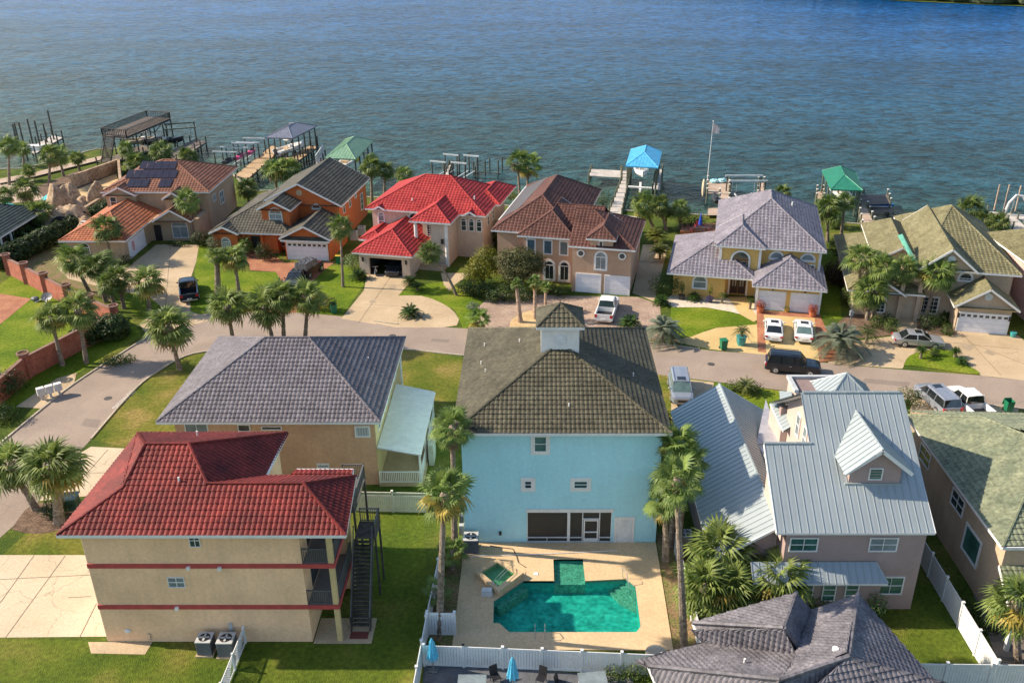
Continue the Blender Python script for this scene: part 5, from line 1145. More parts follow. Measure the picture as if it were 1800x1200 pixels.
for i, (u_v, lb) in enumerate(((((-44.5, 72.33)),'lowest'),)):
    B_ = thing('mailbox_cluster', 'white cluster mailboxes and parcel locker standing on a concrete pad by the road', 'mailbox', (*u_v,0), R(38))
    for k in range(3):
        MB().box(-.35,.35,-.1,.1,0,.5).obj('pedestal', WHITE, B_) if k < 0 else None
        x = k*.72; MB().box(x-.1,x+.1,-.1,.1,0,.5).obj('pedestal', ACLIGHT, B_); c = MB().box(x-.31,x+.31,-.22,.22,.5,1.2).obj('mail_cabinet', WHITE, B_)
        for j in range(3): MB().box(x-.28,x+.28,-.235,-.222,.54+j*.22,.73+j*.22).obj('mail_door', M('grey_white_metal', (.55,.56,.56), rough=.4), c)
def bin_(x, y, rz, label, col=(.01,.16,.075), lid=None, op=False):
    B_ = thing('wheelie_bin', label, 'bin', (x,y,0), rz, 'green wheeled bins'); g = M('green_bin_plastic', col, rough=.45); m = MB()
    b, t = .27, .33; m.add([(-b,-b,.08),(b,-b,.08),(b,b,.08),(-b,b,.08),(-t,-t,1.05),(t,-t,1.05),(t,t,1.05),(-t,t,1.05)], [(3,2,1,0),(0,1,5,4),(1,2,6,5),(2,3,7,6),(3,0,4,7)]+([] if op else [(4,5,6,7)])); m.obj('body', g, B_)
    lm = M('yellow_lid', (.6,.4,.03)) if lid else g
    if op: MB().obox((0,.42,.8),(1,0,0),(0,.25,-1),(0,1,.25),.68,.7,.04).obj('lid', lm, B_)
    else: MB().box(-.36,.36,-.38,.38,1.05,1.11).obj('lid', lm, B_)
    MB().tube((-.3,.38,1.0),(.3,.38,1.0),.025).obj('handle', g, B_)
    for x_ in (-.3,.3): MB().disc((x_-.02,.3,.12),.12,(1,0,0),12,.05).obj('wheel', RUBBER, B_)
bin_(*(-22.12, 91.87), .4, 'open green wheelie bin on the kerb below the orange house', op=True)
bin_(*(-24.57, 107.34), 0, 'green bin with yellow lid beside white garage door of the orange house', lid=True)
bin_(*(18.81, 82.71), .2, 'green wheelie bin on the street edge before the yellow house driveway')
bin_(*(41.59, 70.26), .1, 'green wheelie bin at the right edge behind the green tile roof', op=True)
def umbrella(x, y, h, label):
    U = thing('closed_umbrella', label, 'umbrella', (x,y,0), 0, 'closed blue patio umbrellas'); c = M('light_blue_canvas', (.12,.50,.68), rough=.8, fine=.15, scale=3)
    MB().tube((0,0,0),(0,0,h),.03).obj('pole', STEEL, U); MB().disc((0,0,0),.28,(0,0,1),14,.08).obj('base', ACGREY, U)
    m = MB(); N = 16; vs_ = []; fs = []
    for i, (z, r_) in enumerate(((h+.02,.02),(h-.35,.13),(h-.9,.2),(h-1.45,.30))):
        for k in range(N):
            t = 2*math.pi*k/N; q = r_*(1+(.28 if k % 2 else -.2)*(i > 0)); vs_.append((q*math.cos(t), q*math.sin(t), z-(.08 if k % 2 and i == 3 else 0)))
    for i in range(3):
        for k in range(N): fs.append((i*N+k,(i+1)*N+k,(i+1)*N+(k+1)%N,i*N+(k+1)%N))
    m.add(vs_, fs).obj('canopy', c, U)
umbrella(-5.95,39.85,2.5,'closed light blue umbrella beside the white fence corner'); umbrella(-1.3,38.35,2.55,'closed light blue umbrella at the bottom edge below the ring of fence')
def tbl(x, y, rz, label, mat, glass=True):
    T = thing('patio_table', label, 'table', (x,y,0), rz, 'patio tables at the bottom edge')
    MB().box(-.8,.8,-.45,.45,.70,.74).obj('table_top', GLASSB if glass else mat, T)
    for a in (-.7,.7):
        for b in (-.38,.38): MB().tube((a,b,0),(a,b,.7),.025).obj('leg', mat, T)
tbl(-3.6,38.4,0,'glass patio table beside the closed umbrella at bottom left of the fence', BLACK); tbl(3.2,38.6,.1,'patio table with a pale blue white towel cloth at the bottom edge', WHITE)
def chair(x, y, rz, label, mat, cat='chair', grp='patio chairs at the bottom edge'):
    C = thing('patio_chair', label, cat, (x,y,0), rz, grp)
    MB().box(-.25,.25,-.25,.25,.40,.44).obj('seat', mat, C); MB().obox((0,.28,.72),(1,0,0),(0,.2,1),(0,-1,.2),.5,.6,.03).obj('backrest', mat, C)
    for a in (-.22,.22):
        for b in (-.22,.22): MB().tube((a,b,0),(a,b,.4),.02).obj('leg', mat, C)
    return C
for i, (x, y, r_) in enumerate(((-2.3,39.0,.5),(.3,38.9,-.4),(1.4,38.5,1.2))): chair(x, y, r_, ['dark patio chair left of the second umbrella','dark patio chair right of the second umbrella','dark patio chair nearest the pale table'][i], BLACK)
# satellite dish lying by the wall
D_ = thing('satellite_dish', 'grey satellite dish lying on the bright lawn against the brick wall', 'dish', (*(-55.02, 95.08),0))
m = MB(); vs_ = [(0,0,.4)]; fs = []
for i in range(16): t = i*math.pi/8; vs_.append((.62*math.cos(t), .38*math.sin(t), .6+.38*math.sin(t)))
m.add(vs_, [(0,1+i,1+(i+1)%16) for i in range(16)]).obj('reflector', ACGREY, D_); MB().bar((0,0,.4),(.3,-1.3,0),.06).obj('arm', WHITE, D_); MB().bar((-.2,0,.5),(-1.3,-.3,0),.06).obj('arm', WHITE, D_); MB().ball((-1.4,.1,.3),.35,1.4,1,.8).obj('motor', ACGREY, D_)
# street lamp in front of khaki roof house
Lp = thing('lamp_post', 'dark garden lamp post beside the silvery palm before the khaki roof house', 'lamp', (*(31.85, 84.58),0))
MB().tube((0,0,0),(0,0,2.9),.06,.045).obj('post', ACGREY, Lp); MB().box(-.16,.16,-.16,.16,2.9,3.3).obj('lantern', GLASSB, Lp); MB().add([(-.22,-.22,3.3),(.22,-.22,3.3),(.22,.22,3.3),(-.22,.22,3.3),(0,0,3.55)],[(0,1,4),(1,2,4),(2,3,4),(3,0,4)]).obj('lantern_cap', ACGREY, Lp)
# road lettering
def word(txt, loc, rz, size, mat, name, label):
    c = bpy.data.curves.new(name, 'FONT'); c.body = txt; c.size = size; c.align_x = 'CENTER'; c.extrude = 0
    o = bpy.data.objects.new(name, c); COL.objects.link(o); o.location = loc; o.rotation_euler = (0,0,rz)
    dg = bpy.context.evaluated_depsgraph_get(); me = bpy.data.meshes.new_from_object(o.evaluated_get(dg)); bpy.data.objects.remove(o)
    me.materials.append(mat); q = link(name, me); q.location = loc; q.rotation_euler = (0,0,rz); q.scale = (1, 1.5, 1); return q
ROADW = M('road_paint_white', (.62,.60,.56), rough=.8, fine=.2)
q = word('NO PARKING', (*(-37.42, 72.33),.02), R(84)+math.pi, .55, ROADW, 'road_lettering', ''); q['kind'] = 'structure'

# ================================================================ plants
L_SAB = leafmat('palm_leaf_green', (.07,.125,.022), (.22,.275,.068)); L_YEL = leafmat('palm_leaf_yellowing', (.22,.19,.03), (.42,.32,.07)); L_DEAD = leafmat('palm_leaf_dead', (.19,.12,.06), (.34,.24,.13), tl=.1)
L_BRT = leafmat('washington_leaf_green', (.075,.14,.025), (.24,.32,.085)); L_SIL = leafmat('silvery_palm_leaf', (.16,.19,.13), (.28,.32,.22)); L_SAGO = leafmat('sago_leaf', (.03,.07,.012), (.08,.15,.03))
L_LIME = leafmat('lime_leaf', (.13,.17,.015), (.30,.30,.04)); L_DK = leafmat('dark_leaf', (.022,.045,.010), (.07,.11,.025)); L_MID = leafmat('mid_leaf', (.045,.085,.014), (.13,.18,.04))
L_OLV = leafmat('olive_brown_leaf', (.055,.065,.02), (.14,.145,.05)); L_RED = leafmat('reddish_leaf', (.10,.02,.02), (.22,.06,.05)); L_ORF = leafmat('orange_flower', (.45,.13,.03), (.6,.25,.06))
TRK = M('palm_trunk', (.17,.13,.095), c2=(.27,.215,.165), rough=.95, scale=2.5, fine=.3, fscale=7, bump=.6)
TRKP = M('pinkish_palm_trunk', (.30,.20,.14), c2=(.42,.30,.22), rough=.95, scale=3, fine=.3, fscale=9, bump=.5)
BARK = M('bark', (.09,.065,.045), rough=.95, bump=.5)
def fan(mb, M_, r=.85, pet=.85, nb=18, spread=118, droop=.35, w_=.055, rnd=random):
    def T(x, y, z): return M_ @ Vector((x, y, z))
    mb.add([T(0,.022,0),T(0,-.022,0),T(pet,-.016,.02),T(pet,.016,.02)], [(0,1,2,3)])
    for i in range(nb):
        a = R(-spread + 2*spread*i/(nb-1) + rnd.uniform(-3,3)); L = r*(1-.22*abs(i/(nb-1)-.5)*2)*rnd.uniform(.88,1.08); c, s_ = math.cos(a), math.sin(a)
        w1 = w_*1.0; m1, m2 = L*.55, L; z1 = .05 + .03*(i % 2); z2 = -droop*L*rnd.uniform(.6,1.4)
        p0 = (pet, 0, .02); 
        mb.add([T(*p0), T(pet+m1*c-w1*s_, m1*s_+w1*c, z1), T(pet+m1*c+w1*s_, m1*s_-w1*c, z1-.015), T(pet+m2*c, m2*s_, z2)], [(0,2,3,1)])
def frond_mesh(kind, seed):
    rr_ = random.Random(seed); mb = MB()
    kw = dict(sabal=dict(r=.98,pet=.85,nb=17,droop=.40,w_=.062), wash=dict(r=1.0,pet=1.0,nb=20,droop=.22,w_=.075), old=dict(r=.8,pet=.7,nb=14,droop=.8,w_=.05))[kind]
    fan(mb, Matrix.Identity(4), rnd=rr_, **kw); return mb.mesh('frond_'+kind)
FM = {}
for kd in ('sabal','wash','old'):
    for i in range(3): FM[kd, i] = frond_mesh(kd, i+11)
def crown_layout(n, seed, lo=-62, hi=78):
    rr_ = random.Random(seed); out = []
    for i in range(n):
        f = (i+.5)/n; el = hi - (hi-lo)*f**.9; az = i*137.5 + rr_.uniform(-14,14); out.append((el + rr_.uniform(-7,7), az, rr_.uniform(.85,1.12), f))
    return out
def fmat(el, az, sc, twist=0):
    return Matrix.Rotation(R(az), 4, 'Z') @ Matrix.Rotation(R(-el), 4, 'Y') @ Matrix.Rotation(R(twist), 4, 'X') @ Matrix.Scale(sc, 4)
def crown_mesh(kind, n, seed, mats, dead=.12, yel=.1, lo=-62):
    mb = [MB(), MB(), MB()]; rr_ = random.Random(seed)
    for el, az, sc, f in crown_layout(n, seed, lo):
        k = 2 if f > 1-dead else (1 if rr_.random() < yel and f > .45 else 0)
        src = FM['old' if k == 2 else kind, rr_.randrange(3)]; M_ = fmat(el, az, sc, rr_.uniform(-20,20))
        mb[k].add([M_ @ v.co for v in src.vertices], [tuple(p.vertices) for p in src.polygons])
    me = bpy.data.meshes.new('crown'); vs_ = []; fs = []; mi = []
    for k in range(3):
        o_ = len(vs_); vs_ += mb[k].v; fs += [tuple(i+o_ for i in f_) for f_ in mb[k].f]; mi += [k]*len(mb[k].f)
    me.from_pydata([tuple(v) for v in vs_], [], fs); [me.materials.append(m_) for m_ in mats]; me.polygons.foreach_set('material_index', mi); me.update(); return me
CROWNS = [crown_mesh('sabal', 30, s_, (L_SAB, L_YEL, L_DEAD), d_, y_) for s_, d_, y_ in ((1,.15,.08),(2,.10,.18),(3,.2,.1),(4,.08,.06))]
CROWNW = [crown_mesh('wash', 26, s_, (L_BRT, L_YEL, L_DEAD), .28, .1, -70) for s_ in (5,6)]
for kd in ('sabal','wash','old'):
    for i in range(3): FM[kd, i].materials.append({'sabal': L_SAB, 'wash': L_BRT, 'old': L_DEAD}[kd])
YF = [FM['sabal', i].copy() for i in range(3)]
for y_ in YF: y_.materials.clear(); y_.materials.append(L_YEL)
def trunk(H, dx, dy, h, r0, r1, mat, bend=0):
    n_ = max(5, int(h/.35)); pts = []; rad = []
    for i in range(n_+1):
        f = i/n_; e_ = f + bend*math.sin(math.pi*f); pts.append((dx*e_, dy*e_, -.1 + (h+.1)*f)); rad.append((r0*(1-f)**2*.35 + r1 + (r0-r1)*(1-f)*.5)*(1+(.07 if i % 2 else -.04)))
    return MB().chain(pts, rad, 9).obj('trunk', mat, H)
PALM_N = 0
def palm(x, y, dx, h, label, d=3.4, kind='sabal', near=False, group='fan palms along the street', tm=None, r0=.22, r1=.15, bend=0, n=32, dead=None, skirt=0, name='fan_palm'):
    """fan palm: base at x, y; crown centre dx to the side at height h; d = crown diameter"""
    global PALM_N; PALM_N += 1; sc = d/2.85; rz = PALM_N*2.399
    P_ = thing(name, label, 'palm tree', (x, y, 0), 0, group)
    trunk(P_, dx, 0, h-.1, r0, r1, tm or TRK, bend)
    if near:
        rr_ = random.Random(PALM_N)
        hub = MB().ball((dx,0,h-.1), .3*sc, 1,1,1.2, 8, 5, .15).obj('crown_heart', TRK, P_)
        for el, az, s_, f in crown_layout(n, PALM_N):
            if f > 1-(.14 if dead is None else dead): me = FM['old', rr_.randrange(3)]
            elif f > .45 and rr_.random() < .15: me = YF[rr_.randrange(3)]
            else: me = FM[kind, rr_.randrange(3)]
            o_ = link('frond', me, P_, loc=(dx,0,h)); o_.rotation_euler = fmat(el, az, 1, rr_.uniform(-20,20)).to_euler(); o_.scale = (s_*sc,)*3
        if skirt:
            for i in range(skirt):
                o_ = link('dead_frond', FM['old', i % 3], P_, loc=(dx,0,h-.25-.5*rr_.random())); o_.rotation_euler = fmat(-72+rr_.uniform(-8,8), i*137, 1).to_euler(); o_.scale = (sc*.85,)*3
    else:
        me = (CROWNW if kind == 'wash' else CROWNS)[PALM_N % (2 if kind == 'wash' else 4)]
        v_ = 1+.13*math.sin(PALM_N*4.7); o_ = link('crown', me, P_, loc=(dx,0,h)); o_.rotation_euler = (.16*math.sin(PALM_N*2.1), .16*math.cos(PALM_N*3.3), rz); o_.scale = (sc*v_, sc*v_, sc*v_*(1+.12*math.cos(PALM_N*1.9)))
    return P_
def pinnate_mesh(n, L, seed, mat, arch=.5, leaf=.38, lo=-15, hi=80, nl=22, wl=.03):
    rr_ = random.Random(seed); mb = MB()
    for i in range(n):
        f = (i+.5)/n; el = hi-(hi-lo)*f; az = R(i*137.5+rr_.uniform(-10,10)); LL = L*rr_.uniform(.85,1.1); ca, sa = math.cos(az), math.sin(az)
        def pt(t):
            a = R(el) ; x = LL*t*math.cos(a) + .1*t; z = LL*t*math.sin(a) - arch*LL*t*t*(.6+.6*math.cos(a)); return x, z
        pr = pt(0)
        for j in range(nl):
            t = .12 + .88*(j+1)/nl; x, z = pt(t); x0, z0 = pt(t-.04); ll = leaf*math.sin(math.pi*min(t*.9+.1, .98))**.6*rr_.uniform(.85,1.1)
            mb.add([(x0*ca-.012*sa, x0*sa+.012*ca, z0),(x0*ca+.012*sa, x0*sa-.012*ca, z0),(x*ca+.012*sa, x*sa-.012*ca, z),(x*ca-.012*sa, x*sa+.012*ca, z)], [(0,1,2,3)])
            for sd_ in (-1,1):
                bx_, by_ = x*ca, x*sa; tx = (x+ll*.55)*ca - sd_*ll*.8*sa; ty = (x+ll*.55)*sa + sd_*ll*.8*ca
                mb.add([(bx_-wl*ca, by_-wl*sa, z),(bx_+wl*ca, by_+wl*sa, z),(tx, ty, z-.12*ll+.02)], [(0,1,2)])
    me = mb.mesh('pinnate_crown'); me.materials.append(mat); return me
SAGO = [pinnate_mesh(46, 1.15, s_, L_SAGO, .45, .24, -12, 75, 22, .036) for s_ in (1,2)]
SAGOB = pinnate_mesh(46, 1.1, 3, leafmat('sago_leaf_light', (.10,.14,.03), (.22,.24,.08)), .45, .2, -8, 70, 20, .022)
PHX = pinnate_mesh(50, 2.6, 4, L_SIL, .62, .6, -25, 78, 32, .05); PHXG = pinnate_mesh(36, 1.7, 5, leafmat('date_palm_leaf', (.05,.09,.02), (.13,.17,.05)), .7, .36, -20, 75, 22, .025)
ARE = pinnate_mesh(54, 1.9, 6, leafmat('bamboo_palm_leaf', (.13,.17,.03), (.27,.28,.06)), .5, .45, 25, 85, 20, .04)
def cycad(x, y, h, d, label, me=None, name='sago_palm', group='sago palms', cat='palm', tr=True, z0=0, lean=0):
    C = thing(name, label, cat, (x,y,z0), 0, group); me = me or SAGO[int(x*7) % 2]; base = {SAGO[0]:2.2, SAGO[1]:2.2, SAGOB:2.2}.get(me, 4.2 if me is PHX else 3.2)
    if tr: MB().chain([(0,0,-.05),(lean*.5,0,h*.6),(lean,0,h)],[.16,.15,.13],8).obj('trunk', TRK, C)
    o_ = link('crown', me, C, loc=(lean,0,h)); s_ = d/base; o_.scale = (s_,)*3; o_.rotation_euler = (0,0,x); return C
def leafblob(mb, blobs, n, size, rr_, flat=.5):
    tot = sum(b[3]*b[4]*b[5] for b in blobs)
    for cx, cy, cz, rx, ry, rz_ in blobs:
        for _ in range(int(n*rx*ry*rz_/tot)):
            v = Vector((rr_.gauss(0,1), rr_.gauss(0,1), rr_.gauss(0,1))).normalized(); q = rr_.random()**.28
            bump_ = 1 + .14*math.sin(v.x*7+cx)*math.sin(v.y*6+cy*2)+.1*math.sin(v.z*9)
            c = Vector((cx+v.x*rx*q*bump_, cy+v.y*ry*q*bump_, max(cz+v.z*rz_*q*bump_, .05)))
            nn = (v + Vector((rr_.uniform(-1,1), rr_.uniform(-1,1), rr_.uniform(-.2,1.2)))*.8).normalized()
            a = nn.orthogonal().normalized(); a.rotate(Matrix.Rotation(rr_.uniform(0,6.28), 3, nn)); b = nn.cross(a); s_ = size*rr_.uniform(.6,1.3)
            mb.add([c-a*s_*.8, c-b*s_*.35, c+a*s_*.8, c+b*s_*.35], [(0,1,2,3)])
def bush(x, y, blobs, label, mat=None, n=900, size=.13, name='shrub', cat='shrub', group=None, trunk_h=0, seed=0, flowers=None):
    """shrub or tree: local blobs (x, y, z, rx, ry, rz)"""
    B = thing(name, label, cat, (x,y,0), 0, group); rr_ = random.Random(int(x*31+y*17)+seed); mb = MB(); leafblob(mb, blobs, n, size, rr_)
    mb.obj('crown' if trunk_h else 'foliage', mat or L_MID, B)
    sb = MB()
    top = blobs[0]
    if trunk_h:
        for i in range(4):
            b = blobs[i % len(blobs)]; sb.chain([(0,0,-.05),(b[0]*.25+rr_.uniform(-.1,.1),b[1]*.25,trunk_h),(b[0]*.8,b[1]*.8,b[2])],[.14,.10,.04],7)
        sb.obj('trunk', BARK, B)
    else:
        for i in range(3): sb.chain([(0,0,-.02),(top[0]+rr_.uniform(-.3,.3)*top[3],top[1]+rr_.uniform(-.3,.3)*top[4],top[2])],[.05,.02],5)
        sb.obj('stems', BARK, B, kind='stuff')
    if flowers:
        fb = MB(); leafblob(fb, [(b[0],b[1],b[2]+.1,b[3]*1.03,b[4]*1.03,b[5]*1.03) for b in blobs], n//4, size*.8, rr_); fb.obj('flowers', flowers, B)
    return B
def round_bush(x, y, r_, label, mat=None, h=None, n=500, size=.10, **k): 
    h = h or r_; return bush(x, y, [(0,0,h*.8,r_,r_,h)], label, mat, n, size, **k)

# ---- palms (base x, base y, sideways offset of crown, crown height)
LP = 'fan palms lining the left street'; 
palm(-34.4, 54.05, 0.68, 4.66, 'large palm with yellowing lower fronds beside the transformer box', 4.0, near=True, group=LP, r0=.34, r1=.26, n=44)
palm(-36.82, 55.64, -0.86, 3.72, 'palm cut by the left edge next to the larger yellowing palm', 3.6, near=True, group=LP, n=40, r0=.28)
palm(-34.14, 78.19, -0.41, 4.32, 'stout palm leaning left on the verge above the mauve roof', 4.1, near=True, group=LP, bend=.05, n=46, dead=.3)
palm(-45.9, 79.16, 0.01, 4.95, 'thin palm left of its twin before the shaded brick wall', 3.1, near=True, group=LP)
palm(-43.8, 79.65, 0.35, 5.55, 'palm with white painted trunk band before the shaded brick wall', 3.6, near=True, group=LP, skirt=4)
palm(-42.62, 92.5, 0.42, 3.36, 'lone palm beside the cul-de-sac driveway left of the black pickup', 3.5, near=True, group=LP)
palm(-51.61, 97.96, -0.95, 3.84, 'palm farthest left in the clump along the brick wall', 3.4, group=LP); palm(-48.35, 94.91, -0.54, 4.16, 'second palm of the clump along the brick wall', 3.4, group=LP)
palm(-46.06, 92.18, -0.29, 3.22, 'front palm of the clump along the brick wall', 3.0, group=LP); palm(-45.63, 93.13, 0.03, 3.38, 'right palm of the clump along the brick wall', 3.0, group=LP); palm(-48.61, 96.75, -0.24, 3.6, 'back palm of the clump along the brick wall', 3.2, group=LP)
palm(-53.31, 107.95, 0.23, 4.33, 'palm with golden fronds before the orange tiled garage wing', 3.9, group='palms beside the far houses'); palm(-45.54, 115.77, 0.06, 5.47, 'palm in front of the sand house right wall', 3.6, group='palms beside the far houses', r1=.14)
palm(-34.22, 97.61, 0.07, 4.17, 'short palm on the bright lawn before the orange house', 3.3, near=True, group='palms beside the far houses')
palm(-36.54, 97.27, 0.57, 4.64, 'ragged palm wrapped in vines left of the short lawn palm', 2.0, group='palms beside the far houses', r0=.3, r1=.28)
palm(-30.38, 82.97, -0.04, 4.49, 'leftmost palm of the row behind the mauve roof', 3.9, near=True, group=LP); palm(-26.31, 82.97, -0.41, 4.42, 'second palm of the row behind the mauve roof', 4.0, near=True, group=LP, skirt=5)
palm(-25.39, 82.97, 0.54, 5.58, 'third palm of the row, rising behind the second', 3.4, near=True, group=LP, skirt=5); palm(-23.33, 82.97, 0.93, 5.46, 'rightmost palm of the row behind the mauve roof', 3.5, near=True, group=LP)
palm(-22.59, 99.54, 0.33, 7.24, 'very tall slender palm on the lawn right of the orange house garage', 2.9, group='palms beside the far houses', r0=.16, r1=.11)
palm(-9.06, 96.93, -2.87, 5.17, 'strongly leaning palm before the scarlet roof house columns', 3.2, group='palms beside the far houses', r0=.16, r1=.12, bend=-.12)
palm(-2.31, 133.22, -0.38, 6.15, 'taller of two palms on the shore behind the brown roof', 3.3, group='palms on the shore', kind='wash'); palm(-1.39, 135.31, 0.28, 5.1, 'shorter of two palms on the shore behind the brown roof', 3.0, group='palms on the shore', kind='wash')
palm(-84.48, 143.26, 1.42, 6.14, 'shore palm nearest the left edge', 3.6, group='palms on the shore side')
palm(-88.1, 155.1, 0.51, 2.96, 'shore palm beside the far left dock', 3.2, group='palms on the shore side')
palm(-77.3, 141.61, 1.34, 5.1, 'slender shore palm above the rock waterfall', 3.4, group='palms on the shore side')
palm(-78.14, 148.44, 0.01, 3.42, 'palm right of the slender shore palm', 3.0, group='palms on the shore side')
palm(-77.14, 152.08, -0.03, 2.14, 'low palm on the boardwalk end', 3.0, group='palms on the shore side')
palm(-82.39, 145.64, 0.22, 1.69, 'small palm left above the rocks', 2.6, group='palms on the shore side')
palm(-75.05, 132.35, -0.76, 2.18, 'bushy palm between rocks and teal pool', 3.6, group='palms on the shore side')
palm(-67.38, 119.56, 0.28, 2.91, 'palm at the foot of the rock waterfall', 3.4, group='palms on the shore side')
palm(-78.23, 129.49, 0.79, 2.15, 'palm at left edge above the dark green roof', 3.2, group='palms on the shore side')
palm(-68.97, 152.08, 0.32, 3.68, 'palm beside the dock stair', 3.0, group='palms on the shore side')
palm(-66.8, 150.24, 0.34, 1.83, 'bushy palm behind the solar panels left', 3.6, group='palms on the shore side')
palm(-63.57, 152.82, 0.38, 2.73, 'palm behind solar roof centre', 3.8, group='palms on the shore side')
palm(-58.52, 151.34, 0.3, 2.42, 'palm behind the solar roof right', 3.6, group='palms on the shore side')
palm(-42.89, 132.35, -0.01, 2.44, 'yellowish palm between sand house and orange house', 3.6, group='palms on the shore side')
palm(-40.52, 139.03, 0.24, 3.43, 'left palm of pair behind the orange house', 3.8, group='palms on the shore side')
palm(-38.56, 139.03, 0.57, 3.43, 'right palm of pair behind the orange house', 3.6, group='palms on the shore side')
palm(-24.74, 133.81, 0.24, 5.32, 'tall palm left behind the scarlet roof house', 3.6, group='palms on the shore side')
palm(-23.07, 134.71, 0.49, 4.57, 'middle palm behind the scarlet roof left end', 3.4, group='palms on the shore side')
palm(-20.56, 139.99, -0.03, 2.46, 'small palm behind the scarlet roof', 2.8, group='palms on the shore side')
palm(16.38, 121.04, -1.59, 3.26, 'left palm of the group beyond the side path', 3.3, group='palms on the shore side')
palm(18.01, 120.3, -1.14, 3.48, 'middle palm of the group beyond the side path', 3.4, group='palms on the shore side')
palm(20.0, 121.04, -0.27, 2.77, 'right palm of the group beyond the side path', 3.4, group='palms on the shore side')
palm(37.42, 134.71, -0.11, 0.98, 'palm top showing behind the lilac roof', 2.6, group='palms on the shore side')
palm(38.8, 115.54, -0.61, 4.46, 'left palm between yellow house and khaki roof', 3.6, group='palms on the shore side')
palm(40.89, 116.7, -0.19, 5.04, 'right palm between yellow house and khaki roof', 3.2, group='palms on the shore side')
palm(41.09, 121.54, 0.3, 1.23, 'low palm between yellow house and khaki roof', 3.0, group='palms on the shore side')
palm(60.47, 121.04, -0.77, 2.61, 'left palm of three behind khaki roof', 3.6, group='palms on the shore side')
palm(61.34, 118.6, -0.56, 1.93, 'middle palm of three behind khaki roof', 3.0, group='palms on the shore side')
palm(62.18, 116.7, -0.49, 2.23, 'right palm of three behind khaki roof', 3.2, group='palms on the shore side')
palm(-36.99, 110.03, 0.11, 1.38, 'tiny palm beside the orange house entry', 2.2, group='palms on the shore side')
KP = 'palms before the khaki roof house'
palm(35.37, 92.18, -0.61, 6.1, 'tallest left palm before the khaki roof house', 3.4, group=KP); palm(35.67, 90.03, -0.13, 3.17, 'front left palm before the khaki roof house', 3.6, group=KP)
palm(36.38, 90.33, 0.15, 5.89, 'second palm before the khaki roof house', 3.2, group=KP); palm(39.18, 90.94, 0.05, 5.4, 'palm at the khaki roof house entry', 3.3, group=KP); palm(41.92, 90.03, 0.3, 5.24, 'rightmost palm before the khaki roof house', 3.6, group=KP)
BP = 'tall palms beside the turquoise house'
palm(-5.91, 42.92, 0.71, 10.04, 'tall palm in front left of the turquoise house with trunk down to the fence', 2.75, kind='wash', near=True, group=BP, r0=.21, r1=.15, n=26, skirt=7)
palm(-5.59, 51.0, 0.19, 9.7, 'palm at the left roof corner of the turquoise house with brown skirt', 2.6, kind='wash', near=True, group=BP, r0=.2, r1=.15, n=24, skirt=9)
palm(9.4, 51.31, -0.06, 8.09, 'palm at the right roof corner of the turquoise house', 2.6, kind='wash', near=True, group=BP, n=28, r0=.22, r1=.16, skirt=5)
palm(8.92, 41.82, -1.23, 11.81, 'tall leaning palm before the right corner of the turquoise house', 2.6, kind='wash', near=True, group=BP, n=24, r0=.21, r1=.15, skirt=6)
palm(8.81, 49.78, -0.3, 4.89, 'lower palm against the right edge of the turquoise wall', 2.5, kind='wash', near=True, group=BP, n=24, r0=.22, r1=.16, skirt=6)
palm(9.79, 50.69, 0.03, 7.3, 'palm crown pressed behind the leaning palm at the right wall corner', 2.5, kind='wash', near=True, group=BP, n=28, r0=.2, r1=.15, skirt=4)
palm(-5.61, 48.89, 0.06, 1.42, 'low bright palm at the left edge of the pool deck', 1.8, kind='wash', near=True, group=BP, n=22, r0=.15, r1=.12, dead=0); palm(-6.19, 45.03, -0.01, 1.37, 'small dull palm among dry ground left of the deck', 1.7, kind='wash', near=True, group=BP, n=14, r0=.12, r1=.1, dead=0)
MP = 'bushy palms before the metal roof house'
palm(12.02, 46.63, -0.37, 2.98, 'highest bushy palm before the metal roof house', 4.0, near=True, group=MP, n=40, dead=.05); palm(10.41, 44.26, 0.0, 2.26, 'yellowish bushy palm beside the right fence of the pool yard', 3.6, near=True, group=MP, n=40, dead=.04)
palm(11.83, 44.26, 0.17, 2.03, 'middle bushy palm before the metal roof house', 3.4, near=True, group=MP, n=40, dead=.04); palm(15.33, 44.77, -0.2, 2.4, 'rightmost bushy palm before the small pent roof', 3.6, near=True, group=MP, n=40, dead=.04)
palm(28.32, 40.45, -1.15, 4.4, 'palm at the right edge beside the green roofed patio', 3.4, near=True, group=MP, n=34)
EP = 'slim pink trunked palms in the sand bed'
palm(-1.65, 89.43, -0.38, 4.32, 'left slim palm in the sand bed', 1.3, kind='wash', tm=TRKP, group=EP, r0=.26, r1=.17); palm(-0.06, 90.33, -0.06, 4.16, 'middle slim palm in the sand bed', 1.5, kind='wash', tm=TRKP, group=EP, r0=.22, r1=.15); palm(1.07, 92.65, -0.01, 2.64, 'right slim palm in the sand bed', 1.1, kind='wash', tm=TRKP, group=EP, r0=.2, r1=.13)
palm(-5.96, 86.95, 0.04, 1.37, 'short palm at the kerb behind the turquoise house roof', 2.2, kind='wash', group=EP, r0=.2)
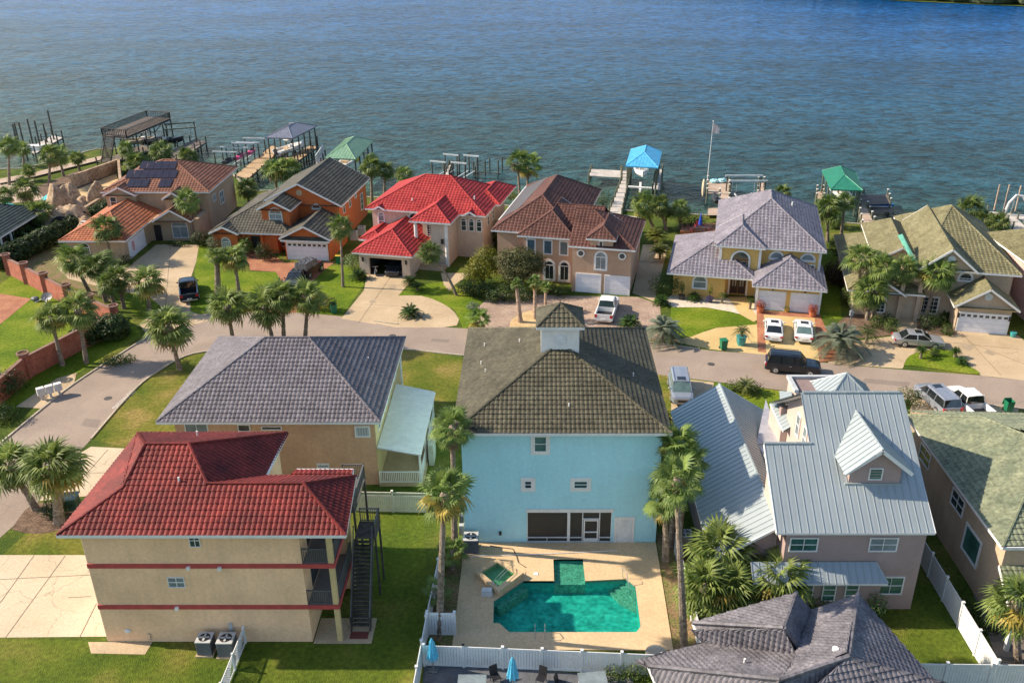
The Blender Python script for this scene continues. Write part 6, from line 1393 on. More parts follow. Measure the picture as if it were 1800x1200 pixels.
# ---- cycads and date palms
cycad(*(-13.6, 90.94), .5, 2.7, 'sago palm on the round drive before the scarlet roof house'); cycad(*(-14.88, 100.26), .5, 1.9, 'sago palm beside the scarlet garage corner'); cycad(*(-13.8, 98.48), .5, 1.5, 'small sago palm by the scarlet house steps')
cycad(*(-21.24, 102.09), .5, 2.5, 'broad sago palm left of the open garage'); cycad(*(19.16, 73.62), .7, 2.7, 'yellow green sago palm behind the low metal roof apex', SAGOB)
cycad(*(17.88, 95.41), .4, 1.9, 'sago palm under the arched window of the yellow house'); cycad(*(14.01, 94.26), .4, 2.2, 'sago palm beside the yellow house side path'); cycad(*(9.89, 87.66), .7, 2.8, 'broad green cycad beside the white pickup')
cycad(*(12.95, 84.31), 1.6, 4.0, 'silvery date palm left of the front lawn', PHX, 'date_palm', 'silvery date palms'); cycad(*(30.05, 81.67), 1.6, 5.0, 'large silvery date palm between driveways', PHX, 'date_palm', 'silvery date palms')
cycad(*(33.59, 84.04), 1.3, 3.0, 'green date palm right of the large silvery one', PHXG, 'date_palm', 'green date palms'); cycad(*(20.8, 83.77), 1.3, 2.2, 'young date palm in the teal pot', PHXG, 'date_palm', 'green date palms', z0=.3)
cycad(*(20.88, 94.59), 1.0, 1.3, 'small date palm left of the yellow house path', PHXG, 'date_palm', 'green date palms'); cycad(*(23.67, 92.97), 1.0, 1.3, 'small date palm right of the yellow house path', PHXG, 'date_palm', 'green date palms')
cycad(*(37.86, 80.65), .9, 1.4, 'sago palm on the island lawn left, before the silver sedan'); cycad(*(41.33, 80.9), .7, 1.3, 'taller sago palm on the island lawn right'); cycad(*(41.37, 79.4), .3, 1.5, 'low sago palm on the island lawn right'); cycad(*(44.25, 90.33), .5, 1.6, 'sago palm beside the wide white garage door')
cycad(*(15.8, 114.85), .8, 3.8, 'tall yellow green bamboo palm beside the side path', ARE, 'bamboo_palm', 'bamboo palms'); cycad(*(15.68, 108.98), .8, 3.4, 'yellow green bamboo palm nearest the side path', ARE, 'bamboo_palm', 'bamboo palms'); cycad(*(18.02, 121.54), 1.6, 3.4, 'pale bamboo palm behind the others', ARE, 'bamboo_palm', 'bamboo palms')
POT = M('teal_glazed_pot', (.05,.33,.33), rough=.3); POTB = M('dark_blue_pot', (.03,.03,.08), rough=.3); POTT = M('terracotta_pot', (.45,.14,.06), rough=.8)
def pot(x, y, r_, h, mat, label):
    P_ = thing('plant_pot', label, 'pot', (x,y,0), 0, 'garden pots'); m = MB(); m.chain([(0,0,0),(0,0,h*.5),(0,0,h)],[r_*.7,r_*.95,r_],14); m.obj('pot', mat, P_); MB().chain([(0,0,h-.04),(0,0,h+.04)],[r_*1.1,r_*1.1],14).obj('rim', mat, P_); return P_
pot(*(20.8, 83.77), .5, .95, POT, 'big teal glazed pot holding a young palm at the street edge'); pot(*(16.51, 95.74), .35, .5, BLACK, 'black pot left of the sago palm by the yellow wall'); pot(*(19.53, 94.91), .38, .6, POTB, 'dark blue pot holding a lime shrub by the yellow wall')
pot(*(24.59, 92.02), .4, .55, POTT, 'terracotta pot with red flowers left of the garage doors'); pot(*(30.03, 90.94), .4, .55, POTT, 'terracotta pot with red flowers right of the garage doors'); pot(*(27.56, 92.18), .28, .45, M('mustard_pot', (.5,.36,.06)), 'mustard yellow pot between the two garage doors'); pot(*(49.31, 85.68), .3, .5, POT, 'teal pot at the right side of the wide garage door')
F1 = leafmat('red_flower_leaf', (.32,.05,.03), (.45,.14,.06))
bush(*(24.59, 92.02), [(0,0,.95,.55,.55,.5)], 'red flowering shrub in the terracotta pot left of the garages', F1, 350, .1, group='potted shrubs'); bush(*(30.03, 90.94), [(0,0,.95,.6,.6,.5)], 'red flowering shrub in the terracotta pot right of the garages', F1, 350, .1, group='potted shrubs')
bush(*(16.51, 95.74), [(0,0,1.5,.32,.32,.7)], 'clipped dark shrub in the black pot', L_MID, 350, .08, group='potted shrubs'); bush(*(19.53, 94.91), [(0,0,1.5,.32,.32,.6)], 'lime green shrub in the dark blue pot', L_LIME, 300, .08, group='potted shrubs')
# ---- shrubs, hedges and trees
HG = 'clipped dark hedges'
def hedge(pts, h, w_, label, mat=None, n=2600, size=.15):
    x0, y0 = pts[0]; bl = []
    for a, b in zip(pts, pts[1:]):
        L_ = math.dist(a, b); k = max(1, int(L_/(w_*.7)))
        for i in range(k): f = i/k; bl.append((a[0]+(b[0]-a[0])*f-x0, a[1]+(b[1]-a[1])*f-y0, h*.5, w_*.62, w_*.62, h*.55))
    return bush(x0, y0, bl, label, mat or L_DK, n, size, 'hedge', 'hedge', HG)
hedge([(-65.81, 105.94), (-64.51, 111.09), (-63.47, 116.7), (-61.55, 122.81), (-60.95, 128.11)], 2.4, 2.4, 'long dark hedge between dark green roof and orange tiled wing', n=15000, size=.3)
hedge([(-68.73, 112.18), (-68.05, 116.7), (-66.69, 121.04)], 2.0, 2.0, 'dark hedge beside the dark green roof house porch', n=4000, size=.28)
hedge([(-45.36, 84.85), (-43.66, 85.68), (-41.96, 88.1)], 2.3, 3.0, 'dark glossy hedge mass right of the brick wall by the road', n=7000, size=.24)
hedge([(-48.47, 72.54), (-48.0, 73.62), (-48.4, 77.01)], 2.2, 2.6, 'dark shrubs at the left edge below the brick wall', n=2200); bush(*(-45.92, 68.48), [(0,0,.8,1.2,1.2,.9)], 'round dark shrub at the left edge by the kerb', L_DK, 900)
bush(*(-41.04, 79.4), [(0,0,.5,1.3,1.0,.6),(1.2,.5,.4,.9,.8,.5)], 'low bright shrub on the shaded verge under the palms', L_MID, 900)
bush(*(-1.78, 98.13), [(0,0,3.3,2.6,2.2,1.7),(-1.4,.3,3.9,1.6,1.5,1.2),(1.5,0,3.6,1.7,1.5,1.3),(.2,0,4.6,1.5,1.4,.9),(-.6,-.6,2.3,1.9,1.5,1.0)], 'broad olive brown tree before the peach walls', L_OLV, 10000, .16, 'leafy_tree', 'tree', trunk_h=1.5)
bush(*(-6.17, 100.26), [(0,0,2.2,2.0,1.7,1.7),(.4,.5,3.4,1.5,1.3,1.2),(-1.2,-.4,1.5,1.4,1.3,1.2)], 'yellow green bushy tree left of the olive brown tree', leafmat('yellow_green_leaf', (.09,.12,.012), (.25,.24,.025)), 4500, .15, 'leafy_tree', 'tree', trunk_h=1.0)
bush(*(-5.25, 114.4), [(0,0,1.8,1.8,1.5,1.5),(1.2,0,2.3,1.3,1.2,1.1)], 'dark green tree between the scarlet roof and brown roof houses', L_MID, 2600, .16, 'leafy_tree', 'tree', trunk_h=1.0)
bush(*(-6.96, 96.75), [(0,0,1.0,1.5,1.3,1.1),(1.6,-.3,.9,1.3,1.2,1.0),(-1.2,.6,.9,1.1,1,.9)], 'dark shrub mass at the foot of the yellow green tree', L_DK, 2600, .14)
bush(*(-3.34, 95.41), [(0,0,1.0,1.9,1.2,1.0),(2.2,0,.9,1.5,1.2,.9),(-1.5,-.5,.7,1.0,.9,.8)], 'dark shrub mass under the olive brown tree', L_DK, 2800, .14)
bush(*(-6.9, 92.65), [(0,0,.5,.8,.6,.5)], 'small grey green shrub at the paver edge', leafmat('grey_leaf', (.12,.15,.11), (.22,.25,.19)), 500, .1)
round_bush(*(2.81, 97.1), 1.35, 'round clipped bush left of the brown roof house garages', L_DK, .9, 1100, .1); round_bush(*(1.51, 97.61), .9, 'smaller dark bush beside the round clipped bush', L_DK, .9, 600, .1)
round_bush(*(-22.62, 105.94), 1.15, 'pale round clipped bush at the garage corner of the scarlet roof house', leafmat('pale_leaf', (.12,.18,.06), (.22,.30,.12)), 1.0, 900, .1)
bush(*(-23.98, 92.65), [(0,0,1.0,1.4,1.0,1.0),(1.3,-.2,.9,1.1,.9,.8)], 'orange flowering shrub on the lawn before the covered jeep', L_MID, 1400, .12, flowers=L_ORF)
bush(*(-34.15, 108.36), [(0,0,1.2,1.1,.8,1.2),(1.3,.1,.8,.8,.7,.7)], 'dark flowering shrub at the orange house entry', L_DK, 1300, .12, flowers=None); bush(*(-40.96, 111.09), [(0,0,1.4,1.2,1.1,1.4)], 'grey green shrub at the left corner of the orange house', leafmat('sage_leaf', (.07,.10,.05), (.15,.18,.10)), 1300, .12)
bush(*(-43.87, 113.95), [(0,0,1.0,1.5,1.0,1.0)], 'dark shrub between sand house and orange house', L_DK, 1100, .13); bush(*(-46.78, 113.73), [(0,0,.4,1.6,.6,.4)], 'low dark shrub under the arched window of the sand house', L_DK, 700, .1); bush(*(-50.73, 106.33), [(0,0,.8,1.0,.9,.8)], 'small shrub at the garage corner of the sand house', L_DK, 600, .12)
bush(*(14.55, 97.1), [(0,0,1.3,1.8,1.4,1.3),(1.2,.2,1.2,1.3,1.2,1.2)], 'leafy shrub at the left corner of the yellow house', L_MID, 2300, .13); bush(*(14.0, 85.68), [(0,0,.5,.9,.7,.5)], 'small shrub at the left end of the front lawn', L_MID, 500, .1)
bush(*(35.26, 100.26), [(0,0,1.4,1.6,2.2,1.4)], 'dark reddish shrub between yellow house and khaki roof house', leafmat('dark_red_leaf', (.03,.02,.012), (.10,.04,.03)), 2000, .15); bush(*(34.7, 94.26), [(0,0,1.1,1.0,1.0,1.0)], 'small olive tree at the left corner of the khaki roof house', L_MID, 900, .12)
GBG = 'bushes before the khaki roof house'
for u_, r_, l, mt in (((36.0, 88.1),.85,'left round bush of the khaki house bed',L_MID),((37.34, 88.83),.8,'middle round bush of the khaki house bed',L_DK),((37.11, 86.8),.95,'right round bush beside the entry path',L_MID),((41.13, 87.66),1.1,'bush mass right of the entry path',L_DK),((42.68, 88.54),.9,'bush near the grid window of the khaki house',L_MID),((40.5, 92.18),.6,'dark red bush at the khaki house door',L_RED),((41.64, 91.56),.6,'reddish bush right of the khaki house door',L_RED),((42.71, 86.24),.7,'low bush with orange flowers by the khaki garage',L_MID),((39.46, 81.28),.5,'small clipped bush on the island lawn',L_MID)):
    round_bush(*u_, r_, l, mt, n=650, group=GBG)
bush(*(18.16, 73.84), [(0,0,.5,1.0,.9,.6),(1.6,-.2,.5,1.2,.9,.6)], 'dark low shrubs around the yellow green sago palm', L_DK, 1300, .1); bush(*(33.08, 71.29), [(0,0,.8,1.4,1.0,.9)], 'olive shrub behind the metal roof ridge by the street', L_MID, 900, .12)
bush(*(11.09, 65.66), [(0,0,1.0,.9,2.6,1.0)], 'dark narrow shrub beside the turquoise house right corner', L_DK, 1500, .13); bush(*(17.41, 44.26), [(0,0,.8,1.3,.9,.8)], 'dark shrub before the bay windows of the metal roof house', L_MID, 900, .12); bush(*(20.99, 44.01), [(0,0,1.0,.8,.6,1.1)], 'light green shrub at the bay corner of the metal roof house', leafmat('light_leaf', (.06,.12,.03), (.14,.20,.06)), 700, .12)
bush(*(5.83, 39.26), [(0,0,.5,.9,.6,.5),(1.5,0,.5,1,.6,.5),(-1.2,0,.4,.9,.6,.45)], 'grass green shrubs along the bottom of the white fence', L_MID, 1200, .1); bush(*(-34.98, 54.94), [(0,0,.6,1.1,.9,.7)], 'dark low cycad shrub in the mulch bed by the large palm', L_DK, 800, .13)
bush(*(27.8, 43.02), [(0,0,.6,1.3,.8,.6),(-.6,1.5,.5,.7,.9,.6)], 'dark patio plants beside the white fence', L_DK, 900, .12); bush(*(25.69, 120.3), [(0,0,.9,1.6,1.0,.9)], 'shrub behind the terrace table', L_DK, 800, .13); bush(*(21.57, 121.54), [(0,0,1.0,2.2,1.2,1.1)], 'dark shrub left of the terrace table', L_DK, 1200, .14)
bush(*(-3.8, 134.71), [(0,0,.9,1.6,1.2,.9)], 'bright shrub at the shore between the two brown and scarlet roofs', L_LIME, 800, .14); bush(*(10.0, 131.77), [(0,0,1.2,1.6,1.3,1.2)], 'grey green shore shrub at the start of the pale pier', leafmat('shore_leaf', (.06,.09,.04), (.12,.15,.07)), 900, .14)
bush(*(61.43, 112.18), [(0,0,.6,1.8,1.2,.7)], 'bright lime shrub at the shore by the right edge', L_LIME, 700, .13)
bush(*(38.3, 110.03), [(0,0,1.2,1.2,2.0,1.2)], 'dark shrub below the palms left of khaki roof', L_DK, 1200, .14)
# far wooded shore
fw = MB(); rr_ = random.Random(9)
LN = [(-900,900),(40,900),(172,486),(229,452),(420,345),(800,150)]
for (x0, y0), (x1, y1) in zip(LN, LN[1:]):
    L_ = math.dist((x0,y0),(x1,y1)); k_ = int(L_/6)
    for i in range(k_): fw.ball((x0+(x1-x0)*i/k_+rr_.uniform(-2,2), y0+(y1-y0)*i/k_+rr_.uniform(4,12), 2.5), rr_.uniform(4,6.5), 1.5,1.2,.9, 10, 6, .18)
o_ = fw.obj('far_wood', M('far_foliage', (.02,.035,.015), c2=(.05,.07,.03), scale=.4, fine=.4, fscale=1.5)); o_['kind'] = 'stuff'
sheet('far_shore', [(-900,896),(40,896),(172,483),(229,448),(420,340),(900,100),(900,1500),(-900,1500)], -.9, G_BASE)

# ================================================================ vehicles
def paint(name, c, rough=.22, metal=0.0):
    m = M(name, c, rough=rough, var=.03, metal=metal, spec=.6, fine=.01); m.node_tree.nodes['Principled BSDF'].inputs['Coat Weight'].default_value = .25; return m
PW_ = paint('white_car_paint', (.72,.72,.70)); PB_ = paint('black_car_paint', (.006,.011,.020)); PS_ = paint('silver_car_paint', (.42,.43,.44), .3, .5); PD_ = paint('dark_grey_car_paint', (.03,.032,.036)); PG_ = paint('blue_grey_silver_paint', (.30,.33,.38), .3, .4)
CGL = M('car_glass', (.012,.016,.018), rough=.05, spec=.9); CGLG = M('car_glass_green', (.10,.16,.15), rough=.06, spec=.9)
TAIL = M('tail_light_red', (.5,.02,.02), rough=.25); HEADL = M('headlight_lens', (.6,.6,.58), rough=.15)
def loft(mb, st, top=True):
    """st: list of (x, [(y, z), ...]) half sections from sill up to the centre line; mirrored"""
    n_ = len(st[0][1]); base = len(mb.v)
    for x, prof in st:
        for y, z in prof: mb.v.append((x, y, z))
        for y, z in prof[::-1]: mb.v.append((x, -y, z))
    m = 2*n_
    for i in range(len(st)-1):
        for k in range(m-1):
            a = base+i*m+k; mb.f.append((a, a+m, a+m+1, a+1))
    mb.f.append(tuple(base+k for k in range(m))); mb.f.append(tuple(base+(len(st)-1)*m+k for k in range(m))[::-1])
    return mb
def car(kind, x, y, rz, pm, label, glass=None, name=None):
    """length axis local +x = front"""
    glass = glass or CGL; cat = {'suv':'SUV','van':'minivan','sedan':'sedan','pickup':'pickup truck'}[kind]
    C = thing(name or {'suv':'parked_suv','van':'parked_minivan','sedan':'parked_sedan','pickup':'pickup_truck'}[kind], label, cat, (x,y,.03), rz, 'cars and trucks in the street and driveways')
    L, W, hb, hr = {'suv':(5.1,1.98,1.08,1.85),'van':(5.0,1.95,1.02,1.72),'sedan':(4.85,1.85,.88,1.43),'pickup':(5.8,2.0,1.12,1.88)}[kind]; h = L/2; w_ = W/2
    def sec(ws, zb, zs, zt, wt): return [(ws*.90, zb), (ws*.99, zb+.12), (ws, (zb+zs)/2), (ws*.985, zs), (wt, zt), (0, zt+.015)]
    hood = hb - (.02 if kind != 'sedan' else .06); S = []
    S.append((h, sec(w_*.80, .38, hood*.72, hood*.78, w_*.55))); S.append((h-.14, sec(w_*.93, .27, hood*.86, hood*.93, w_*.68)))
    S.append((h-.5, sec(w_, .25, hood*.93, hood, w_*.76))); S.append((h-1.15, sec(w_, .24, hb*.97, hood+.03, w_*.8)))
    if kind == 'pickup':
        S.append((-.75, sec(w_, .28, hb, hb+.02, w_*.8)))
        b = MB(); loft(b, S); b.obj('body', pm, C)
        bb = MB(); bb.box(-h+.05,-.74,-w_,w_,.42,.62); bb.box(-h+.05,-.74,w_-.14,w_,.62,hb+.05); bb.box(-h+.05,-.74,-w_,-w_+.14,.62,hb+.05); bb.box(-.86,-.74,-w_+.14,w_-.14,.62,hb+.05); bb.obj('truck_bed', pm, C)
        MB().box(-h,-h+.08,-w_*.96,w_*.96,.5,hb+.03).obj('tailgate', pm, C); MB().box(-h+.1,-.87,-w_+.15,w_-.15,.62,.66).obj('bed_liner', BLACK, C)
        cab0, cab1, ws0, rs0 = -.85, 1.25, 1.55, -.95
    else:
        S.append((0, sec(w_, .24, hb, hb+.03, w_*.82))); S.append((-h+.9, sec(w_, .25, hb, hb+.03, w_*.8)))
        if kind == 'sedan': S.append((-h+.35, sec(w_*.97, .28, hb*.98, hb+.03, w_*.74))); S.append((-h+.06, sec(w_*.9, .34, hb*.9, hb*.95, w_*.68))); S.append((-h, sec(w_*.8, .42, hb*.7, hb*.75, w_*.6)))
        else: S.append((-h+.1, sec(w_*.97, .30, hb*.98, hb+.03, w_*.8))); S.append((-h, sec(w_*.9, .38, hb*.9, hb, w_*.78)))
        b = MB(); loft(b, S); b.obj('body', pm, C)
    # greenhouse: glass body with painted roof and pillars
    g0, g1, r0, r1 = {'suv':(-h+.12, 1.25, -h+.42, .55),'van':(-h+.12, 1.6, -h+.4, .75),'sedan':(-h+.62, 1.15, -1.1, .32),'pickup':(-.85, 1.45, -.68, .72)}[kind]
    zb = hb-.02; G = [(g0, [(w_*.90, zb),(w_*.86, zb+.03),(0, zb+.04)]), (r0, [(w_*.93, zb),(w_*.76, hr-.05),(0, hr)]), (r1, [(w_*.93, zb),(w_*.76, hr-.05),(0, hr)]), (g1, [(w_*.90, zb),(w_*.84, zb+.03),(0, zb+.04)])]
    m = MB(); loft(m, G); gh = m.obj('windows', glass, C)
    rp = MB(); N = 5
    xs = [r0-.06, r0+.2, (r0+r1)/2, r1-.2, r1+.06]; vs_ = []; fs = []
    for i, x_ in enumerate(xs):
        dz = .0 if 0 < i < 4 else -.03
        for yy, zz in ((w_*.79,hr-.07),(w_*.68,hr+.0),(0,hr+.035),(-w_*.68,hr+.0),(-w_*.79,hr-.07)): vs_.append((x_, yy, zz+dz))
    for i in range(4):
        for k in range(4): a = i*5+k; fs.append((a, a+1, a+6, a+5))
    rp.add(vs_, fs); rp.obj('roof_panel', pm, C)
    pl = MB()
    for sy in (-1, 1):
        for (xa, xb) in ((g1-.05, r1),(g0+.05, r0)): pl.bar((xa, sy*w_*.87, zb+.02),(xb, sy*w_*.765, hr-.04), .07, .06)
        mids = {'suv':(.05,-1.15),'van':(.3,-.9),'sedan':(-.25,),'pickup':(.1,)}[kind]
        for xm in mids: pl.bar((xm, sy*w_*.94, zb),(xm-.05, sy*w_*.77, hr-.04), .08, .05)
    pl.obj('pillars', pm, C, kind='stuff')
    if kind in ('suv','van'):
        for sy in (-1,1): MB().bar((r0+.1, sy*w_*.68, hr+.07),(r1-.1, sy*w_*.68, hr+.07), .04).obj('roof_rail', STEEL if pm is not PB_ else BLACK, C)
    if kind != 'pickup': MB().box(r1-.75, r1-.12, -.38, .38, hr+.02, hr+.045).obj('sunroof', CGL, C)
    rw = .36 if kind != 'sedan' else .33
    for xw in (h-.92, -h+1.0):
        for sy in (-1, 1):
            ty = MB(); ty.chain([(xw, sy*(w_-.22), rw),(xw, sy*(w_-.19), rw),(xw, sy*(w_+.0), rw),(xw, sy*(w_+.02), rw)],[rw*.9,rw,rw,rw*.92],18); wl = ty.obj('wheel', RUBBER, C)
            MB().disc((xw, sy*(w_+.018), rw), rw*.62, (0,sy,0), 14, .02).obj('rim', STEEL, wl); MB().disc((xw, sy*(w_+.035), rw), rw*.2, (0,sy,0), 10, .015).obj('hub_cap', ACGREY, wl)
            for k in range(5):
                t = k*2*math.pi/5; MB().bar((xw+rw*.15*math.cos(t), sy*(w_+.035), rw+rw*.15*math.sin(t)),(xw+rw*.6*math.cos(t), sy*(w_+.035), rw+rw*.6*math.sin(t)),.06,.02).obj('spoke', ACLIGHT, wl)
    for sy in (-1,1):
        MB().obox((h-.18, sy*w_*.72, hood*.80),(1,0,0),(0,0,1),(0,1,0),.14,.14,.34).obj('headlight', HEADL, C)
        MB().obox((-h+.05, sy*w_*.82, hb*.84),(1,0,0),(0,0,1),(0,1,0),.14,.16 if kind == 'sedan' else .34,.28).obj('tail_light', TAIL, C)
        MB().ball((1.0 if kind != 'pickup' else 1.15, sy*(w_+.1), hb+.06), .12, .7, 1, .8).obj('side_mirror', pm, C)
        MB().box(-.35,-.12,sy*w_-.015,sy*w_+.02,hb*.8,hb*.84).obj('door_handle', STEEL, C)
        for xd in ((1.0, -.15, -1.2) if kind != 'pickup' else (1.0, -.1)): MB().box(xd-.008,xd+.008,sy*w_-.01,sy*w_+.006,.35,hb-.03).obj('door_gap', BLACK, C)
    MB().box(h-.06,h+.01,-w_*.45,w_*.45,.46,.66).obj('grille', BLACK, C)
    MB().box(h-.08,h+.03,-w_*.85,w_*.85,.30,.42).obj('bumper', pm if kind != 'pickup' else STEEL, C); MB().box(-h-.03,-h+.1,-w_*.85,w_*.85,.34,.5).obj('bumper', pm if kind != 'pickup' else STEEL, C)
    MB().box(-h-.045,-h-.005,-.26,.26,.52 if kind != 'sedan' else .55,.66).obj('number_plate', WHITE, C)
    return C
car('suv', *(24.52, 77.95), R(-13), PB_, 'black SUV driving along the street below the yellow house')
car('sedan', *(24.7, 86.38), R(77), PW_, 'white sedan with black rear window, left of two in the driveway'); car('sedan', *(27.71, 86.1), R(76), PW_, 'white sedan with pale rear window and sunroof, right of two in the driveway', CGLG)
car('sedan', *(38.7, 83.77), R(-9), PS_, 'silver coupe parked across the drive before the khaki roof house')
car('pickup', *(7.77, 91.56), R(78), PW_, 'white pickup truck with empty bed on the paver forecourt'); car('pickup', *(-39.74, 97.1), R(111), PB_, 'black pickup truck in the cul-de-sac driveway')
car('van', *(13.14, 73.4), R(-93), PG_, 'silver minivan facing the camera beside the turquoise house roof', CGLG); car('van', *(35.67, 71.29), R(99), PG_, 'silver minivan seen over the green tile roof'); car('pickup', *(38.03, 70.26), R(99), PW_, 'white pickup truck bed seen over the green tile roof')
car('sedan', *(-17.05, 104.76), R(-95), PD_, 'dark sedan inside the open garage'); car('sedan', *(-28.29, 100.8), R(-95), PD_, 'dark sedan behind the palms below the covered jeep')
# covered off-roader
J = thing('covered_jeep', 'boxy off road vehicle under a crumpled dark tarpaulin on the brick driveway', 'off-road vehicle', (*(-27.36, 103.6),.03), R(70))
MAR = M('maroon_paint', (.08,.02,.02), rough=.4)
b = MB(); b.box(-1.9,1.0,-.85,.85,.55,1.15).box(1.0,1.95,-.62,.62,.6,1.12); b.obj('body', MAR, J)
m = MB(); vs_ = []; fs = []; rr_ = random.Random(4); nx, ny = 14, 9
for i in range(nx):
    for k in range(ny):
        x_ = -2.0+2.9*i/(nx-1); y_ = -.92+1.84*k/(ny-1); e_ = k in (0, ny-1) or i in (0, nx-1)
        vs_.append((x_, y_, (1.25 if e_ else 1.95)+rr_.uniform(-.07,.07)))
for i in range(nx-1):
    for k in range(ny-1): a = i*ny+k; fs.append((a, a+ny, a+ny+1, a+1))
m.add(vs_, fs).obj('tarpaulin', M('dark_tarpaulin', (.035,.035,.038), c2=(.10,.10,.105), rough=.35, scale=3), J)
for xw in (-1.3,1.3):
    for sy in (-1,1):
        ty = MB().chain([(xw, sy*.65, .42),(xw, sy*.9, .42)],[.42,.42],16); wl = ty.obj('wheel', RUBBER, J); MB().disc((xw,sy*.91,.42),.22,(0,sy,0),12,.02).obj('rim', STEEL, wl); MB().box(xw-.5,xw+.5,sy*.78-.16,sy*.78+.16,.88,.94).obj('fender', BLACK, J)
MB().disc((-2.12,0,1.0),.4,(-1,0,0),16,.2).obj('spare_wheel', RUBBER, J); MB().box(1.95,2.1,-.7,.7,.5,.68).obj('bumper', BLACK, J)
for sy in (-.45,.45): MB().disc((1.95,sy,.95),.13,(1,0,0),12,.04).obj('headlight', HEADL, J)
mo = thing('motorcycle', 'dark motorcycle standing in the open garage left of the sedan', 'motorcycle', (*(-19.4, 103.79),.03), R(-80))
for xw in (-.7,.7): 
    w_ = MB().chain([(xw,-.06,.32),(xw,.06,.32)],[.32,.32],16).obj('wheel', RUBBER, mo); MB().disc((xw,-.07,.32),.2,(0,-1,0),12,.14).obj('rim', STEEL, w_)
MB().chain([(-.5,0,.55),(0,0,.72),(.4,0,.85)],[.14,.2,.12],8).obj('fuel_tank', MAR, mo); MB().box(-.75,-.1,-.13,.13,.72,.8).obj('seat', BLACK, mo); MB().chain([(.7,0,.32),(.45,0,1.0)],[.035,.035],6).obj('fork', STEEL, mo); MB().bar((.42,-.36,1.05),(.42,.36,1.05),.035).obj('handlebar', STEEL, mo); MB().box(-.2,.25,-.16,.16,.28,.6).obj('engine', STEEL, mo)

# ================================================================ docks, boat houses, boats
DKW = M('golden_dock_wood', (.36,.235,.12), c2=(.46,.32,.18), rough=.9, scale=.8, fine=.2, fscale=6); DKG = M('grey_dock_wood', (.40,.36,.31), c2=(.52,.48,.43), rough=.9, scale=.8, fine=.15, fscale=6)
DKP = M('pinkish_dock_wood', (.38,.28,.20), c2=(.48,.37,.28), rough=.9, scale=.8, fine=.15); DKB = M('brown_dock_wood', (.12,.095,.075), c2=(.19,.155,.125), rough=.9, scale=.8, fine=.2)
PILE = M('greenish_pile', (.055,.055,.04), c2=(.11,.10,.075), rough=.95, scale=3); PILEG = M('green_grey_pile', (.12,.13,.09), rough=.9)
def dk_deck(H, q, z, mat, piles=True, pm=None, step=.3, cap=0, ph=.9, gap=2.6, name='deck'):
    """q: four corners (near-left, near-right, far-right, far-left), planks run across"""
    a, b, c, d = [Vector((p[0], p[1], 0)) for p in q]; L = ((d-a).length + (c-b).length)/2; k = max(2, int(L/step)); mb = MB()
    for i in range(k):
        f0, f1 = i/k, (i+.93)/k; p0, p1, p2, p3 = a.lerp(d,f0), b.lerp(c,f0), b.lerp(c,f1), a.lerp(d,f1); zz = z + random.uniform(-.008,.008)
        mb.add([(p.x,p.y,zz) for p in (p0,p1,p2,p3)]+[(p.x,p.y,zz-.06) for p in (p0,p1,p2,p3)], [(0,1,2,3),(4,5,1,0),(5,6,2,1),(6,7,3,2),(7,4,0,3)])
    o = mb.obj(name, mat, H, kind='stuff')
    for s_, e_ in ((a,d),(b,c)): MB().bar(s_+Vector((0,0,z-.16)), e_+Vector((0,0,z-.16)), .12, .2).obj('deck_beam', pm or PILE, H)
    if piles:
        n_ = max(1, round(L/gap))
        for i in range(n_+1):
            for s_, e_ in ((a,d),(b,c)):
                p = s_.lerp(e_, i/n_); MB().tube((p.x,p.y,-2.5),(p.x,p.y,z+ph),.15,.13,8).obj('pile', pm or PILE, H)
                if cap: MB().disc((p.x,p.y,z+ph),.17,(0,0,1),8,.08).obj('pile_cap', WHITE, H)
    return o
def off(H):
    pass
def dock(name, label, group='docks along the shore'): return thing(name, label, 'dock', (0,0,0), 0, group)
def hipmetal(H, q, ze, rise, mat, ridge):
    """q: eave corners FL, FR, BR, BL; ridge: fractions along the depth"""
    a, b, c, d = [Vector((p[0],p[1],ze)) for p in q]; m1, m2 = (a+b)/2, (d+c)/2; A = m1.lerp(m2, ridge[0])+Vector((0,0,rise)); B = m1.lerp(m2, ridge[1])+Vector((0,0,rise))
    return roof(H, [[a,b,A],[b,c,B,A],[c,d,B],[d,a,A,B]], mat, style='panel', width=.5, rib=.04, caps=[(a,A),(b,A),(c,B),(d,B),(A,B)], capr=.06, eaves=[(a,b),(b,c),(c,d),(d,a)], trim=mat, fw=.18)
def boathouse(label, q, ze, rise, mat, ridge=(.35,.65), posts=4, pm=None, gz=.5):
    H = thing('boathouse', label, 'boathouse', (0,0,0), 0, 'roofed boat lifts on the water'); hipmetal(H, q, ze, rise, mat, ridge)
    a, b, c, d = [Vector((p[0],p[1],0)) for p in q]; cen = (a+b+c+d)/4
    for s_, e_ in ((a,d),(b,c)):
        s2, e2 = s_.lerp(cen,.1), e_.lerp(cen,.1)
        for i in range(posts): p = s2.lerp(e2, i/(posts-1)); MB().tube((p.x,p.y,-2.5),(p.x,p.y,ze),.14,.12,8).obj('post', pm or PILE, H)
        MB().bar(s2+Vector((0,0,ze-.2)), e2+Vector((0,0,ze-.2)), .12, .3).obj('roof_beam', pm or PILE, H)
    return H, cen
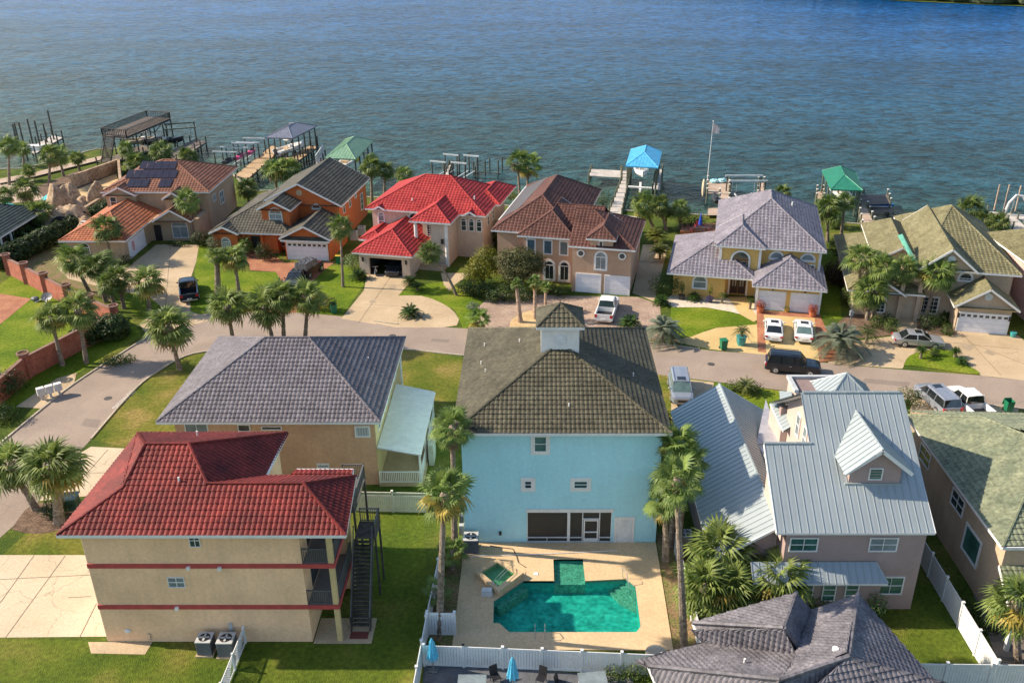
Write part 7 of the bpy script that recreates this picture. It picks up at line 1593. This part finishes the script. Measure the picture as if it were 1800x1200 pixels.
def boat(x, y, z, rz, L, label, hull=None, top=True, col2=None, cat='boat', name='motor_boat'):
    B_ = thing(name, label, cat, (x,y,z), rz, 'boats kept on lifts'); hull = hull or M('white_gelcoat', (.70,.70,.68), rough=.3); w_ = L*.17; st = []
    for i in range(9):
        t = i/8; x_ = -L/2 + L*t; ww = w_*(1-max(0,(t-.45)/.55)**2.2*.96); keel = .0+.55*max(0,(t-.6)/.4)**2; dk = .95+.35*t*t
        st.append((x_, [(0.01, keel),(ww*.6, keel+.18),(ww*.93, .55+keel*.4),(ww, dk),(ww*.8, dk+.02),(ww*.75, dk-.3 if t < .72 else dk+.05),(0, dk-.32 if t < .72 else dk+.08)]))
    m = MB(); loft(m, st); m.obj('hull', hull, B_)
    MB().box(-.5,.5,-.35,.35,.7,1.35).obj('console', WHITE, B_); MB().box(-1.3,-.8,-.5,.5,.7,1.1).obj('seat', M('tan_vinyl', (.5,.36,.22)), B_)
    MB().box(-L/2-.45,-L/2-.05,-.22,.22,.2,1.3).obj('outboard_motor', BLACK, B_)
    if top:
        for a_ in (-.7,.7):
            for b_ in (-.6,.6): MB().tube((a_,b_,.8),(a_*.8,b_,2.2),.03).obj('top_post', STEEL, B_)
        MB().box(-.95,.95,-.8,.8,2.2,2.26).obj('hard_top', WHITE, B_)
    return B_
def jetski(x, y, z, rz, label, c1, name='jet_ski'):
    B_ = thing(name, label, 'jet ski', (x,y,z), rz, 'jet skis on lifts'); st = []
    for i in range(7):
        t = i/6; x_ = -1.5+3*t; ww = .55*(1-max(0,(t-.4)/.6)**2*.9); st.append((x_, [(0.01,.0+.25*max(0,t-.6)),(ww*.8,.15),(ww,.4),(ww*.7,.55+.15*math.sin(t*3)),(0,.6+.2*math.sin(t*3))]))
    loft(MB(), st); m = MB(); loft(m, st); m.obj('hull', c1, B_); MB().chain([(-1.0,0,.75),(-.3,0,.85),(0,0,.8)],[.16,.2,.14],8).obj('seat', BLACK, B_); MB().bar((.35,-.35,1.15),(.35,.35,1.15),.05).obj('handlebar', BLACK, B_); MB().chain([(.2,0,.7),(.4,0,1.15)],[.14,.07],7).obj('steering_column', BLACK, B_); return B_
def lift(x, y, w_, d, h, label, mat=None, rz=0):
    T_ = thing('boat_lift', label, 'boat lift', (x,y,0), rz, 'open boat lifts'); mat = mat or M('pale_lift_beam', (.55,.58,.58), rough=.5)
    for a in (-w_/2,w_/2):
        for b_ in (-d/2,d/2): MB().tube((a,b_,-2.5),(a,b_,h),.12,.11,8).obj('pile', PILE, T_)
    for b_ in (-d/2,d/2): MB().bar((-w_/2-.3,b_,h+.1),(w_/2+.3,b_,h+.1),.2,.22).obj('top_beam', mat, T_)
    for a in (-w_/4,w_/4): MB().bar((a,-d/2,.15),(a,d/2,.15),.14).obj('cradle_beam', mat, T_)
    for a in (-w_/3,w_/3):
        for b_ in (-d/2,d/2): MB().tube((a,b_,.2),(a,b_,h),.02).obj('cable', mat, T_)
    return T_
# two storey sun deck on the left
H = dock('two_storey_dock', 'tall dark wooden two storey dock with railed upper deck and long side stair')
UP = [(-75.99, 160.39), (-71.08, 158.62), (-69.0, 173.88), (-73.9, 175.45)]
dk_deck(H, UP, 4.3, DKB, False, name='upper_deck'); q3 = [Vector((p[0],p[1],4.3)) for p in UP]
for i in range(4): railing(H, q3[i], q3[(i+1)%4], 1.1, WOODD, .38, .09, post=.16); MB().bar(q3[i]+Vector((0,0,1.12)), q3[(i+1)%4]+Vector((0,0,1.12)), .16, .1).obj('handrail', WOODD, H); MB().bar(q3[i]-Vector((0,0,.2)), q3[(i+1)%4]-Vector((0,0,.2)), .14, .36).obj('fascia_board', WOODD, H)
for s_, e_ in ((q3[0],q3[3]),(q3[1],q3[2])):
    for i in range(6): p = s_.lerp(e_, i/5); MB().tube((p.x,p.y,-2.5),(p.x,p.y,4.2),.14,.12,7).obj('post', PILE, H)
    for i in range(5):
        p, r_ = s_.lerp(e_, i/5), s_.lerp(e_, (i+1)/5); MB().bar((p.x,p.y,4.1),(r_.x,r_.y,2.9),.1).obj('brace', PILE, H) if i % 2 == 0 else MB().bar((p.x,p.y,2.9),(r_.x,r_.y,4.1),.1).obj('brace', PILE, H)
dk_deck(H, [(-75.8, 155.87), (-73.25, 155.87), (-69.58, 165.38), (-72.86, 168.49)], .5, DKB); dk_deck(H, [(-66.54, 159.47), (-62.34, 153.93), (-61.81, 170.77), (-64.73, 174.06)], .5, DKB, ph=1.1)
sa, sb = Vector((*(-74.83, 155.47),.6)), Vector((*(-75.11, 159.5),4.3)); wv = Vector((1.6,0.2,0))
for i in range(18): p = sa.lerp(sb, (i+.5)/18); MB().obox(p+wv/2, (1,0.12,0),(0,1,0),(0,0,1),1.6,.45,.06).obj('tread', DKB, H)
for o_ in (Vector((0,0,0)), wv): MB().bar(sa+o_, sb+o_, .08,.3).obj('stringer', WOODD, H); MB().bar(sa+o_+Vector((0,0,1)), sb+o_+Vector((0,0,1)), .08).obj('handrail', WOODD, H)
boat(*(-73.04, 170.28), .3, R(20), 7.5, 'pale motor boat on a lift under the two storey dock', M('sand_gelcoat', (.35,.30,.24), rough=.4)); boat(*(-69.11, 170.28), .2, R(18), 6.5, 'black hulled boat right of the two storey dock', BLACK, False); lift(*(-66.59, 171.86), 5, 5, 3.2, 'open lift frame over the black hulled boat', PILEG, R(20))
H = dock('far_left_dock', 'pale dock with tall piles at the far left of the shore'); dk_deck(H, [(-92.22, 164.08), (-89.42, 161.96), (-90.43, 174.54), (-93.32, 176.48)], .5, DKG, ph=1.4)
for u_v, h_ in (((-92.48, 167.47),5.5),((-91.22, 167.47),5.2),((-95.16, 169.26),4.5),((-91.48, 170.62),4.0),((-91.3, 172.93),6.0),((-98.1, 172.93),3.6),((-97.95, 172.0),3.6)): MB().tube((*u_v,-2.5),(*u_v,h_),.17,.14,7).obj('tall_pile', PILE, H)
bx_ = Vector((*(-90.78, 164.96),.5)); MB().box(bx_.x-1.5,bx_.x+1.5,bx_.y-.8,bx_.y+.8,.5,1.3).obj('dock_box', WHITE, H)
H = dock('boardwalk', 'sandy brown boardwalk strip behind the palms at the upper left'); dk_deck(H, [(-85.83, 143.19), (-87.28, 145.92), (-83.76, 149.47), (-82.52, 146.97)], .3, DKP, False); dk_deck(H, [(-82.52, 146.97), (-83.76, 149.47), (-80.13, 156.66), (-78.91, 153.56)], .3, DKP, False); dk_deck(H, [(-78.91, 153.56), (-80.13, 156.66), (-77.08, 161.52), (-76.28, 158.25)], .3, DKP, False)
# grey roofed boathouse with jet ski lifts
GRM = M('grey_metal_roof', (.22,.225,.26), rough=.4, metal=.3); GNM = M('green_metal_roof', (.19,.33,.20), rough=.45, metal=.1); BLM = M('sky_blue_metal_roof', (.09,.42,.66), rough=.45, metal=.1); DGM = M('deep_green_metal_roof', (.025,.20,.12), rough=.45, metal=.1)
boathouse('grey metal roofed boathouse over a white boat', [(-46.63, 157.31), (-41.82, 156.87), (-39.79, 166.9), (-45.33, 168.85)], 4.4, 1.0, GRM, (.4,.7), 5)
H = dock('timber_dock', 'golden timber dock and walkway leading to the grey roofed boathouse'); dk_deck(H, [(-49.3, 147.29), (-46.64, 145.19), (-46.28, 165.38), (-48.74, 168.04)], .5, DKW, ph=.2); dk_deck(H, [(-44.39, 156.66), (-41.23, 156.66), (-40.04, 167.14), (-41.7, 168.04)], .5, DKW, ph=.9); dk_deck(H, [(-46.93, 161.12), (-44.4, 159.88), (-45.25, 165.38), (-47.23, 166.26)], .5, DKW, False)
MB().tube((*(-39.31, 164.01),-2.5),(*(-39.31, 164.01),3.2),.15).obj('tall_pile', PILE, H)
boat(*(-43.9, 162.8), .6, R(60), 7.0, 'white centre console boat under the grey roof')
PINK = M('pink_jet_ski_plastic', (.55,.08,.2), rough=.3)
for u_v, i in (((-52.17, 153.94),0),((-51.14, 157.05),1),((-50.18, 160.69),2)): lift(*u_v, 3.6, 3.2, 3.0, ['nearest open jet ski lift left of the timber dock','middle open jet ski lift left of the timber dock','farthest open jet ski lift left of the timber dock'][i], None, R(-5)); jetski(*u_v, .9, R(70+8*i), ['dark jet ski on the nearest lift','pink jet ski on the middle lift','pink and black jet ski on the farthest lift'][i], PINK if i else BLACK)
boathouse('pale green metal roofed boathouse behind the orange house', [(-33.82, 144.6), (-28.69, 143.86), (-27.89, 156.91), (-32.94, 157.77)], 4.0, 1.3, GNM, (.35,.75), 5); boat(*(-31.9, 153.16), .6, R(75), 6.5, 'boat under the pale green boathouse roof', None, False)
jetski(*(-30.76, 155.48), .8, R(80), 'yellow jet ski beside the pale green boathouse', M('yellow_plastic', (.6,.45,.03))); H = dock('short_gangway', 'white railed gangway left of the pale green boathouse'); dk_deck(H, [(-37.6, 153.16), (-36.77, 152.41), (-37.42, 161.12), (-38.21, 161.96)], .5, DKG); railing(H, Vector((*(-37.48, 153.93),.5)), Vector((*(-37.9, 161.96),.5)), 1.6, WHITE, .3)
# small piles behind the scarlet roof
H = dock('ruined_dock', 'old small dock frame with scattered piles behind the scarlet roof'); dk_deck(H, [(-15.05, 148.41), (-14.3, 148.41), (-14.28, 155.1), (-14.87, 155.1)], .2, DKG)
MB().tube((*(-13.07, 153.99),-2.5),(*(-13.07, 153.99),2.4),.14,.12,7).obj('pile', PILE, H)
MB().tube((*(-11.46, 154.74),-2.5),(*(-11.46, 154.74),2.6),.14,.12,7).obj('pile', PILE, H)
MB().tube((*(-10.59, 153.25),-2.5),(*(-10.59, 153.25),1.2),.14,.12,7).obj('pile', PILE, H)
MB().tube((*(-10.14, 150.7),-2.5),(*(-10.14, 150.7),1.2),.14,.12,7).obj('pile', PILE, H)
MB().tube((*(-8.66, 153.62),-2.5),(*(-8.66, 153.62),1.4),.14,.12,7).obj('pile', PILE, H)
MB().tube((*(-6.42, 153.62),-2.5),(*(-6.42, 153.62),1.4),.14,.12,7).obj('pile', PILE, H)
MB().tube((*(-5.84, 156.64),-2.5),(*(-5.84, 156.64),1.2),.14,.12,7).obj('pile', PILE, H)
MB().tube((*(-8.02, 156.64),-2.5),(*(-8.02, 156.64),1.1),.14,.12,7).obj('pile', PILE, H)
MB().tube((*(-10.17, 157.8),-2.5),(*(-10.17, 157.8),1.1),.14,.12,7).obj('pile', PILE, H)
lift(*(-15.14, 149.74), 2.2, 5, 2.6, 'left open lift frame behind the scarlet roof', None, R(-20)); lift(*(-11.68, 149.0), 2.2, 5, 2.6, 'right open lift frame behind the scarlet roof', None, R(-20))
MB().bar((*(-10.23, 149.8),.4),(*(-5.84, 148.7),.4),.12).obj('rope_beam', PILE, H)
# pale pier with blue boathouse
H = dock('pale_pier', 'long pale grey T shaped pier left of the blue roofed boathouse')
dk_deck(H, [(10.6, 127.32), (12.31, 126.23), (14.99, 143.82), (13.86, 144.5)], .5, DKG, step=1.0, ph=.9, pm=PILEG); dk_deck(H, [(13.71, 143.82), (14.99, 143.82), (15.8, 150.54), (14.28, 150.54)], .5, DKG, ph=.8, pm=PILEG); dk_deck(H, [(8.66, 146.94), (13.89, 145.88), (14.44, 150.18), (9.37, 151.28)], .5, DKG, ph=.8, pm=PILEG)
dk_deck(H, [(18.17, 138.87), (19.46, 138.55), (21.27, 150.91), (20.27, 151.28)], .5, DKG, ph=.9, pm=PILEG); dk_deck(H, [(10.01, 124.73), (14.0, 122.65), (15.07, 125.26), (10.69, 127.42)], .3, DKG, False)
MB().bar((*(14.5, 140.46),.5),(*(18.5, 139.48),.5),.5,.2).obj('cross_walk', WHITE, H); MB().bar((*(16.08, 137.57),.3),(*(16.78, 143.45),.3),.35,.2).obj('lift_cradle', WHITE, H)
boathouse('sky blue metal roofed boathouse at the end of the pale pier', [(13.84, 138.82), (18.71, 137.79), (20.5, 147.94), (15.63, 149.49)], 4.2, 1.0, BLM, (.5,.95), 4, PILEG); boat(*(17.14, 146.17), .9, R(-92), 7.0, 'white boat bow towards the shore under the blue roof')
# flagpole dock
H = dock('flagpole_dock', 'pinkish wooden dock platform with flagpole behind the yellow house')
dk_deck(H, [(26.3, 136.67), (29.65, 136.36), (31.08, 143.82), (27.61, 143.82)], .5, DKP, ph=.8, cap=1, pm=PILEG); dk_deck(H, [(26.88, 129.27), (28.21, 129.27), (29.65, 136.36), (28.17, 136.36)], .5, DKP, ph=.8, cap=1, pm=PILEG); dk_deck(H, [(24.53, 125.69), (27.61, 125.69), (28.21, 129.27), (25.17, 128.99)], .5, DKP, False)
dk_deck(H, [(33.74, 135.13), (34.78, 135.13), (36.43, 142.8), (35.52, 142.8)], .5, DKP, ph=.9, cap=1, pm=PILEG); dk_deck(H, [(28.76, 131.27), (31.04, 131.27), (31.41, 133.03), (29.1, 133.03)], .5, DKP, False)
lift(*(32.07, 136.49), 5.2, 3.0, 2.8, 'open lift frame right of the flagpole dock', None, R(0))
FP = thing('flagpole', 'tall thin white flagpole with a small pale flag on the dock corner', 'flagpole', (*(27.4, 143.14),.5)); MB().tube((0,0,0),(0.2,0,9.6),.06,.03,8).obj('pole', WHITE, FP); MB().ball((.2,0,9.65),.1).obj('finial', WHITE, FP)
m = MB(); vs_ = []; fs = []
for i in range(6):
    for k in range(2): vs_.append((.2+.22*i, .12*math.sin(i*1.3), 9.4-.06*i-(1.55-.12*i)*k-.1*i))
for i in range(5): fs.append((2*i,2*i+2,2*i+3,2*i+1))
m.add(vs_, fs).obj('flag', M('faded_flag', (.62,.42,.40), c2=(.7,.66,.64), scale=2), FP)
jetski(*(26.67, 131.85), .7, R(95), 'black covered jet ski on the lift beside the flagpole dock', BLACK); K_ = thing('paddle_board', 'cream paddle board leaning on the left side of the flagpole dock', 'paddle board', (*(25.86, 137.64),.2)); MB().ball((0,0,.9),1.5,.18,.3,.95,10,8).obj('board', M('cream_board', (.6,.5,.34)), K_)
W_ = thing('lounge_float', 'crumpled turquoise inflatable on the flagpole dock platform', 'inflatable', (*(29.03, 142.62),.52)); MB().ball((-.6,0,.3),.7,1,.6,.45,9,6,.3).obj('cushion', M('turquoise_plastic', (.2,.62,.66), c2=(.6,.7,.7), scale=3), W_); MB().ball((.7,.1,.35),.75,1,.6,.5,9,6,.3).obj('cushion', M('turquoise_plastic', (.2,.62,.66)), W_)
# deep green boathouse
boathouse('deep green metal roofed boathouse left of the khaki roof house', [(42.16, 127.27), (46.52, 126.69), (48.61, 136.63), (43.79, 137.63)], 3.8, 1.1, DGM, (.4,.9), 4, PILEG); boat(*(45.86, 132.94), .7, R(-90), 6.5, 'white boat with cream cover under the deep green roof')
H = dock('brown_dock', 'brown wooden dock with low swim platform right of the deep green boathouse')
dk_deck(H, [(47.9, 130.69), (52.55, 131.27), (53.79, 136.05), (49.44, 136.05)], .5, DKB, ph=.8, cap=1, pm=PILEG); dk_deck(H, [(48.56, 129.58), (52.48, 129.3), (53.35, 132.72), (49.77, 133.01)], -.2, DKB, False); dk_deck(H, [(44.87, 120.52), (47.02, 122.03), (48.44, 129.27), (47.1, 128.99)], .5, DKP, ph=.9, cap=1, pm=PILEG); dk_deck(H, [(42.24, 133.62), (43.35, 133.62), (44.4, 137.92), (43.52, 137.92)], .5, DKP, ph=.9, cap=1, pm=PILEG)
K_ = thing('kayak', 'blue and white kayak lying on the low swim platform', 'kayak', (*(51.5, 132.1),-.1), R(-4)); st = []
for i in range(7): t = i/6; ww = .42*math.sin(math.pi*(.06+.88*t)); st.append((-1.9+3.8*t, [(.01,0),(ww*.8,.06),(ww,.22),(ww*.7,.32),(0,.34)]))
m = MB(); loft(m, st); m.obj('hull', M('blue_plastic', (.02,.16,.50), rough=.3), K_); MB().box(-1.5,1.5,-.62,-.42,.0,.14).obj('white_edge', WHITE, K_)
chair(*(49.92, 135.13), .4, 'dark chair on the brown dock beside the boathouse', BLACK, grp='chairs on the docks').location.z = .52
# right edge pier and slide
H = dock('right_pier', 'pale pier running to the right edge behind the khaki roof'); dk_deck(H, [(64.29, 125.74), (72.06, 122.34), (73.39, 124.94), (65.42, 127.92)], .4, DKG, pm=PILEG); dk_deck(H, [(64.25, 114.38), (67.04, 116.7), (68.32, 126.55), (66.77, 126.01)], .4, DKG, pm=PILEG)
for u_v in ((69.23, 133.31), (70.69, 133.31), (72.14, 132.73)): MB().tube((*u_v,-2.5),(*u_v,2.8),.15,.12,7).obj('tall_pile', DKP, H)
SL = thing('water_slide', 'grey curved water slide on the pier at the right edge', 'slide', (*(67.58, 126.01),.4)); MB().chain([(-.6,0,0),(-.2,0,1.8),(.6,0,2.9),(1.4,-.2,2.8),(2.2,-.6,1.8),(3.2,-1,1.2)],[.22]*6,10).obj('slide_tube', ACLIGHT, SL); MB().bar((.6,.6,0),(.6,.2,2.7),.1).obj('support', STEEL, SL)
# terrace furniture behind the yellow house
sheet('terrace', [(19.57, 118.6), (24.62, 117.88), (25.38, 122.05), (20.46, 122.05)], .45, BRICKP, thick=.5)
PK = M('coral_red_plastic', (.60,.07,.08), rough=.5)
def tchair(x, y, rz, l): c = chair(x, y, rz, l, PK, grp='red chairs around the terrace table'); c.location.z = .46
tchair(*(21.19, 118.31), -1.3, 'red chair at the left end of the terrace table'); tchair(*(22.12, 119.78), 0, 'pink red chair behind the terrace table'); tchair(*(23.2, 118.31), 1.3, 'red chair at the right end of the terrace table')
T_ = thing('terrace_table', 'dark table on the red terrace behind the lilac roof', 'table', (*(22.16, 118.07),.46)); MB().box(-1.0,1.0,-.5,.5,.7,.75).obj('table_top', DW, T_)
for a in (-.85,.85):
    for b_ in (-.4,.4): MB().tube((a,b_,0),(a,b_,.7),.04).obj('leg', DW, T_)
U = thing('closed_umbrella', 'closed deep blue umbrella standing in the terrace table', 'umbrella', (*(22.23, 118.55),.46)); MB().tube((0,0,0),(0,0,2.6),.03).obj('pole', STEEL, U); MB().chain([(0,0,.95),(0,0,1.6),(0,0,2.6)],[.28,.22,.03],12).obj('canopy', M('deep_blue_canvas', (.01,.06,.45)), U)
# rock waterfall and walled pool area on the left
ROCK = M('sandy_rock', (.27,.18,.11), c2=(.40,.29,.19), rough=.95, scale=.8, fine=.25, fscale=3, bump=.8, bscale=3)
RW = thing('rock_waterfall', 'sandy artificial rock waterfall with a dark cave mouth left of the sand house', 'rock formation', (*(-65.53, 122.81),0)); ox, oy = (-65.53, 122.81)
from mathutils import noise as mnoise
PK_ = [(*(-64.92, 120.41),2.9,2.6),(*(-63.36, 120.41),3.2,2.7),(*(-61.48, 119.13),2.3,2.4),(*(-68.24, 126.58),4.2,2.0),(*(-68.13, 129.49),3.6,1.8),(*(-64.0, 129.49),4.0,1.3),(*(-63.91, 132.5),2.6,1.4),(*(-64.04, 118.62),1.4,1.8),(*(-60.46, 117.17),1.3,1.8),(*(-66.01, 127.97),2.2,2.2)]
gx0, gx1, gy0, gy1 = min(p[0] for p in PK_)-3.5, max(p[0] for p in PK_)+3.5, min(p[1] for p in PK_)-3.5, max(p[1] for p in PK_)+3.5
NX, NY = 84, 84; m = MB(); hz = {}
for i in range(NX+1):
    for j in range(NY+1):
        x_ = gx0+(gx1-gx0)*i/NX; y_ = gy0+(gy1-gy0)*j/NY; q = Vector((x_*.55, y_*.55, 0)); wv_ = mnoise.noise_vector(q)*1.1
        e_ = max(h_*math.exp(-(((x_+wv_.x-a_)**2+(y_+wv_.y-b_)**2)/(s_*s_))**1.15) for a_, b_, h_, s_ in PK_)
        r_ = 1-abs(mnoise.noise(Vector((x_*.9, y_*.9, 3))))*1.5; hz[i,j] = e_*1.2*(.88+.16*r_)+(.16*mnoise.noise(Vector((x_*3, y_*3, 7))) if e_ > .3 else 0)-.25
        m.v.append((x_-ox, y_-oy, hz[i,j]))
for i in range(NX):
    for j in range(NY):
        if max(hz[i,j],hz[i+1,j],hz[i,j+1],hz[i+1,j+1]) > -.05: a_ = i*(NY+1)+j; m.f.append((a_, a_+NY+1, a_+NY+2, a_+1))
m.obj('rock_face', ROCK, RW, smooth=True)
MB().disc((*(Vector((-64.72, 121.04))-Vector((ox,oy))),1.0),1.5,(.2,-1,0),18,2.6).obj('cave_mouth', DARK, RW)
WL = thing('tan_garden_wall', 'tan rendered wall around the rock pool beside the sand house', 'wall', (*(-66.12, 129.49),0)); ox2, oy2 = (-66.12, 129.49)
for a, b, h_, w_ in (((-63.33, 123.58),(-63.09, 134.71),2.2,.5),((-73.32, 141.61),(-70.22, 152.08),2.0,.5),((-70.22, 152.08),(-63.61, 136.84),2.0,.4)): MB().bar((a[0]-ox2,a[1]-oy2,h_/2),(b[0]-ox2,b[1]-oy2,h_/2),w_,h_).obj('wall_panel', ROCK, WL)
sheet('brown_terrace', [(-79.65, 141.61), (-77.6, 150.97), (-73.78, 157.84), (-70.22, 152.08), (-72.15, 139.03), (-72.07, 132.35), (-78.26, 135.31)], .01, MULCH)
sheet('beige_terrace', [(-86.04, 136.84), (-86.48, 144.27), (-82.68, 147.73), (-79.65, 141.61), (-74.79, 135.31), (-80.16, 132.35)], .014, DKP)
sheet('rock_patio', [(-72.92, 138.4), (-70.13, 150.24), (-64.6, 138.4), (-64.9, 126.74), (-69.46, 129.49)], .02, SAND)
TP = thing('lagoon_pool', 'bright turquoise pool partly hidden by palms at the left edge', 'pool', (*(-76.27, 128.93),.03)); ox3, oy3 = (-76.27, 128.93)
def rel(L_): return [(p[0]-ox3,p[1]-oy3) for p in L_]
LG = M('bright_turquoise_water', (.02,.50,.48), c2=(.05,.6,.56), rough=.12, scale=1)
MB().prism(rel(smooth_line([(-78.74, 128.11), (-80.19, 133.22), (-77.31, 131.77), (-74.36, 128.93), (-72.83, 125.41), (-75.55, 126.74), (-78.74, 128.11)],3))[:-1], .02, .06).obj('water_surface', LG, TP); MB().prism(rel([(-75.48, 135.31), (-75.6, 138.08), (-74.5, 136.53), (-74.38, 134.11)]), .02, .06).obj('water_inlet', LG, TP)
